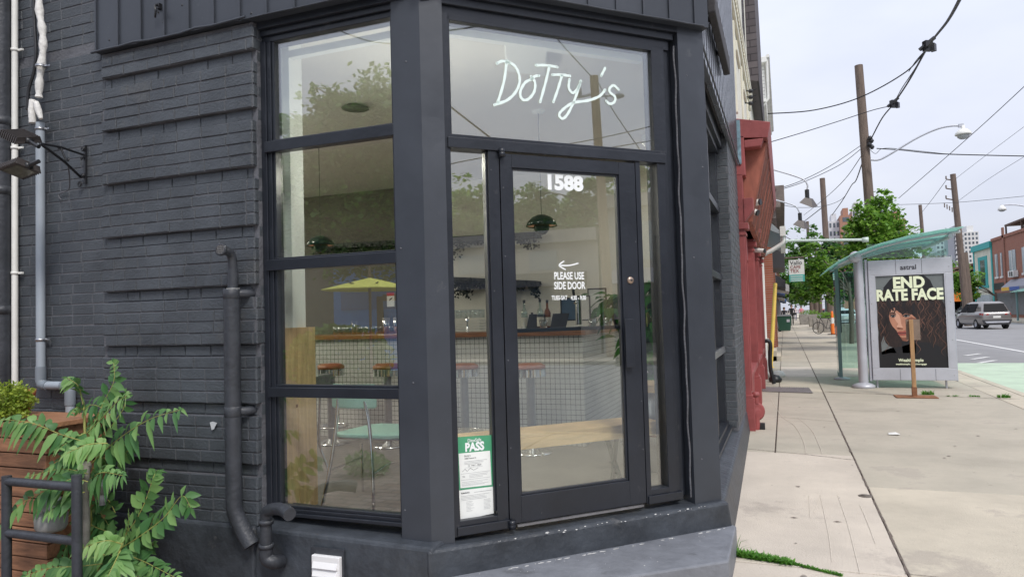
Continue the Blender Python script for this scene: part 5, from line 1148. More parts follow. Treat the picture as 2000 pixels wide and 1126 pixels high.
for k in range(3):
    p = Yp(1466, 178+k*12, 13.5); T = thing('cable_insulator', ['black cable insulator, topmost of three on the cream wall', 'black cable insulator, middle of three on the cream wall', 'black cable insulator, lowest of three on the cream wall'][k], 'insulator', p, 'cable insulators')
    m = MB(); m.lathe([(0, -.03), (.03, -.03), (.045, 0), (.03, .03), (0, .03)], p, 10); m.tube([p, p+Vector((.10, 0, .03))], .01, 5); m.tube([p+Vector((-.1, 0, .02)), p], .012, 5); m.build('knob', M_black, T)
# blue grey shop with white gutter and downpipe
BG = thing('blue_grey_house', 'narrow pale blue boarded house with a white gutter and bent downpipe', 'building', (-.6, 17.05, 0))
m = MB(); m.box((-5, 17.02, -.1), (-.52, 22.4, 3.9)); m.build('wall', M_bluew, BG)
m = MB(); m.prism([(-.55, 17.05, 3.5), (-.02, 17.05, 3.25), (-.02, 17.05, 3.32), (-.55, 17.05, 3.9)], (0, 5.3, 0)); m.build('soffit', mat('grey_soffit', (.32, .36, .38), .6), BG)
m = MB(); m.box((-.02, 17.03, 3.2), (.10, 22.4, 3.42)); m.tube(spline([(.03, 17.15, 3.2), (.02, 17.15, 3.05), (-.20, 17.15, 2.9), (-.42, 17.15, 2.78), (-.44, 17.15, 2.6)], 5), .05, 10); m.tube([(-.44, 17.15, 2.62), (-.44, 17.15, .12), (-.35, 17.15, .02)], .05, 10); m.build('gutter', M_whp, BG)
# brick house with stoop, further row
M_rbr = brickmat('red_brick', (.30, .085, .045), (.36, .12, .07), (.30, .26, .22), .22, .075, .008, 'YZ', var=.25, bump=.5)
M_rbrx = brickmat('red_brick_front', (.30, .085, .045), (.36, .12, .07), (.30, .26, .22), .22, .075, .008, 'XZ', var=.25, bump=.5)
BH = thing('brick_house', 'orange red brick house with a grey bracketed cornice past the downpipe', 'building', (-.6, 22.5, 0))
m = MB(); m.box((-6, 22.5, -.1), (-.62, 34, 5.2)); m.box((-.62, 24.6, -.1), (-.30, 25.3, 4.6)); m.box((-.62, 31, -.1), (-.30, 31.7, 4.6)); m.build('wall', M_rbr, BH)
m = MB(); m.box((-.62, 22.5, 4.6), (.02, 34, 4.75)); m.box((-.62, 22.5, 4.75), (.14, 34, 5.25))
for k in range(20): m.box((-.6, 22.7+k*.55, 4.3), (-.12, 22.82+k*.55, 4.6))
m.build('cornice', mat('grey_brown_cornice', (.17, .14, .13), .7, nscale=6, namt=.3), BH)
m = MB(); m.box((-.64, 22.9, .1), (-.60, 23.9, 3.6)); m.box((-.64, 26, .8), (-.60, 30.5, 2.8)); m.build('window', mat('dark_upper_glass', (0, 0, 0)), BH)
m = MB()
for k in range(4): m.box((-.62, 22.6+.0, -.1), (-.15-.12*k, 24.4, .16*(k+1)-.02))
m.build('stoop', M_slabC, BH)
m = MB(); m.box((-.62, 25.6, 2.95), (.08, 29, 3.9)); m.build('sign_box', mat('dark_sign', (.05, .05, .055), .5), BH)
fr_, to_ = 34, 0
cols = [((.30, .28, .27), 'grey rendered'), ((.35, .12, .08), 'dull red brick'), ((.55, .52, .46), 'cream'), ((.16, .16, .18), 'charcoal'), ((.32, .14, .09), 'brown brick'), ((.45, .44, .42), 'pale grey')]
y = 34.3
for i, (c, nm) in enumerate(cols):
    d = [7, 9, 10, 14, 22, 40][i]; h = [5.6, 6.2, 5.8, 6.6, 6.0, 6.4][i]
    T = thing('shop_building', '%s two storey shop building, %s down the left row past the brick house' % (nm, ['first', 'second', 'third', 'fourth', 'fifth', 'last'][i]), 'building', (-.6, y, 0), 'row of small shops')
    m = MB(); m.box((-7, y, -.1), (-.6, y+d-.1, h)); m.box((-.6, y, h-.3), (-.35, y+d-.1, h)); m.build('wall', mat('shop_wall_%s' % nm.replace(' ', '_'), c, .8, nscale=2, namt=.2), T)
    m = MB(); m.box((-.61, y+.5, .5), (-.57, y+d-.6, 2.5)); m.build('shop_window', M_black, T)
    m = MB(); m.prism([(-.6, y+.2, 2.7), (.10+.2*(i % 2), y+.2, 2.5), (.10+.2*(i % 2), y+.2, 2.85), (-.6, y+.2, 3.3)], (0, d-.6, 0)); m.build('awning', mat('awning_%d' % (i % 3), [(.05, .05, .06), (.5, .5, .5), (.06, .12, .3)][i % 3], .7), T)
    y += d
# yellow pole, security cameras, standpipe
m = MB(); a = Yp(1470, 767-2, 19); p0 = Vector((-.33, 20.2, 0)); m.tube([Vector((-.40, 20.0, 0)), Vector((-.20, 20.6, 2.25))], .05, 12); m.lathe([(0, 0), (.09, 0), (.09, .02), (0, .02)], (-.40, 20.0, 0), 12)
tag(m.build('yellow_pole', mat('yellow_paint', (.75, .52, .10), .5, nscale=5, namt=.1)), 'slanting yellow painted steel pole beside the white downpipe', 'pole')
def seccam(px, py, y, L_, label, ang=.2, m_=None):
    p = Yp(px, py, y); T = thing('security_camera', label, 'camera', p, 'security cameras on the red shop'); s = L_
    d = Vector((.93, -.34, -.25+ang)).normalized()
    m = MB(); m.tube([p-d*s*.5, p+d*s*.42], s*.20, 14); m.build('body', M_whp, T)
    m = MB(); m.tube([p+d*s*.40, p+d*s*.50], s*.205, 14); m.build('hood', M_black, T)
    m = MB(); m.tube([p-d*s*.4, p-d*s*.5+Vector((-s*.5, .05, -s*.1))], s*.08, 8); m.lathe([(0, 0), (s*.2, 0), (s*.2, s*.1), (0, s*.1)], p-d*s*.55+Vector((-s*.55, .05, -s*.1)), 12, ax=(1, 0, 0)); m.build('mount', M_whp, T)
seccam(1471, 396, 10.0, .21, 'white bullet security camera with black hood, upper one at the red pilaster', .25)
seccam(1467, 412, 10.0, .21, 'white bullet security camera pointing down under the upper one', -.15)
seccam(1484, 489, 13.4, .20, 'white security camera lower down the red shopfront', .1)
m = MB(); m.tube(spline([Yp(1457, 390, 9.9), Yp(1449, 402, 9.7), Yp(1440, 404, 9.58), Yp(1434, 396, 9.55), Yp(1434, 390, 9.5)], 6), .009, 6); m.lathe([(0, -.05), (.035, -.05), (.035, .05), (0, .05)], Yp(1434, 397, 9.5), 10)
tag(m.build('camera_cable', M_black), 'looped black cable running from the brick pier to the upper camera', 'cable')
SP = thing('standpipe', 'red painted fire standpipe with a round disc at the foot of the red shop', 'standpipe', Yp(1479, 830, 9.75))
yq = 9.72; c_ = Yp(1477, 803, yq); m = MB(); m.lathe([(0, -.03), (.105, -.03), (.118, -.01), (.118, .015), (.09, .03), (.07, .02), (.04, .035), (0, .035)], c_, 22, ax=(.55, -.83, 0)); m.build('disc', M_red, SP)
m = MB(); m.tube([Yp(1477, 788, yq), Yp(1476, 772, yq)], .035, 10); m.lathe([(0, -.03), (.045, -.02), (.05, 0), (.04, .03), (0, .04)], Yp(1476, 770, yq), 12); m.tube([c_, Yp(1478, 828, yq), Yp(1477, 845, yq), Yp(1470, 848, yq)], .042, 10); m.tube([c_, c_+Vector((-.12, .05, 0))], .05, 10); m.build('pipe', M_red, SP)
m = MB(); m.box(Yp(1482, 826, yq)+Vector((-.02, 0, 0)), Yp(1493, 841, yq)+Vector((.01, .08, 0))); m.build('valve_box', M_black, SP, bevel=.005)
m = MB(); p = Vector((-.30, 15.5, 0)); m.tube(spline([p+Vector((-.1, 0, .9)), p+Vector((0, 0, .85)), p+Vector((-.02, 0, .4)), p+Vector((.04, 0, .02))], 5), .04, 8); m.lathe([(0, 0), (.12, 0), (.14, .06), (.08, .14), (0, .16)], p+Vector((.06, .6, 0)), 14)
tag(m.build('gas_meter_pipe', M_black), 'dark meter pipes and a white dome low against the pale blue house', 'pipe')
m = MB(); m.lathe([(0, 0), (.13, 0), (.15, .05), (.09, .13), (0, .15)], (-.18, 17.3, 0), 16); tag(m.build('vent_dome', M_whp), 'white round vent dome on the pavement beside the downpipe', 'vent')
# sign lights
def goose(px0, py0, px1, py1, px2, py2, yd, label):
    a, b, c = Yp(px0, py0, yd), Yp(px1, py1, yd), Yp(px2, py2, yd); T = thing('sign_lamp', label, 'lamp', c, 'gooseneck sign lamps')
    m = MB(); q = spline([a, a.lerp(b, .55)+Vector((0, 0, .02)), b+Vector((-.03, 0, .02)), b+Vector((.05, 0, -.12)), c+Vector((0, 0, .28))], 6); m.tube(q, .018, 8); m.build('arm', M_steelp, T)
    m = MB(); m.tube([c+Vector((0, 0, .28)), c+Vector((0, 0, .08))], .05, 10); m.build('knuckle', M_black, T)
    m = MB(); m.add([c+Vector(v) for v in ((-.18, -.12, -.02), (.10, -.12, -.16), (.22, .12, -.10), (-.08, .12, .04), (-.05, -.05, .10), (.08, -.05, .05), (.12, .06, .07), (0, .06, .12))], [(3, 2, 1, 0), (4, 5, 6, 7), (0, 1, 5, 4), (1, 2, 6, 5), (2, 3, 7, 6), (3, 0, 4, 7)]); m.build('head', mat('lamp_brown', (.09, .075, .07), .5), T)
goose(1505, 330, 1572, 352, 1577, 394, 17.5, 'gooseneck sign lamp with a copper head, upper of the two over the pavement')
goose(1505, 388, 1556, 404, 1563, 437, 19.5, 'gooseneck sign lamp with a black head, lower of the two over the pavement')
a, b = Yp(1518, 469, 20.5), Yp(1690, 468, 20.5); m = MB(); m.tube([a+Vector((-.3, 0, 0)), b], .035, 10); m.lathe([(0, -.06), (.08, -.06), (.08, .06), (0, .06)], b, 10); tag(m.build('awning_arm', mat('pale_green_pipe', (.58, .66, .62), .5)), 'long pale green horizontal pipe reaching over the sidewalk', 'pipe')
VS_ = thing('hanging_sign', 'white and teal hanging shop sign lettered Vallo under the trees', 'sign', Yp(1554, 550, 27)); a, b = Yp(1540, 508, 27), Yp(1572, 549, 27)
m = MB(); m.box((a.x, 26.95, b.z), (b.x, 27.03, a.z)); m.build('board', M_whp, VS_); m = MB(); m.box((a.x, 26.94, b.z), (b.x, 26.949, b.z+(a.z-b.z)*.32)); m.build('teal_band', mat('teal_print', (.08, .42, .38), .6), VS_)
for t, z, s_, m_ in (('Vallo', .78, .20, M_ink), ('CAFE', .60, .15, M_red), ('TEX', .42, .16, M_red)): text(t, s_, (a.x+.04, 26.945, b.z+(a.z-b.z)*z), (1, 0, 0), UZ, 'lettering', m_, VS_, .001, .002, 'LEFT')
for z in (.22, .12, .03): m = MB(); m.box((a.x+.04, 26.934, b.z+(a.z-b.z)*z), (b.x-.06, 26.938, b.z+(a.z-b.z)*(z+.035))); m.build('text_line', M_whp, VS_)
m = MB(); m.tube([(-.6, 27, a.z+.08), (b.x, 27, a.z+.08)], .03, 8); m.build('bracket', M_pole, VS_)
# ------------------------------------------------------------------ bus shelter
BS = thing('bus_shelter', 'glass bus shelter with a curved green glass roof and grey advertising panel', 'bus shelter', (2.2, 16.2, 0))
def cyl(a, b, r, n=18): m = MB(); m.tube([a, b], r, n); return m
cyl((1.36, 15.05, 0), (1.36, 15.05, 2.50), .085, 20).build('post', M_steelp, BS)
m = MB(); m.lathe([(0, 0), (.20, 0), (.20, .05), (.14, .085), (.085, .10)], (1.36, 15.05, 0), 24); m.build('post_base', M_steelp, BS)
m = MB(); m.lathe([(0, -.075), (.09, -.075), (.105, -.06), (.105, .06), (.09, .075), (0, .075)], (1.30, 14.90, 2.50), 22, ax=(0, 1, 0)); m.lathe([(0, -.085), (.03, -.085), (.03, -.08)], (1.30, 14.90, 2.50), 10, ax=(0, 1, 0)); m.build('post_cap', M_steelp, BS)
m = MB(); A_ = [(1.53, .145), (2.905, .15), (2.905, 2.42), (1.50, 2.42)]
m.box((1.52, 15.0, .15), (2.905, 15.24, .365)); m.box((1.52, 15.0, 2.135), (2.905, 15.24, 2.42)); m.box((1.52, 15.0, .365), (1.625, 15.24, 2.135)); m.box((2.79, 15.0, .365), (2.905, 15.24, 2.135)); m.box((1.625, 15.03, .365), (2.79, 15.24, 2.135)); m.box((1.47, 15.03, .13), (1.515, 15.22, 2.45)); m.box((2.908, 15.03, .13), (2.925, 15.22, 2.45))
ad = m.build('advert_panel', M_steelp, BS, bevel=.008)
for b0, b1 in (((1.99, 14.996, 2.14), (1.994, 15.0, 2.42)), ((2.42, 14.996, 2.14), (2.424, 15.0, 2.42)), ((2.56, 14.996, .15), (2.564, 15.0, .36)), ((1.98, 14.996, .15), (1.984, 15.0, .36))): m = MB(); m.box(b0, b1); m.build('seam', M_black, ad)
for x_ in (1.56, 2.86):
    for z_ in (.25, .9, 1.6, 2.25): m = MB(); m.lathe([(0, .004), (.009, .003), (.011, 0)], (x_, 15.0, z_), 8, ax=(0, -1, 0)); m.build('bolt', M_steel, ad)
for x_ in (1.60, 2.74): cyl((x_, 15.1, 0), (x_, 15.1, .15), .018, 8).build('foot', M_steelp, BS)
text('astral', .125, (2.20, 14.994, 2.225), (1, 0, 0), UZ, 'lettering', M_ink, BS, .001, .002)
# the poster
PX0, PX1, PZ0, PZ1 = 1.64, 2.775, .385, 2.12
def PU(u, v): return (PX0+(PX1-PX0)*u, PZ0+(PZ1-PZ0)*v)
def zq(x, y):   # location inside the poster artwork
    t = (y-352)/(885-352); xl = 303+(335-303)*t; xr = 720+(757-720)*t; return ((x-xl)/(xr-xl), 1-t+.0*x-(x-xl)/(xr-xl)*.0+((x-xl)/(xr-xl))*(-.026)*(1-t))
hair = mat('poster_hair', (.040, .022, .018), .35, nscale=7, col2=(.012, .009, .009), streak=(5, 1, 1.6))
PM = [mat('poster_grey', (.17, .19, .19), .35, nscale=3, namt=.15), hair, mat('poster_skin', (.50, .235, .15), .35, nscale=9, namt=.16), mat('poster_skin_shade', (.23, .085, .05), .35, nscale=9, namt=.2), mat('poster_lips', (.36, .09, .07), .35), mat('poster_dark', (.012, .012, .014), .3), mat('poster_eye', (.20, .19, .18), .3), mat('poster_cream', (.86, .92, .66), .4), mat('poster_strand', (.11, .055, .038), .35), mat('poster_skin_light', (.66, .37, .26), .35), mat('poster_curl', (.17, .085, .06), .35)]
m = MB()
def poly(pts, mi, lay):
    P_ = [PU(*zq(*p)) for p in pts]; m.add([(x, 15.0285-lay*.0009, z) for x, z in P_], [tuple(range(len(P_)))], mi)
m.add([(x, 15.0285, z) for x, z in (PU(0, 0), PU(1, 0), PU(1, 1), PU(0, 1))], [(0, 1, 2, 3)], 0)
# hair mass outline
poly([(335, 885), (330, 800), (322, 740), (330, 680), (318, 620), (322, 560), (315, 500), (335, 470), (360, 420), (395, 372), (430, 348), (600, 345), (640, 375), (662, 420), (700, 470), (728, 520), (735, 600), (742, 700), (750, 800), (757, 884)], 1, 1)
poly([(345, 740), (360, 700), (372, 740), (395, 760), (425, 770), (440, 800), (400, 800), (350, 810)], 0, 2)
poly([(400, 548), (425, 535), (450, 560), (475, 575), (500, 560), (530, 575), (560, 600), (556, 640), (545, 690), (520, 722), (500, 733), (478, 728), (462, 705), (440, 670), (415, 645), (398, 615), (392, 585)], 2, 3)
poly([(500, 600), (530, 590), (560, 600), (552, 660), (535, 705), (520, 722), (508, 700), (512, 660), (500, 640)], 3, 4)
poly([(430, 560), (455, 578), (462, 600), (455, 635), (440, 620), (425, 598)], 9, 4)
poly([(398, 560), (420, 545), (432, 556), (410, 572)], 9, 4)
poly([(452, 598), (462, 596), (468, 630), (478, 650), (470, 658), (448, 655), (440, 645), (450, 630)], 9, 5)
poly([(440, 655), (450, 650), (470, 653), (482, 657), (478, 662), (450, 662)], 3, 6)
poly([(403, 585), (415, 578), (432, 584), (428, 592), (410, 593)], 6, 6); poly([(410, 583), (422, 580), (424, 592), (412, 592)], 5, 7); poly([(398, 580), (414, 572), (436, 580), (434, 584), (414, 577), (402, 586)], 5, 8)
poly([(478, 585), (495, 577), (520, 582), (516, 590), (492, 592)], 6, 6); poly([(490, 580), (503, 578), (504, 590), (492, 591)], 5, 7); poly([(474, 585), (494, 573), (524, 580), (522, 584), (495, 578), (480, 588)], 5, 8)
poly([(396, 570), (412, 560), (436, 570), (434, 575), (412, 567), (398, 576)], 1, 8); poly([(470, 575), (494, 562), (528, 570), (526, 577), (495, 568), (472, 581)], 1, 8)
poly([(442, 680), (460, 672), (474, 675), (490, 670), (512, 680), (495, 683), (460, 684)], 4, 6); poly([(445, 684), (470, 686), (510, 682), (498, 695), (470, 699), (452, 694)], 4, 6); poly([(440, 681), (470, 684), (514, 680), (514, 683), (470, 688), (442, 684)], 5, 7)
poly([(462, 705), (480, 712), (500, 710), (515, 715), (500, 733), (478, 728)], 3, 5)
poly([(470, 733), (505, 733), (530, 715), (560, 750), (560, 800), (480, 800)], 5, 2)
poly([(335, 885), (333, 800), (370, 782), (415, 768), (480, 760), (560, 735), (650, 740), (720, 770), (753, 820), (757, 884)], 5, 2)
poly([(355, 420), (395, 372), (430, 350), (600, 347), (645, 385), (670, 440), (640, 480), (600, 470), (430, 478), (400, 500)], 5, 2)
# fringe and waves of hair
rr = random.Random(21)
def strand(pts, w, mi, lay):
    q = spline([Vector((*PU(*zq(*p)), 0)) for p in pts], 5)
    L_, Rr = [], []
    for i in range(len(q)):
        d = (q[min(i+1, len(q)-1)]-q[max(i-1, 0)]).normalized(); k = w*math.sin(math.pi*(i+.6)/(len(q)+.4)); L_.append(q[i]+Vector((-d.y, d.x, 0))*k); Rr.append(q[i]-Vector((-d.y, d.x, 0))*k)
    for i in range(len(q)-1): m.add([(v.x, 15.0285-lay*.0009, v.y) for v in (L_[i], Rr[i], Rr[i+1], L_[i+1])], [(0, 1, 2, 3)], mi)
for i in range(26):
    x = 390+i*7; strand([(x+rr.uniform(-8, 8), 470), (x-6+rr.uniform(-8, 8), 510), (x+rr.uniform(-14, 10), 548+abs(i-9)*1.8+rr.uniform(-8, 14))], .012, 1 if i % 3 else 5, 9+.1*(i % 9))
for i in range(70):
    x = rr.choice([rr.uniform(318, 385), rr.uniform(568, 735), rr.uniform(568, 735)]); y = rr.uniform(440, 700); am = rr.uniform(6, 16); ph = rr.uniform(0, 6)
    strand([(x+am*math.sin(ph+k*1.3), min(870, y+k*16)) for k in range(rr.choice([5, 7, 9]))], rr.uniform(.002, .0075), rr.choice([8, 8, 5, 10]), 10.2+.035*i)
for i in range(22):
    x = rr.uniform(400, 640); strand([(x, 478+rr.uniform(0, 12)), (x+rr.uniform(-20, 10), 500), (x+rr.uniform(-26, 18), 528)], .003, 8, 12.6+.05*i)
po = m.build('poster', PM, BS, fix=False)
text('END', .285, (2.195, 15.006, 1.885), (1, 0, 0), UZ, 'headline', PM[7], BS, .001, .013, sx=.92)
text('RATE FACE', .285, (2.195, 15.0055, 1.655), (1, 0, 0), UZ, 'headline', PM[7], BS, .001, .013, sx=.78)
text('Wealthsimple', .082, (2.17, 15.006, .50), (1, 0, 0), UZ, 'print', PM[7], BS, .001, .002, sx=.9)
text('wealthsimple.com/mortgage', .045, (2.17, 15.006, .44), (1, 0, 0), UZ, 'print', PM[7], BS, .001, .001)
m = MB(); m.box((1.622, 15.0, .362), (2.793, 15.004, .385)); m.box((1.622, 15.0, 2.12), (2.793, 15.004, 2.138)); m.box((1.622, 15.0, .385), (1.64, 15.004, 2.12)); m.box((2.775, 15.0, .385), (2.793, 15.004, 2.12)); m.build('poster_edge', M_steelp, ad)
# roof: curved glass vault on ribs
m = MB(); prof = [(.80, 2.28), (1.0, 2.42), (1.3, 2.56), (1.7, 2.70), (2.2, 2.82), (2.7, 2.89), (3.06, 2.92)]
V = []; F = []; yr = [14.65, 15.4, 16.2, 17.0, 17.8]
for y_ in yr:
    for x_, z_ in prof: V.append((x_, y_, z_)); V.append((x_, y_, z_+.014))
n = len(prof)*2
for j in range(len(yr)-1):
    for i in range(len(prof)-1):
        a = j*n+2*i; F.append((a, a+2, a+n+2, a+n)); F.append((a+1, a+n+1, a+n+3, a+3))
for i in range(len(prof)-1): a = 2*i; F.append((a, a+1, a+3, a+2)); a += n*(len(yr)-1); F.append((a, a+2, a+3, a+1))
m.add(V, F, 0, True)
M_roofg = bpy.data.materials.new('green_frosted_glass'); M_roofg.use_nodes = True; b_ = M_roofg.node_tree.nodes['Principled BSDF']; b_.inputs['Base Color'].default_value = (.52, .78, .72, 1); b_.inputs['Roughness'].default_value = .18
K_ = M_roofg.node_tree.links.new; tr_ = M_roofg.node_tree.nodes.new('ShaderNodeBsdfTransparent'); tr_.inputs['Color'].default_value = (.70, .92, .86, 1); mx_ = M_roofg.node_tree.nodes.new('ShaderNodeMixShader'); mx_.inputs[0].default_value = .82; tl_ = M_roofg.node_tree.nodes.new('ShaderNodeBsdfTranslucent'); tl_.inputs['Color'].default_value = (.45, .75, .68, 1); mx2 = M_roofg.node_tree.nodes.new('ShaderNodeMixShader'); mx2.inputs[0].default_value = .5
K_(b_.outputs[0], mx2.inputs[1]); K_(tl_.outputs[0], mx2.inputs[2]); K_(tr_.outputs[0], mx_.inputs[1]); K_(mx2.outputs[0], mx_.inputs[2]); K_(mx_.outputs[0], M_roofg.node_tree.nodes['Material Output'].inputs['Surface'])
m.build('roof', M_roofg, BS, fix=False)
for y_ in (14.95, 16.2, 17.5):
    m = MB(); m.tube([(x_, y_, z_-.05) for x_, z_ in prof[1:]], .028, 8); m.build('roof_rib', M_steelp, BS)
for x_, z_ in ((1.22, 2.50), (2.9, 2.80)): m = MB(); m.tube([(x_, 14.9, z_), (x_, 17.6, z_)], .045, 10); m.build('roof_beam', M_steelp, BS)
m = MB(); 
for k in range(10): m.lathe([(0, 0), (.016, 0), (.016, .01), (0, .01)], (1.0+.2*k, 14.75, 2.45+.047*k+(.05 if k > 1 else 0)), 8)
m.build('roof_bolts', M_steelp, BS)
m = MB(); m.box((1.53, 15.08, 2.46), (2.88, 15.09, 2.74)); m.build('glass_panel', M_thin, BS)
m = MB(); m.box((2.885, 15.3, .18), (2.893, 17.6, 2.6)); m.build('glass_panel', M_thin, BS)
m = MB(); m.box((1.12, 17.55, .18), (2.85, 17.558, 2.35)); m.build('glass_panel', M_thin, BS)
m = MB(); m.box((1.06, 16.78, .12), (1.10, 17.55, 2.32)); m.build('glass_panel', M_thin, BS)
M_tealf = mat('teal_grey_frame', (.20, .30, .31), .4)
for x_, y_ in ((1.08, 16.75), (1.10, 17.57), (2.88, 17.57)):
    m = MB(); m.box((x_-.035, y_-.03, 0), (x_+.035, y_+.03, 2.46)); m.build('post', M_tealf, BS)
m = MB(); m.lathe([(0, 0), (.16, 0), (.16, .03), (.09, .05), (0, .05)], (1.10, 16.75, 0), 18); m.build('post_base', M_steelp, BS)
m = MB(); m.box((1.115, 16.9, 1.0), (1.15, 17.4, 2.2)); m.build('timetable', mat('timetable_print', (.09, .10, .11), .4, nscale=20, namt=.6), BS)
m = MB(); m.box((1.6, 16.9, .50), (2.75, 17.25, .54)); m.box((1.75, 17.0, .0), (1.80, 17.1, .5)); m.box((2.5, 17.0, 0), (2.55, 17.1, .5)); m.box((1.58, 17.25, .55), (2.75, 17.28, .85)); m.build('bench', M_black, BS)
# wooden stake sign in front
SK = thing('wooden_stake', 'bare wooden post with a small plywood board seen from behind by the advert', 'post', (1.995, 13.6, 0))
m = MB(); m.box((1.965, 13.58, .0), (2.025, 13.64, 1.31)); m.build('post', mat('raw_lumber', (.42, .25, .12), .7, nscale=3, namt=.3, streak=(9, 9, .8)), SK, bevel=.003)
m = MB(); m.box((1.925, 13.66, .96), (2.135, 13.675, 1.31)); m.build('board', mat('grey_plywood', (.24, .18, .14), .8, nscale=6, namt=.25), SK)
m = MB(); m.box((1.958, 13.573, .0), (2.032, 13.647, .17)); m.box((1.70, 13.42, .003), (2.32, 13.80, .014)); m.build('base_plate', mat('rusty_plate', (.26, .12, .06), .8, nscale=8, namt=.35), SK)
# ------------------------------------------------------------------ trees
def treemesh(name, label, P_, trunk_h, trunk_r, blobs, n, leaf, lm, tm=None, group=None, cat='tree', lean=(0, 0)):
    P_ = Vector(P_); T = thing(name, label, cat, P_, group); m = MB(); top = P_+Vector((lean[0], lean[1], trunk_h))
    m.tube(spline([P_-Vector((0, 0, .1)), P_.lerp(top, .5)+Vector((.04, 0, 0)), top], 5), [trunk_r*(1.15-.5*i/10) for i in range(11)], 10)
    for c, r_ in blobs:
        c = P_+Vector(c); m.tube(spline([top-Vector((0, 0, trunk_h*.15)), top.lerp(c, .5)+Vector((U(-.2, .2), U(-.2, .2), .1)), c], 4), [trunk_r*.5*(1-.09*i) for i in range(9)], 6)
        for _ in range(5):
            e = c+Vector((U(-1, 1), U(-1, 1), U(-.3, 1)))*r_*.8; m.tube([c, c.lerp(e, .5)+Vector((0, 0, .05)), e], [trunk_r*.14, trunk_r*.09, trunk_r*.04], 4)
    m.build('trunk', tm or M_pole, T)
    l = MB(); tot = sum(r**2 for _, r in blobs)
    for c, r_ in blobs:
        c = P_+Vector(c); k = int(n*r_**2/tot); nc = max(6, k//26); cl = []
        for _ in range(nc):
            d = Vector((random.gauss(0, 1), random.gauss(0, 1), random.gauss(0, .85))).normalized(); cl.append(c+d*r_*U(.35, 1.08))
        for i in range(k):
            q = cl[i % nc]; p = q+Vector((random.gauss(0, 1), random.gauss(0, 1), random.gauss(0, .6)))*r_*.17
            d = Vector((U(-1, 1), U(-1, 1), U(-.8, .4))).normalized(); e = d.cross(Vector((U(-.5, .5), U(-.5, .5), 1))).normalized(); s_ = leaf*U(.6, 1.3)
            l.add([p-d*s_*.5, p+e*s_*.36, p+d*s_*.5, p-e*s_*.36], [(0, 1, 2, 3)])
    l.build('crown', lm, T, fix=False); return T
def pt(px, py, y): return Yp(px, py, y)
def blobs_at(base, L_): return [((Yp(a, b, base[1]+dy)-Vector(base)), r) for a, b, dy, r in L_]
B_ = (3.15, 27.0, 0)
treemesh('street_tree', 'tall bright green tree rising behind the bus shelter roof', B_, 2.8, .11, blobs_at(B_, [(1718, 395, 0, .45), (1700, 425, -.5, .62), (1735, 430, .5, .60), (1680, 440, 0, .5), (1715, 465, 0, .85), (1750, 470, .5, .75), (1685, 490, -.3, .8), (1770, 480, 0, .55), (1800, 480, .5, .42), (1720, 505, 0, .8)]), 9500, .15, M_leafB, group='street trees on the near pavement')
B_ = (3.0, 38.0, 0)
treemesh('street_tree', 'dark leaved maple between the hanging sign and the shelter', B_, 3.0, .13, blobs_at(B_, [(1645, 478, 0, .8), (1620, 500, 0, .8), (1655, 520, 0, 1.1), (1618, 540, 0, .8), (1680, 490, 0, .8), (1645, 565, 0, .85), (1690, 540, .5, 1.0), (1605, 485, 0, .35)]), 4600, .20, M_leafD, group='street trees on the near pavement')
B_ = (2.6, 33.0, 0)
treemesh('street_tree', 'light green drooping tree partly covering the hanging shop sign', B_, 2.6, .09, blobs_at(B_, [(1590, 490, 0, .55), (1608, 520, 0, .7), (1588, 560, 0, .65), (1612, 572, 0, .5), (1602, 545, 0, .6), (1562, 572, 0, .42), (1625, 560, 0, .5), (1578, 530, 0, .25)]), 3900, .15, M_leafB, group='street trees on the near pavement')
B_ = (2.6, 60.0, 0)
treemesh('street_tree', 'mid green tree further down the pavement behind the hanging sign', B_, 3.6, .16, blobs_at(B_, [(1552, 568, 0, 1.0), (1575, 578, 0, .8), (1538, 558, 0, .8), (1560, 548, 0, 1.2)]), 2600, .28, M_leafM, group='street trees on the near pavement')
B_ = (3.2, 82.0, 0)
treemesh('street_tree', 'tall airy pale tree in the distance above the hanging sign', B_, 7, .22, blobs_at(B_, [(1550, 470, 0, 2.0), (1575, 490, 0, 2.2), (1560, 520, 0, 2.3), (1538, 505, 0, 1.3), (1590, 460, 0, 1.0), (1585, 530, 0, 1.6)]), 2300, .42, M_leafM, group='street trees on the near pavement')
B_ = (19.5, 82.0, 0)
treemesh('street_tree', 'small yellow green tree across the road in front of brick shops', B_, 2.6, .12, blobs_at(B_, [(1880, 545, 0, 1.5), (1868, 560, 0, 1.3), (1895, 555, 0, 1.1), (1900, 575, 0, .7)]), 2600, .34, M_leafB)
B_ = (19.5, 120.0, 0)
treemesh('street_tree', 'distant green tree across the road behind the shelter glass', B_, 4, .2, blobs_at(B_, [(1760, 560, 0, 4), (1790, 560, 0, 4), (1830, 560, 0, 4), (1720, 570, 0, 4)]), 3600, .7, M_leafM)
B_ = (4.2, 120.0, 0)
treemesh('street_tree', 'far tree where the street closes in the distance', B_, 5, .3, [((0, 0, 6), 3.5), ((-3, 2, 5), 3), ((3, 1, 6.5), 3.2)], 3600, .7, M_leafM)
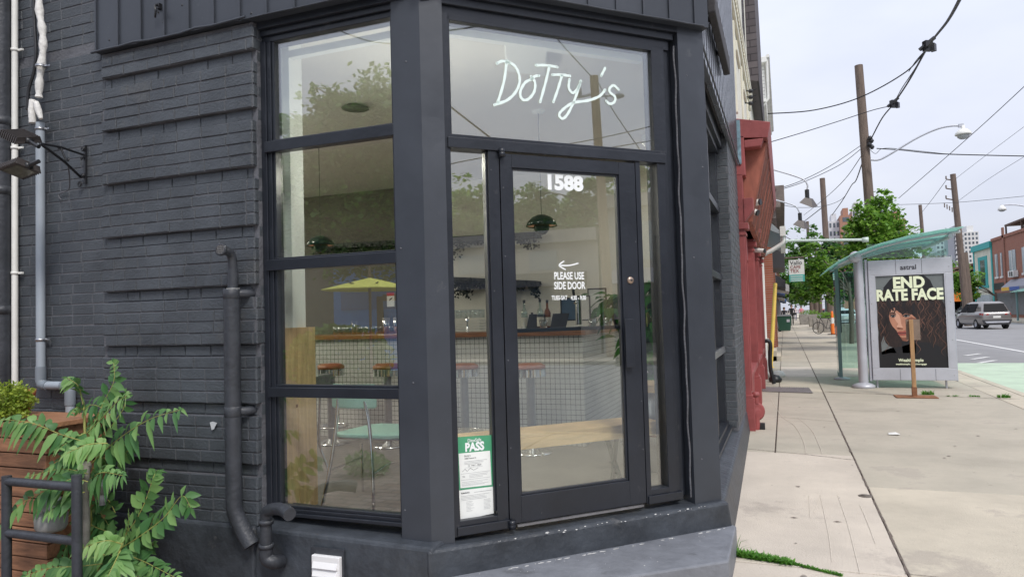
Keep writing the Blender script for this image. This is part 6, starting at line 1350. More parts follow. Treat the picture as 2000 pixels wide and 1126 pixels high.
# ------------------------------------------------------------------ utility poles, wires, street lights
def pole(px0, py0, px1, py1, y, r_, label, base=0):
    a, b = Yp(px0, py0, y), Yp(px1, py1, y); d = (b-a); d *= (a.z-base)/(a.z-b.z) if a.z != b.z else 1; b = a+d
    T = thing('utility_pole', label, 'utility pole', b, 'wooden utility poles'); m = MB(); m.tube([b, b.lerp(a, .5), a], [r_*1.15, r_, r_*.85], 12); m.build('shaft', M_pole, T); return T, a, b
Yq = 29.0
T1, t1, b1 = pole(1677, 128, 1697, 385, Yq, .17, 'tall near utility pole carrying the street light above the trees')
m = MB()
for (a, b) in ((1699, 270), (1702, 275), (1698, 282), (1703, 287)): p = Yp(a, b, Yq-.2); m.lathe([(0, -.08), (.05, -.08), (.07, 0), (.05, .08), (0, .08)], p, 8); m.box(p-Vector((.08, .02, .03)), p+Vector((.08, .02, .03)))
m.build('splice_box', M_black, T1)
T2, t2, b2 = pole(1606, 348, 1624, 640, 52, .20, 'second utility pole standing beyond the dark maple')
T3, t3, b3 = pole(1577, 432, 1586, 632, 84, .17, 'thin far utility pole over the distant pale tree')
T4, t4, b4 = pole(1861, 340, 1886, 590, 62, .23, 'leaning utility pole across the road with crossarm spikes', -.13)
T5, t5, b5 = pole(1884, 493, 1893, 590, 66, .26, 'short thick leaning pole touching the crossarm pole across the road', -.13)
T6, t6, b6 = pole(1797, 400, 1801, 450, 95, .22, 'far utility pole seen above the shelter roof', 0)
for yy in (350, 368, 388): m = MB(); a, b = Yp(1848, yy, 62), Yp(1861, yy+2, 62); m.tube([a, b], .05, 5); m.tube([a, a+Vector((0, 0, .25))], .05, 5); m.build('crossarm', M_pole, T4)
for k in range(4): m = MB(); p = Yp(1845+k*5, 405+k*3, 62); m.tube([p, p+Vector((0, 0, .35))], .04, 5); m.build('spike', M_pole, T4)
def wire(pts, label, r_=.016, nm='overhead_wire', sag=0, k=8):
    P_ = [Yp(a, b, y) for a, b, y in pts]; q = spline(P_, k); m = MB(); m.tube(q, [r_]*len(q), 5)
    return tag(m.build(nm, M_wire), label, 'wire', 'overhead wires')
wire([(1699, 276, 29), (1722, 232, 26.5), (1745, 203, 24), (1775, 158, 20), (1812, 92, 16), (1850, 42, 12), (1880, -12, 9)], 'thick twisted service cable rising from the near pole to the top right edge', .022)
wire([(1812, 92, 16), (1770, 140, 17), (1680, 190, 18), (1590, 215, 18), (1500, 222, 17)], 'service wire sagging left from the upper splice to the cream building', .014)
wire([(1808, 98, 16), (1790, 118, 16.5), (1775, 140, 17.5)], 'short loose tail wire below the upper splice', .009)
wire([(1745, 206, 24), (1705, 215, 24), (1640, 236, 24), (1570, 258, 23), (1506, 277, 21)], 'service wire sagging left from the lower splice to the red shop', .013)
wire([(1812, 88, 16), (1790, 130, 17), (1762, 172, 21), (1748, 198, 24)], 'thin wire twisted round the cable between both splices', .012)
for (a, b, y, s_, lb) in ((1812, 90, 16, .09, 'black cable splice, upper one near the top right'), (1745, 203, 24, .10, 'black cable splice, lower one left of centre sky')):
    p = Yp(a, b, y); m = MB(); m.rbox(p, (s_*.9, s_*.6, s_*1.1), .5); m.tube([p-Vector((s_*1.6, 0, s_*.6)), p+Vector((s_*1.4, 0, s_*1.7))], s_*.45, 7); m.rbox(p+Vector((s_, 0, -s_*.5)), (s_*.7, s_*.5, s_*.8), 1.1)
    tag(m.build('cable_splice', M_black), lb, 'splice', 'cable splices')
wire([(1712, 290, 29), (1760, 293, 29), (1830, 300, 29), (1920, 303, 30), (2010, 305, 31)], 'double cable running right from the near pole across the sky', .02)
wire([(1697, 290, 29), (1710, 300, 29), (1724, 290, 28.9), (1760, 291, 29), (1860, 302, 29)], 'thin slack wire looping under the double cable', .009)
wire([(1755, 387, 40), (1850, 305, 36), (1930, 234, 32), (2010, 160, 28)], 'straight wire climbing diagonally to the right edge of the sky', .014)
wire([(1680, 285, 29), (1620, 325, 27), (1560, 355, 25), (1507, 372, 22)], 'wire falling left from the near pole, upper of the pair', .012)
wire([(1680, 292, 29), (1640, 322, 28), (1570, 355, 26), (1507, 375, 22)], 'wire falling left from the near pole, lower of the pair', .012)
wire([(1682, 305, 29), (1650, 350, 34), (1610, 388, 42), (1570, 420, 60)], 'wire running down from the near pole toward the second pole', .014)
wire([(1684, 318, 29), (1672, 352, 33), (1663, 362, 38), (1645, 392, 42), (1625, 420, 50)], 'twisted bundle hanging below the near pole', .022)
wire([(1664, 360, 36), (1645, 388, 40), (1610, 402, 40), (1560, 405, 36), (1515, 397, 28)], 'slack wire dipping between the sign lamps and the bundle', .012)
wire([(1612, 400, 52), (1580, 425, 60), (1560, 440, 75)], 'short far wire beyond the second pole', .03)
wire([(1740, 400, 60), (1870, 395, 60), (2010, 382, 60)], 'faint level wire low across the right sky', .016)
wire([(1872, 392, 62), (1930, 350, 56), (2010, 300, 50)], 'faint rising wire right of the crossarm pole', .012)
wire([(1865, 350, 62), (1930, 300, 56), (2010, 240, 50)], 'faint steep wire right of the crossarm pole', .012)
wire([(1848, 352, 62), (1820, 390, 75), (1800, 415, 95)], 'faint wire falling left of the crossarm pole', .02)
def streetlight(pts, y, label, s_=1, pole_=False, lamp=None):
    P_ = [Yp(a, b, y) for a, b in pts]; T = thing('street_light', label, 'street light', P_[-1]); m = MB(); m.tube(spline(P_, 8), .035*s_, 8); m.build('arm', M_steelp, T)
    c = Yp(*lamp, y); m = MB(); m.lathe([(0, .22), (.06, .22), (.06, .10), (.13, .08), (.24, -.04), (.26, -.10), (.25, -.12), (0, -.12)], c, 20) if s_ == 1 else m.lathe([(0, .30), (.10, .28), (.30, 0), (.32, -.15), (0, -.15)], c, 16)
    m.build('hood', M_whp, T); m = MB(); k = 1 if s_ == 1 else 1.2; m.lathe([(.20*k, -.12), (.18*k, -.20), (.10*k, -.26), (0, -.28)], c, 20); m.build('lens', mat('lamp_lens', (.45, .47, .48), .1), T)
    m = MB(); m.box(P_[-1]-Vector((.10, .05, .04)), P_[-1]+Vector((.06, .05, .07))); m.build('clamp', M_steelp, T)
streetlight([(1700, 312), (1716, 312), (1735, 303), (1790, 270), (1830, 252), (1858, 246), (1878, 246)], 28.6, 'cobra arm street light with a white bell head on the near pole', 1, lamp=(1881, 257))
streetlight([(2010, 404), (1985, 400), (1965, 400), (1957, 401)], 70, 'small distant street light at the right edge of the picture', 1.6, lamp=(1957, 407))
# ------------------------------------------------------------------ buildings across the road and towers
def facade(T, x, y0, y1, z0, z1, wm, deep=8, name='wall'): m = MB(); m.box((x, y0, z0), (x+deep, y1, z1)); return m.build(name, wm, T)
def pxw(px, py, x): return Xp(px, py, x)
XF = 22.0
M_teal = mat('teal_paint', (.03, .36, .34), .6); M_gl = mat('dark_upper_glass', (.05, .06, .07), .1)
TE = thing('teal_house', 'cream house front with bright teal trim across the road', 'building', (XF, 93, 0))
m = MB(); m.box((XF, 93.0, -.1), (XF+9, 101.3, 8.4)); m.build('wall', mat('pale_cream_front', (.62, .62, .50), .7, nscale=.8, namt=.15), TE)
m = MB(); m.box((XF-.25, 92.95, 7.8), (XF, 101.4, 8.5)); m.box((XF-.06, 92.95, -.1), (XF, 93.5, 7.8)); m.box((XF-.06, 100.9, -.1), (XF, 101.4, 7.8)); m.box((XF-.07, 95, 3.3), (XF, 99.3, 3.6)); m.box((XF-.07, 95.2, 3.6), (XF, 96.1, 6.6)); m.box((XF-.07, 98.2, 3.6), (XF, 99.1, 6.6)); m.box((XF-.08, 95.2, 6.6), (XF, 99.1, 7.0)); m.build('trim', M_teal, TE)
m = MB(); m.box((XF-.06, 96.1, 3.6), (XF-.02, 98.2, 6.6)); m.build('window', M_gl, TE)
m = MB(); m.box((XF-.1, 93.9, .3), (XF-.02, 100.4, 2.5)); m.build('shopfront', mat('pale_shopfront', (.40, .46, .48), .4, nscale=2, namt=.3), TE)
M_rb2 = brickmat('far_red_brick', (.30, .095, .05), (.34, .12, .07), (.28, .2, .16), .25, .08, .01, 'YZ', var=.2)
BB = thing('brick_shop_building', 'red brick two storey shop building with white sashes across the road', 'building', (XF, 70, 0))
m = MB(); m.box((XF, 64, -.1), (XF+12, 92.9, 8.7)); m.box((XF-.12, 88.0, 3.0), (XF, 88.6, 9.5)); m.box((XF-.12, 64, 8.4), (XF, 92.9, 8.7)); m.build('wall', M_rb2, BB)
for y, w in ((90.9, 1.0), (89.2, .6), (84.5, 2.2), (80.6, 1.8), (76, 1.8)):
    m = MB(); m.box((XF-.05, y, 4.4), (XF-.01, y+w, 6.9)); wi = m.build('window', mat('pale_sash_glass', (.30, .34, .36), .2), BB)
    m = MB(); m.box((XF-.12, y-.15, 4.2), (XF, y+w+.15, 4.4)); m.box((XF-.09, y+w/2-.06, 4.4), (XF-.055, y+w/2+.06, 6.9)); m.build('sill', M_whp, wi)
m = MB(); m.box((XF-.06, 66, .3), (XF-.01, 92, 2.6)); m.build('shopfront', mat('dark_shopfront', (.08, .09, .10), .3, nscale=1.5, namt=.6), BB)
m = MB(); m.prism([(XF, 76, 3.9), (XF-.9, 76, 3.1), (XF-.9, 76, 2.7), (XF, 76, 2.7)], (0, 10.6, 0)); aw = m.build('awning', mat('grey_awning', (.30, .30, .33), .7), BB)
m = MB(); m.box((XF-.93, 83.8, 2.75), (XF-.905, 86.4, 3.1)); m.build('yellow_sign', mat('yellow_sign_paint', (.80, .48, .05), .5), aw)
m = MB(); m.box((XF-.93, 80.5, 2.75), (XF-.905, 83.6, 3.1)); m.build('blue_sign', mat('blue_sign_paint', (.05, .12, .42), .5), aw)
m = MB(); m.box((XF-.1, 87.2, 3.0), (XF-.02, 92.7, 3.7)); m.build('dark_fascia', M_black, BB)
m = MB(); m.box((XF+1, 66, 8.7), (XF+10, 91.5, 8.72)); m.box((XF+1.0, 70, 9.9), (XF+9, 91.8, 10.1))
for y in (72, 79, 86, 91.5): m.box((XF+1, y, 8.7), (XF+1.15, y+.15, 9.9))
m.box((XF+2.5, 74, 8.7), (XF+8, 91, 9.8)); m.build('roof_deck', mat('roof_wood', (.12, .08, .06), .8, nscale=2, namt=.3), BB)
m = MB(); m.box((XF-.45, 83.9, 4.1), (XF-.02, 85.8, 4.75)); ac = tag(m.build('air_conditioner', M_whp, None, bevel=.03), 'white window air conditioner on the red brick building across the road', 'air conditioner')
m = MB(); m.box((XF-.46, 84.2, 4.2), (XF-.452, 84.7, 4.65)); m.box((XF-.46, 84.9, 4.2), (XF-.452, 85.3, 4.65)); m.build('grille', M_black, ac)
y = 101.6
for i, (c, h, lb) in enumerate([((.26, .12, .08), 6.5, 'low brown brick shop just beyond the teal house'), ((.34, .30, .27), 5.2, 'flat roofed grey shop with an orange sign across the road'), ((.30, .13, .09), 6.2, 'far red brick block across the road')]):
    d = [14, 22, 60][i]; T = thing('shop_building', lb, 'building', (XF, y, 0)); m = MB(); m.box((XF, y, -.1), (XF+9, y+d-.2, h)); m.box((XF-.25, y, h-.5), (XF, y+d-.2, h)); m.build('wall', mat('far_wall_%d' % i, c, .8, nscale=.8, namt=.2), T)
    m = MB(); m.box((XF-.05, y+.6, .4), (XF-.01, y+d-.8, 2.7)); m.build('shopfront', M_gl, T)
    for k in range(3 if i < 2 else 6): m = MB(); m.box((XF-.05, y+1.5+k*4.2, 3.6), (XF-.01, y+3+k*4.2, 5)); m.build('window', mat('pale_sash_glass', (0, 0, 0)), T)
m = MB(); a, b = Yp(1861, 571, 88), Yp(1877, 588, 88); m.box((a.x, 88, b.z), (b.x, 88.1, a.z)); og = m.build('orange_banner', mat('orange_vinyl', (.85, .24, .03), .5)); tag(og, 'orange shop banner across the road behind the dark parked car', 'banner')
m = MB(); m.tube([((a.x), 88.1, -.1), (a.x, 88.1, a.z)], .04, 6); m.tube([((b.x), 88.1, -.1), (b.x, 88.1, a.z)], .04, 6); m.build('support', M_black, og)
# towers
def tower(px0, px1, ptop, y, dep, c, floors, bays, label, bal=False, win=(.10, .12, .14), split=0):
    a, b = Yp(px0, ptop, y), Yp(px1, ptop, y); h = max(a.z, b.z); T = thing('apartment_tower', label, 'building', ((a.x+b.x)/2, y, 0)); m = MB(); m.box((a.x, y, -.1), (b.x, y+dep, h)); m.box((a.x+(b.x-a.x)*.3, y+2, h), (b.x-(b.x-a.x)*.25, y+dep*.7, h+2.6)); m.build('wall', mat('tower_'+label.split()[0], c, .7, nscale=.1, namt=.08), T)
    fh = h/floors; bw = (b.x-a.x)/bays
    k = 0
    m = MB()
    for i in range(int(floors)):
        for j in range(bays):
            z = h-fh*(i+.8); x = a.x+bw*(j+.22)
            if z < 6: continue
            m.box((x, y-.06, z), (x+bw*.52, y-.01, z+fh*.55))
    o = m.build('window_grid', mat('tower_glass', win, .15, nscale=.3, namt=.4), T)
    if bal:
        m = MB()
        for i in range(int(floors)): z = h-fh*(i+1); m.box((a.x+.2, y-1.5, z), (b.x-.2, y-.01, z+.25)); m.box((a.x+.2, y-1.5, z+.25), (b.x-.2, y-1.42, z+1.0))
        m.build('balconies', mat('balcony_white', (.6, .6, .6), .6), T)
tower(1882, 1911, 453, 330, 18, (.68, .68, .66), 17, 4, 'white slab apartment tower far across the road')
tower(1862, 1881, 452, 320, 18, (.38, .40, .43), 17, 3, 'grey balconied tower wing joined to the white slab tower', True)
tower(1828, 1860, 470, 350, 18, (.55, .57, .60), 15, 4, 'pale tower seen through the shelter roof glass')
tower(1640, 1664, 421, 250, 16, (.36, .19, .13), 12, 1, 'brown brick apartment block rising behind the street trees')
tower(1664, 1684, 409, 252, 16, (.60, .60, .60), 12, 3, 'light grey glazed apartment block beside the brown brick one')
tower(1618, 1640, 432, 254, 16, (.62, .63, .65), 11, 3, 'low pale apartment block left of the brown brick one')
tower(1740, 1768, 428, 250, 16, (.36, .19, .13), 11, 3, 'second brown brick apartment block right of the bright tree')
# ------------------------------------------------------------------ vehicles
M_tyre = mat('tyre_rubber', (.02, .02, .022), .85); M_carg = mat('car_glass', (.006, .007, .009), .5, spec=.1); M_tail = mat('tail_lamp_red', (.35, .03, .03), .25)
def car(name, label, P_, rz, c, suv=True, L_=4.6, Wd=1.84, H=1.70):
    T = thing(name, label, 'car', P_); hl, hw = L_/2, Wd/2
    def tw(v): return Vector(P_)+rotv(Vector(v), rz)
    # side profile (y forward), section by section
    sec = [(-hl, .48, 1.0, .84), (-hl+.06, .34, 1.10, .93), (-hl+.30, .27, 1.16, .98), (-hl+1.0, .25, 1.14, 1.0), (0, .25, 1.10, 1.0), (hl-1.3, .26, 1.06, 1.0), (hl-.5, .28, .94, .95), (hl-.08, .34, .72, .85), (hl, .45, .62, .72)]
    m = MB(); V = []
    for y, zl, zh, k in sec:
        w = hw*k; V += [(-w*.92, y, zl), (w*.92, y, zl), (w, y, zl+.18), (w, y, (zl+zh)/2+.08), (w*.95, y, zh-.03), (w*.88, y, zh), (-w*.88, y, zh), (-w*.95, y, zh-.03), (-w, y, (zl+zh)/2+.08), (-w, y, zl+.18)]
    n = 10; F = [(i*n+j, i*n+(j+1) % n, (i+1)*n+(j+1) % n, (i+1)*n+j) for i in range(len(sec)-1) for j in range(n)]+[tuple(range(n)), tuple(range((len(sec)-1)*n, len(sec)*n))]
    m.add([tw(v) for v in V], F, 0, True)
    gh = [(-hl+.14, 1.08, 1.10, .90, .88), (-hl+.46, 1.10, H-.07, .93, .68), (-hl+1.0, 1.10, H, .95, .72), (-.2, 1.08, H, .95, .73), (.45, 1.05, H-.07, .94, .71), (1.30, 1.0, 1.04, .92, .90)]
    V = []
    for y, z0, z1, k0, k1 in gh: V += [(-hw*k0, y, z0-.06), (hw*k0, y, z0-.06), (hw*k1, y, z1-.05), (hw*k1*.86, y, z1), (-hw*k1*.86, y, z1), (-hw*k1, y, z1-.05)]
    m.add([tw(v) for v in V], [(i*6+j, i*6+(j+1) % 6, (i+1)*6+(j+1) % 6, (i+1)*6+j) for i in range(5) for j in range(6)]+[(0, 1, 2, 3, 4, 5), (30, 31, 32, 33, 34, 35)], 0, True)
    m.build('body', mat('car_paint_'+name+'_%d' % int(c[0]*100), c, .28, .55, coat=.6), T)
    m = MB(); m.add([tw(v) for v in [(-hw*.76, -hl+.085, 1.13), (hw*.76, -hl+.085, 1.13), (hw*.62, -hl+.375, H-.14), (-hw*.62, -hl+.375, H-.14), (-hw*.80, 1.24, 1.08), (hw*.80, 1.24, 1.08), (hw*.64, .50, H-.10), (-hw*.64, .50, H-.10)]], [(0, 1, 2, 3), (5, 4, 7, 6)])
    for sx in (-1, 1): 
        for y0_, y1_, y2_, y3_ in ((-hl+1.05, -.12, -.12, -hl+.85), (-.06, 1.05, .40, -.06)):
            w0, w1 = hw*.965, hw*.765
            m.add([tw(v) for v in [(sx*w0, y0_, 1.10), (sx*w0, y1_, 1.08), (sx*w1, y2_, H-.12), (sx*w1, y3_, H-.12)]], [(0, 1, 2, 3)])
    m.build('windows', M_carg, T)
    m = MB(); m.add([tw(v) for v in [(-hw*.80, -hl+.02, .30), (hw*.80, -hl+.02, .30), (hw*.93, -hl-.015, .60), (-hw*.93, -hl-.015, .60), (-hw*.8, -hl+.3, .28), (hw*.8, -hl+.3, .28), (hw*.9, -hl+.3, .62), (-hw*.9, -hl+.3, .62)]], [(0, 1, 2, 3), (4, 7, 6, 5), (3, 2, 6, 7), (0, 4, 5, 1), (0, 3, 7, 4), (1, 5, 6, 2)]); m.build('lower_bumper', mat('bumper_black', (.045, .045, .05), .6), T)
    m = MB(); m.add([tw(v) for v in [(-.62, -hl-.03, .40), (.62, -hl-.03, .40), (.72, -hl-.03, .52), (-.72, -hl-.03, .52)]], [(0, 1, 2, 3)]); m.build('skid_plate', M_steelp, T, fix=False)
    m = MB(); m.add([tw(v) for v in [(-.22, -hl-.012, .72), (.22, -hl-.012, .72), (.22, -hl-.012, .85), (-.22, -hl-.012, .85)]], [(0, 1, 2, 3)]); m.build('number_plate', M_whp, T, fix=False)
    for sx in (-1, 1):
        m = MB(); m.hexa([tw(v) for v in [(sx*hw*.50, -hl-.02, .92), (sx*hw*.90, -hl+.02, .90), (sx*hw*.97, -hl+.30, .94), (sx*hw*.5, -hl+.2, .94), (sx*hw*.50, -hl-.01, 1.0), (sx*hw*.88, -hl+.03, 1.02), (sx*hw*.96, -hl+.32, 1.04), (sx*hw*.5, -hl+.2, 1.03)]]); m.build('tail_light', M_tail, T)
        m = MB(); m.hexa([tw(v) for v in [(sx*hw*.98, .95, 1.0), (sx*hw*1.12, .98, 1.0), (sx*hw*1.12, 1.1, 1.0), (sx*hw*.98, 1.1, 1.0), (sx*hw*.98, .95, 1.12), (sx*hw*1.12, .98, 1.12), (sx*hw*1.12, 1.1, 1.12), (sx*hw*.98, 1.1, 1.12)]]); m.build('mirror', M_black, T)
        for yy in (-hl+.86, hl-.90):
            m = MB(); c_ = tw((sx*(hw-.11), yy, .345)); a_ = rotv(Vector((1, 0, 0)), rz); m.lathe([(.19, -.115), (.31, -.115), (.345, -.09), (.345, .09), (.31, .115), (.19, .115)], c_, 26, ax=a_); w_ = m.build('wheel', M_tyre, T)
            m = MB(); m.lathe([(0, -.10), (.05, -.10), (.19, -.085), (.20, -.11), (.20, .11), (.19, .085), (.05, .10), (0, .10)], c_, 20, ax=a_)
            m.build('rim', M_steelp, w_)
    return T
p = Zp(1918, 629, -.13)
car('silver_suv', 'silver suv driving away on the far side of the road', (12.3, 55.5, -.13), math.radians(9), (.30, .285, .27), H=1.78)
car('dark_car', 'dark blue black car parked beside the orange banner across the road', (16.6, 79, -.13), 0, (.035, .035, .05), H=1.5)
for i, (x, y, c, lb) in enumerate([(4.9, 78, (.62, .63, .64), 'white car parked at the near kerb beyond the orange cones'), (4.9, 68, (.66, .67, .68), 'white car parked nearest to the shelter glass at the kerb'), (4.9, 88, (.2, .2, .22), 'grey car parked furthest along the near kerb'), (5.0, 100, (.5, .08, .06), 'small red car far along the near kerb')]):
    car('parked_car', lb, (x, y, -.13), 0, c, H=1.55 if i else 1.65)
# ------------------------------------------------------------------ second shelter across the road
S2 = thing('bus_shelter', 'second glass bus shelter with blue panels across the road', 'bus shelter', (18.6, 66, 0))
a, b = Yp(1925, 560, 66), Yp(2010, 622, 66)
m = MB(); m.prism([(17.9, 62, 2.4), (18.6, 62, 2.62), (20.2, 62, 2.9), (20.2, 62, 2.93), (18.6, 62, 2.65), (17.9, 62, 2.43)], (0, 9, 0)); m.build('roof', M_roofg, S2)
for x_, y_ in ((18.3, 62.3), (20, 62.3), (18.3, 70.7), (20, 70.7)): cyl((x_, y_, 0), (x_, y_, 2.6), .08, 8).build('post', M_tealf, S2)
m = MB(); m.box((18.4, 62.3, .2), (19.9, 62.32, 2.3)); m.build('glass_panel', M_thin, S2)
m = MB(); m.box((20.0, 62.5, .2), (20.02, 70.5, 2.3)); m.build('glass_panel', M_thin, S2)
m = MB(); m.box((19.0, 62.2, .2), (19.8, 62.29, 2.2)); m.build('advert_panel', mat('blue_advert', (.05, .16, .36), .4, nscale=1, namt=.5), S2)
m = MB(); m.box((18.5, 64, .45), (19.0, 69, .5)); m.box((18.6, 64.5, 0), (18.7, 64.6, .45)); m.box((18.6, 68, 0), (18.7, 68.1, .45)); m.build('bench', M_tealf, S2)
# ------------------------------------------------------------------ pavement furniture
def cone(x, y, s, label, z=0):
    T = thing('traffic_cone', label, 'cone', (x, y, z), 'orange cones at the kerb'); m = MB(); m.lathe([(.085*s, .03), (.05*s, 1.0*s), (.03*s, 1.05*s), (0, 1.05*s)], (x, y, z), 14); m.build('body', mat('cone_orange', (.85, .20, .03), .5), T)
    m = MB(); m.lathe([(.072*s, .55*s*.9), (.064*s, .75*s)], (x, y, z), 14); m.build('reflective_band', M_whp, T); m = MB(); m.box((x-.22*s, y-.22*s, z), (x+.22*s, y+.22*s, z+.035)); m.build('base', M_black, T)
cone(2.55, 44.5, 1.28, 'tall orange traffic cone standing beside the bicycle')
cone(4.1, 50, 1.1, 'orange traffic cone right of the pole foot', -.13); cone(4.3, 46, 1.0, 'orange traffic cone seen through the shelter glass', -.13)
M_conc = mat('planter_concrete', (.30, .28, .25), .9, nscale=4, namt=.25, bump=.4)
def planter(x, y, w, h, label, green=True):
    T = thing('concrete_planter', label, 'planter', (x, y, 0), 'concrete planters along the pavement'); m = MB(); m.hexa([(x-w*.46, y-w*.46, 0), (x+w*.46, y-w*.46, 0), (x+w*.46, y+w*.46, 0), (x-w*.46, y+w*.46, 0), (x-w/2, y-w/2, h), (x+w/2, y-w/2, h), (x+w/2, y+w/2, h), (x-w/2, y+w/2, h)]); m.build('box', M_conc, T, bevel=.02)
    m = MB(); m.box((x-w*.4, y-w*.4, h), (x+w*.4, y+w*.4, h+.01)); m.build('soil', M_dirt, T)
    if green:
        m = MB(); leafclump(m, (x, y, h+.15), (w*.5, w*.5, .28), 700, .09); m.build('foliage', M_leafB, T, fix=False)
planter(2.62, 34.2, .95, .82, 'tall square concrete planter nearest the shelter', False)
planter(2.45, 49, 1.1, .86, 'concrete planter full of green plants beside the bicycle')
planter(2.4, 56, 1.0, .8, 'bare concrete planter just past the planted one', False); planter(2.35, 64, 1.0, .85, 'low concrete planter in the middle of the row', False); planter(2.3, 74, 2.0, .95, 'wide concrete planter far down the row')
m = MB(); m.box((2.9, 58, 0), (4.0-.4, 58.7, 2.3)); m.box((2.88, 57.97, 2.3), (3.62, 58.73, 2.36)); ub = m.build('utility_box', mat('dark_green_cabinet', (.03, .07, .06), .5), None, bevel=.03); tag(ub, 'dark green utility cabinet on the pavement behind the bicycle', 'cabinet')
m = MB(); m.lathe([(0, 0), (.16, 0)], (3.25, 57.96, 1.6), 16, ax=(0, -1, 0)); m.build('round_badge', M_steelp, ub)
# bicycle
BK = thing('bicycle', 'dark bicycle locked beside the concrete planter and cone', 'bicycle', (2.55, 46, 0))
bx, by = 2.15, 46.0
def ring(c, r_, t): m = MB(); m.tube([Vector(c)+Vector((r_*math.cos(i*.2618)*.92, r_*math.cos(i*.2618)*.38, r_*math.sin(i*.2618))) for i in range(25)], t, 6, caps=False); return m
w1, w2 = Vector((bx-.30, by-.12, .36)), Vector((bx+.66, by+.28, .36))
for w_ in (w1, w2):
    m = ring(w_, .34, .022)
    for i in range(8): a_ = i*.785; m.tube([w_, w_+Vector((.33*math.cos(a_)*.92, .33*math.cos(a_)*.38, .33*math.sin(a_)))], .003, 3)
    m.build('wheel', M_tyre, BK)
m = MB(); bb_, st_, hd = w1.lerp(w2, .45)+Vector((0, 0, -.05)), w1.lerp(w2, .60)+Vector((0, 0, .55)), w1.lerp(w2, .14)+Vector((0, 0, .58))
for a, b in ((bb_, st_), (bb_, hd), (st_, hd), (bb_, w2), (st_, w2), (hd, w1)): m.tube([a, b], .018, 6)
m.build('frame', M_black, BK)
m = MB(); m.tube([hd, hd+Vector((0, 0, .14)), hd+Vector((-.1, -.04, .18))], .014, 5); m.tube([hd+Vector((.1, -.24, .16)), hd+Vector((-.1, .24, .16))], .014, 5); m.build('handlebar', M_steelp, BK)
m = MB(); m.tube([st_, st_+Vector((0, 0, .12))], .013, 5); m.rbox(st_+Vector((0, 0, .14)), (.14, .06, .025), .4); m.build('saddle', M_black, BK)
# wheelie bin
WB = thing('wheelie_bin', 'dark green wheeled rubbish bin with a grey lid against the shopfronts', 'bin', (-.15, 55, 0)); x, y = .02, 52
m = MB(); m.hexa([(x-.42, y-.35, .06), (x+.32, y-.35, .06), (x+.32, y+.35, .06), (x-.42, y+.35, .06), (x-.52, y-.42, 1.05), (x+.42, y-.42, 1.05), (x+.42, y+.42, 1.05), (x-.52, y+.42, 1.05)]); m.build('tub', mat('bin_green', (.015, .07, .045), .5), WB, bevel=.03)
m = MB(); m.hexa([(x-.56, y-.46, 1.05), (x+.46, y-.46, 1.05), (x+.46, y+.46, 1.05), (x-.56, y+.46, 1.05), (x-.50, y-.40, 1.14), (x+.36, y-.40, 1.18), (x+.36, y+.40, 1.18), (x-.50, y+.40, 1.14)]); m.build('lid', mat('bin_lid', (.16, .17, .18), .5), WB, bevel=.02)
for s_ in (-1, 1): m = MB(); m.lathe([(0, -.04), (.12, -.04), (.12, .04), (0, .04)], (x-.36, y+s_*.3, .12), 14, ax=(0, 1, 0)); m.build('wheel', M_tyre, WB)
m = MB(); m.box((x+.1, y-.405, .65), (x+.3, y-.395, .85)); m.build('badge', M_steelp, WB)
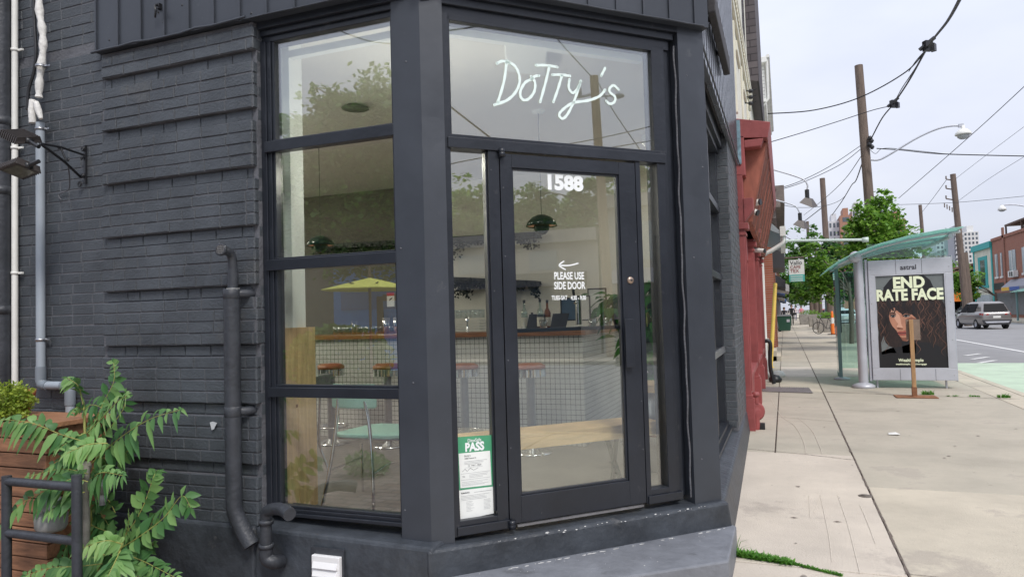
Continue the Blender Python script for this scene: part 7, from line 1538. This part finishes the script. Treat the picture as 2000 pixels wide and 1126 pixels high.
# ------------------------------------------------------------------ people
def person(x, y, h, label, top, legs, skin=(.45, .25, .17), hairc=(.08, .04, .02), bag=True, stride=.16):
    T = thing('person', label, 'person', (x, y, 0)); s = h/1.75
    def P3(a, b, c): return (x+a*s, y+b*s, c*s)
    J = {'pel': (0, 0, .95), 'wa': (0, 0, 1.12), 'ch': (0, -.01, 1.32), 'ne': (0, -.01, 1.48), 'hd': (0, -.02, 1.57), 'ht': (0, -.02, 1.70),
         'shl': (-.17, 0, 1.42), 'ell': (-.23, .02, 1.14), 'wrl': (-.20, -.10, .92), 'hnl': (-.19, -.13, .85), 'shr': (.17, 0, 1.42), 'elr': (.25, .05, 1.15), 'wrr': (.20, -.12, 1.02), 'hnr': (.17, -.16, .98),
         'hil': (-.09, 0, .90), 'knl': (-.09, -.08, .50), 'anl': (-.08, -stride*.9, .09), 'tol': (-.08, -stride-.12, .03), 'hir': (.09, 0, .90), 'knr': (.09, -.02, .50), 'anr': (.08, stride*.8, .12), 'tor': (.08, stride*.8-.14, .03)}
    E_ = [('pel', 'wa'), ('wa', 'ch'), ('ch', 'ne'), ('ne', 'hd'), ('hd', 'ht'), ('ch', 'shl'), ('shl', 'ell'), ('ell', 'wrl'), ('wrl', 'hnl'), ('ch', 'shr'), ('shr', 'elr'), ('elr', 'wrr'), ('wrr', 'hnr'), ('pel', 'hil'), ('hil', 'knl'), ('knl', 'anl'), ('anl', 'tol'), ('pel', 'hir'), ('hir', 'knr'), ('knr', 'anr'), ('anr', 'tor')]
    Rr = {'pel': .135, 'wa': .115, 'ch': .135, 'ne': .05, 'hd': .075, 'ht': .075, 'sh': .06, 'el': .043, 'wr': .03, 'hn': .035, 'hi': .09, 'kn': .06, 'an': .042, 'to': .035}
    ks = list(J); me = bpy.data.meshes.new('body'); me.from_pydata([Vector(P3(*J[k]))-Vector((x, y, 0)) for k in ks], [(ks.index(a), ks.index(b)) for a, b in E_], [])
    o = bpy.data.objects.new('body', me); COL.objects.link(o); md = o.modifiers.new('skin', 'SKIN'); md.use_smooth_shade = True
    for i, k in enumerate(ks):
        r_ = Rr.get(k, Rr.get(k[:2])); me.skin_vertices[0].data[i].radius = (r_*s, r_*s*(.75 if k in ('pel', 'wa', 'ch') else 1)); me.skin_vertices[0].data[i].use_root = (k == 'pel')
    o.modifiers.new('sub', 'SUBSURF').levels = 1
    bpy.context.view_layer.update(); me2 = bpy.data.meshes.new_from_object(o.evaluated_get(bpy.context.evaluated_depsgraph_get())); o.modifiers.clear(); o.data = me2
    for c in (skin, top, legs, (.02, .02, .02)): me2.materials.append(mat('cloth_%02d%02d%02d' % tuple(int(q*99) for q in c), c, .8))
    for p in me2.polygons:
        z = p.center.z/s; ax_ = abs(p.center.x)/s; p.material_index = 0 if (z > 1.46 or (z < 1.0 and ax_ > .15 and z > .78)) else (1 if z > .98 else (2 if z > .09 else 3)); p.use_smooth = True
    o.parent = T; ORG[o.name] = Vector((x, y, 0))
    m = MB(); m.lathe([(0, .0), (.09*s, .03*s), (.105*s, .12*s), (.08*s, .20*s), (0, .235*s)], P3(0, .025, 1.52), 14); m.build('hair', mat('hair_%02d' % int(hairc[0]*99), hairc, .6), T)
    m = MB(); m.lathe([(0, 0), (.015*s, .01*s), (0, .03*s)], P3(0, -.105, 1.60), 6); m.build('nose', mat('cloth_%02d%02d%02d' % tuple(int(q*99) for q in skin), skin), T)
    if bag: m = MB(); m.rbox(P3(.26, -.05, .98), (.10*s, .13*s, .10*s), .2); m.build('handbag', M_black, T, bevel=.02)
    return T
person(.62, 70, 1.92, 'person in a black top and black leggings walking towards the viewer on the sidewalk', (.012, .012, .014), (.015, .015, .018))
person(-.02, 66, 1.72, 'person in dark clothes standing by the green bin', (.03, .03, .04), (.02, .02, .025), bag=False, stride=.03)
person(1.9, 92, 1.85, 'distant person in a pink top further along the sidewalk', (.75, .25, .32), (.5, .45, .45), bag=False)
person(1.35, 100, 1.8, 'most distant person in pale clothes beyond the pink top', (.7, .6, .6), (.2, .2, .3), bag=False)
# ------------------------------------------------------------------ the rest of the street corner, behind and beside the viewer (mirrored in the glass)
def refl(px, py, side, d):
    n = Vector((0, -1, 0)) if side else Vector((R2, -R2, 0)); P0 = Vector((0, 3.515, 0)) if side else chp(0, -.045, 0)
    r = ray(px, py); t = n.dot(P0-O)/n.dot(r); P_ = O+r*t; q = r-n*2*n.dot(r); return P_+q*d
def rtree(name, label, base, L_, side, n, leaf, lm, th, tr):
    P_ = Vector(base); treemesh(name, label, P_, th, tr, [(refl(a, b, side, d)-P_, r) for a, b, d, r in L_], n, leaf, lm)
# big tree on the far side of the lane
q = refl(575, 560, True, 17.5); 
rtree('lane_tree', 'huge spreading tree across the side lane mirrored in the side window', (q.x, q.y, 0), [(690, 220, 17, 1.1), (640, 260, 17, 1.2), (740, 240, 17, 1.4), (790, 270, 17, 1.5), (640, 320, 17, 1.6), (700, 320, 17, 1.7), (760, 330, 17, 1.6), (620, 380, 17, 1.3), (680, 400, 16, 1.7), (740, 410, 16, 1.7), (620, 440, 16, 1.3), (800, 420, 16, 1.6), (680, 450, 15, 1.3), (750, 455, 15, 1.2), (560, 330, 17.5, .4)], True, 40000, .20, M_leafM, 4.5, .35)
# blue painted building, lane side
q0, q1 = refl(652, 600, True, 19), refl(800, 600, True, 19)
LB = thing('blue_building', 'bright blue painted wall with a dark door across the side lane mirrored in the window', 'building', (q0.x, q0.y, 0)); M_blue = mat('cobalt_paint', (.12, .38, 1.0), .6, nscale=1, namt=.12)
zt_ = refl(700, 500, True, 19).z; m = MB(); m.box((q0.x, q0.y-6, 0), (q1.x+1.5, q0.y, 4.1)); m.build('wall', M_blue, LB)
qa = refl(755, 560, True, 18.6); m = MB(); m.box((qa.x-.1, q0.y+.01, 0), (qa.x+.12, q0.y+.05, 2.3)); m.box((qa.x+1.2, q0.y+.01, 0), (qa.x+1.4, q0.y+.05, 2.3)); m.box((qa.x+.12, q0.y+.01, 2.15), (qa.x+1.2, q0.y+.05, 2.35)); m.build('door_frame', mat('brown_door_frame', (.16, .10, .07), .6), LB)
m = MB(); m.box((q0.x+.3, q0.y+.01, 1.9), (q0.x+2.3, q0.y+.04, 2.6)); m.build('wall_plaque', mat('pale_blue_plate', (.12, .25, .62), .5), LB)
m = MB(); m.box((q0.x-11, q0.y-7, 0), (q0.x-.05, q0.y-.6, 3.4)); tag(m.build('grey_lane_building', mat('dull_grey_wall', (.13, .13, .13), .8, nscale=1, namt=.2)), 'dull grey building beside the blue wall across the side lane', 'building')
# patio umbrella
p = refl(722, 548, True, 11); UM = thing('patio_umbrella', 'lime yellow patio umbrella across the side lane mirrored in the window', 'umbrella', (p.x, p.y, 0)); M_lime = mat('lime_canvas', (.80, .82, .16), .7)
m = MB(); c = Vector((p.x, p.y, 2.22)); V = [c+Vector((0, 0, .24))]+[c+Vector((1.0*math.cos(i*.785), 1.0*math.sin(i*.785), 0)) for i in range(8)]+[c+Vector((0, 0, .22))]+[c+Vector((1.0*math.cos(i*.785), 1.0*math.sin(i*.785), -.02)) for i in range(8)]
m.add(V, [(0, 1+i, 1+(i+1) % 8) for i in range(8)]+[(9, 10+(i+1) % 8, 10+i) for i in range(8)]+[(1+i, 10+i, 10+(i+1) % 8, 1+(i+1) % 8) for i in range(8)]); m.build('canopy', M_lime, UM)
m = MB(); m.tube([(c.x, c.y, 0), (c.x, c.y, 2.95)], .03, 8); m.build('pole', M_pole, UM); m = MB()
for i in range(8): m.tube([c+Vector((0, 0, .05)), c+Vector((0.75*math.cos(i*.785), 0.75*math.sin(i*.785), .10))], .015, 5)
m.build('rib', M_black, UM)
# hedge by the lane
p = refl(660, 675, True, 12); H_ = thing('lane_hedge', 'leafy green bush beside the lane mirrored low in the side window', 'bush', (p.x, p.y, 0)); m = MB(); leafclump(m, (p.x, p.y, .7), (1.4, .8, .8), 2600, .16); m.build('foliage', M_leafM, H_, fix=False); m = MB(); m.tube([(p.x, p.y, 0), (p.x, p.y, .8)], .05, 6); m.build('stem', M_pole, H_)
p = refl(715, 880, True, 3.2); m = MB(); leafclump(m, (p.x, p.y, .1), (.25, .18, .14), 500, .05); w_ = m.build('lane_weed', M_leafM, None, fix=False); tag(w_, 'small green weed clump growing from the lane paving', 'weed')
# utility pole and light across the road, mirrored in the door
a, b = refl(1160, 148, False, 21), refl(1185, 560, False, 21); d = b-a; b = a+d*((a.z+.13)/(a.z-b.z)); T = thing('utility_pole', 'utility pole across the road mirrored in the door glass', 'utility pole', b); m = MB(); m.tube([b, a], [.19, .15], 12); m.build('shaft', mat('pale_pole', (.34, .25, .17), .9, nscale=4, namt=.3, streak=(5, 5, .4)), T)
m = MB(); e = refl(1130, 190, False, 21); m.tube([a.lerp(b, .06), e], .05, 6); f_ = refl(1208, 186, False, 20); m.tube([a.lerp(b, .07), f_], .04, 6); m.lathe([(.0, .1), (.2, 0), (.2, -.06), (0, -.12)], f_, 14); m.lathe([(0, 0), (.12, 0), (.12, .3), (0, .3)], e, 10); m.build('crossarm', M_steelp, T)
def rwire(pts, side, label, r_=.016): q = spline([refl(a, b, side, d) for a, b, d in pts], 8); m = MB(); m.tube(q, r_, 5); tag(m.build('mirrored_wire', M_wire), label, 'wire', 'overhead wires')
rwire([(1060, 40, 15), (1100, 90, 17), (1160, 155, 21)], False, 'wire over the road seen mirrored above the door, upper')
rwire([(1168, 160, 21), (1200, 220, 20), (1280, 335, 18)], False, 'wire over the road mirrored falling right from the mirrored pole')
rwire([(875, 205, 14), (920, 240, 15), (985, 290, 17)], False, 'thick wire mirrored in the left of the transom', .025)
rwire([(1060, 290, 18), (1180, 268, 20), (1300, 240, 22)], False, 'level wire mirrored below the lettering, upper')
rwire([(1170, 292, 20), (1230, 282, 20), (1300, 270, 22)], False, 'level wire mirrored below the lettering, lower')
rwire([(875, 60, 14), (930, 52, 15), (985, 40, 16)], False, 'wire mirrored at the top left of the transom', .02)
rwire([(650, 55, 12), (720, 80, 13), (790, 88, 14)], True, 'wire mirrored at the top of the side window', .014)
rwire([(880, 320, 16), (920, 312, 17), (960, 305, 17)], False, 'wire mirrored in the narrow sidelight, upper')
rwire([(1050, 375, 14), (1110, 385, 17), (1160, 420, 21), (1185, 470, 24)], False, 'loose wire mirrored in the door glass beside the tree', .02)
# trees across the road
q = refl(1060, 560, False, 30); rtree('street_tree', 'round maple across the road mirrored left in the door', (q.x, q.y, 0), [(1045, 395, 30, 1.1), (1020, 430, 30, 1.6), (1070, 430, 30, 1.6), (1040, 480, 30, 1.9), (1085, 490, 30, 1.5), (1010, 500, 30, 1.4)], False, 6500, .30, M_leafM, 3.5, .25)
q = refl(1150, 560, False, 28); rtree('street_tree', 'pointed spruce like tree across the road mirrored right in the door', (q.x, q.y, 0), [(1165, 370, 28, .8), (1160, 410, 28, 1.2), (1150, 450, 28, 1.6), (1180, 480, 28, 1.6), (1135, 500, 28, 1.5), (1130, 385, 28, .5)], False, 6500, .26, M_leafM, 3.5, .25)
q = refl(1265, 560, False, 26); rtree('street_tree', 'tall conical tree across the road mirrored in the right sidelight', (q.x, q.y, 0), [(1250, 345, 26, .5), (1255, 380, 26, .8), (1262, 420, 26, 1.1), (1270, 470, 26, 1.5), (1285, 520, 26, 1.5)], False, 5000, .26, M_leafM, 3.5, .25)
q = refl(920, 560, False, 36); rtree('street_tree', 'wide leafy tree across the road mirrored in the left sidelight', (q.x, q.y, 0), [(935, 395, 36, 1.5), (910, 430, 36, 2.0), (950, 440, 36, 2.0), (890, 460, 36, 1.8), (960, 480, 36, 1.8)], False, 6500, .36, M_leafB, 4, .3)
# buildings across the road beside the viewer
for i, (y0, y1, h, c, lb) in enumerate([(-26, -12, 6.5, (.34, .33, .32), 'grey rendered shop across the road, far left in the door mirror'), (-12, -1.5, 5.0, (.40, .38, .35), 'pale shop with a dark awning across the road, mirrored in the door'), (-1.4, 9, 6.2, (.30, .29, .28), 'dull stone coloured shop across the road mirrored right in the door'), (9.2, 24, 7.4, (.30, .12, .08), 'red brick shop across the road before the second shelter'), (24.2, 42, 6.6, (.36, .34, .30), 'beige shop across the road outside the picture edge'), (42.2, 63.8, 7.6, (.30, .12, .08), 'long brick shop building before the brick shops across the road')]):
    T = thing('shop_building', lb, 'building', (XF, y0, 0)); m = MB(); m.box((XF, y0, -.1), (XF+9, y1, h)); m.box((XF-.25, y0, h-.5), (XF, y1, h)); m.build('wall', mat('opposite_wall_%d' % i, c, .8, nscale=.8, namt=.2), T)
    m = MB(); m.box((XF-.05, y0+.8, .4), (XF-.01, y1-.8, 2.7)); m.build('shopfront', M_gl, T)
    n_ = int((y1-y0)/3.2)
    for k in range(n_): m = MB(); m.box((XF-.05, y0+1.2+k*3.2, 3.6), (XF-.01, y0+2.4+k*3.2, 5.1)) if h > 5.5 else m.box((XF-.05, y0+1.2+k*3.2, 3.4), (XF-.01, y0+2.4+k*3.2, 4.2)); m.build('window', mat('pale_sash_glass', (0, 0, 0)), T)
    m = MB(); m.prism([(XF, y0+.5, 3.3), (XF-1.1, y0+.5, 2.7), (XF, y0+.5, 2.7)], (0, y1-y0-1, 0)); m.build('awning', mat('awning_0', (0, 0, 0)) if i == 1 else mat('grey_awning', (0, 0, 0)), T)
# neighbouring building past the lane, at the side of the viewer
m = MB(); m.box((-40, -30, -.1), (-14, -16, 7)); tag(m.build('lane_end_building', mat('dull_grey_wall', (0, 0, 0))), 'long grey building closing the view down the side lane', 'building')
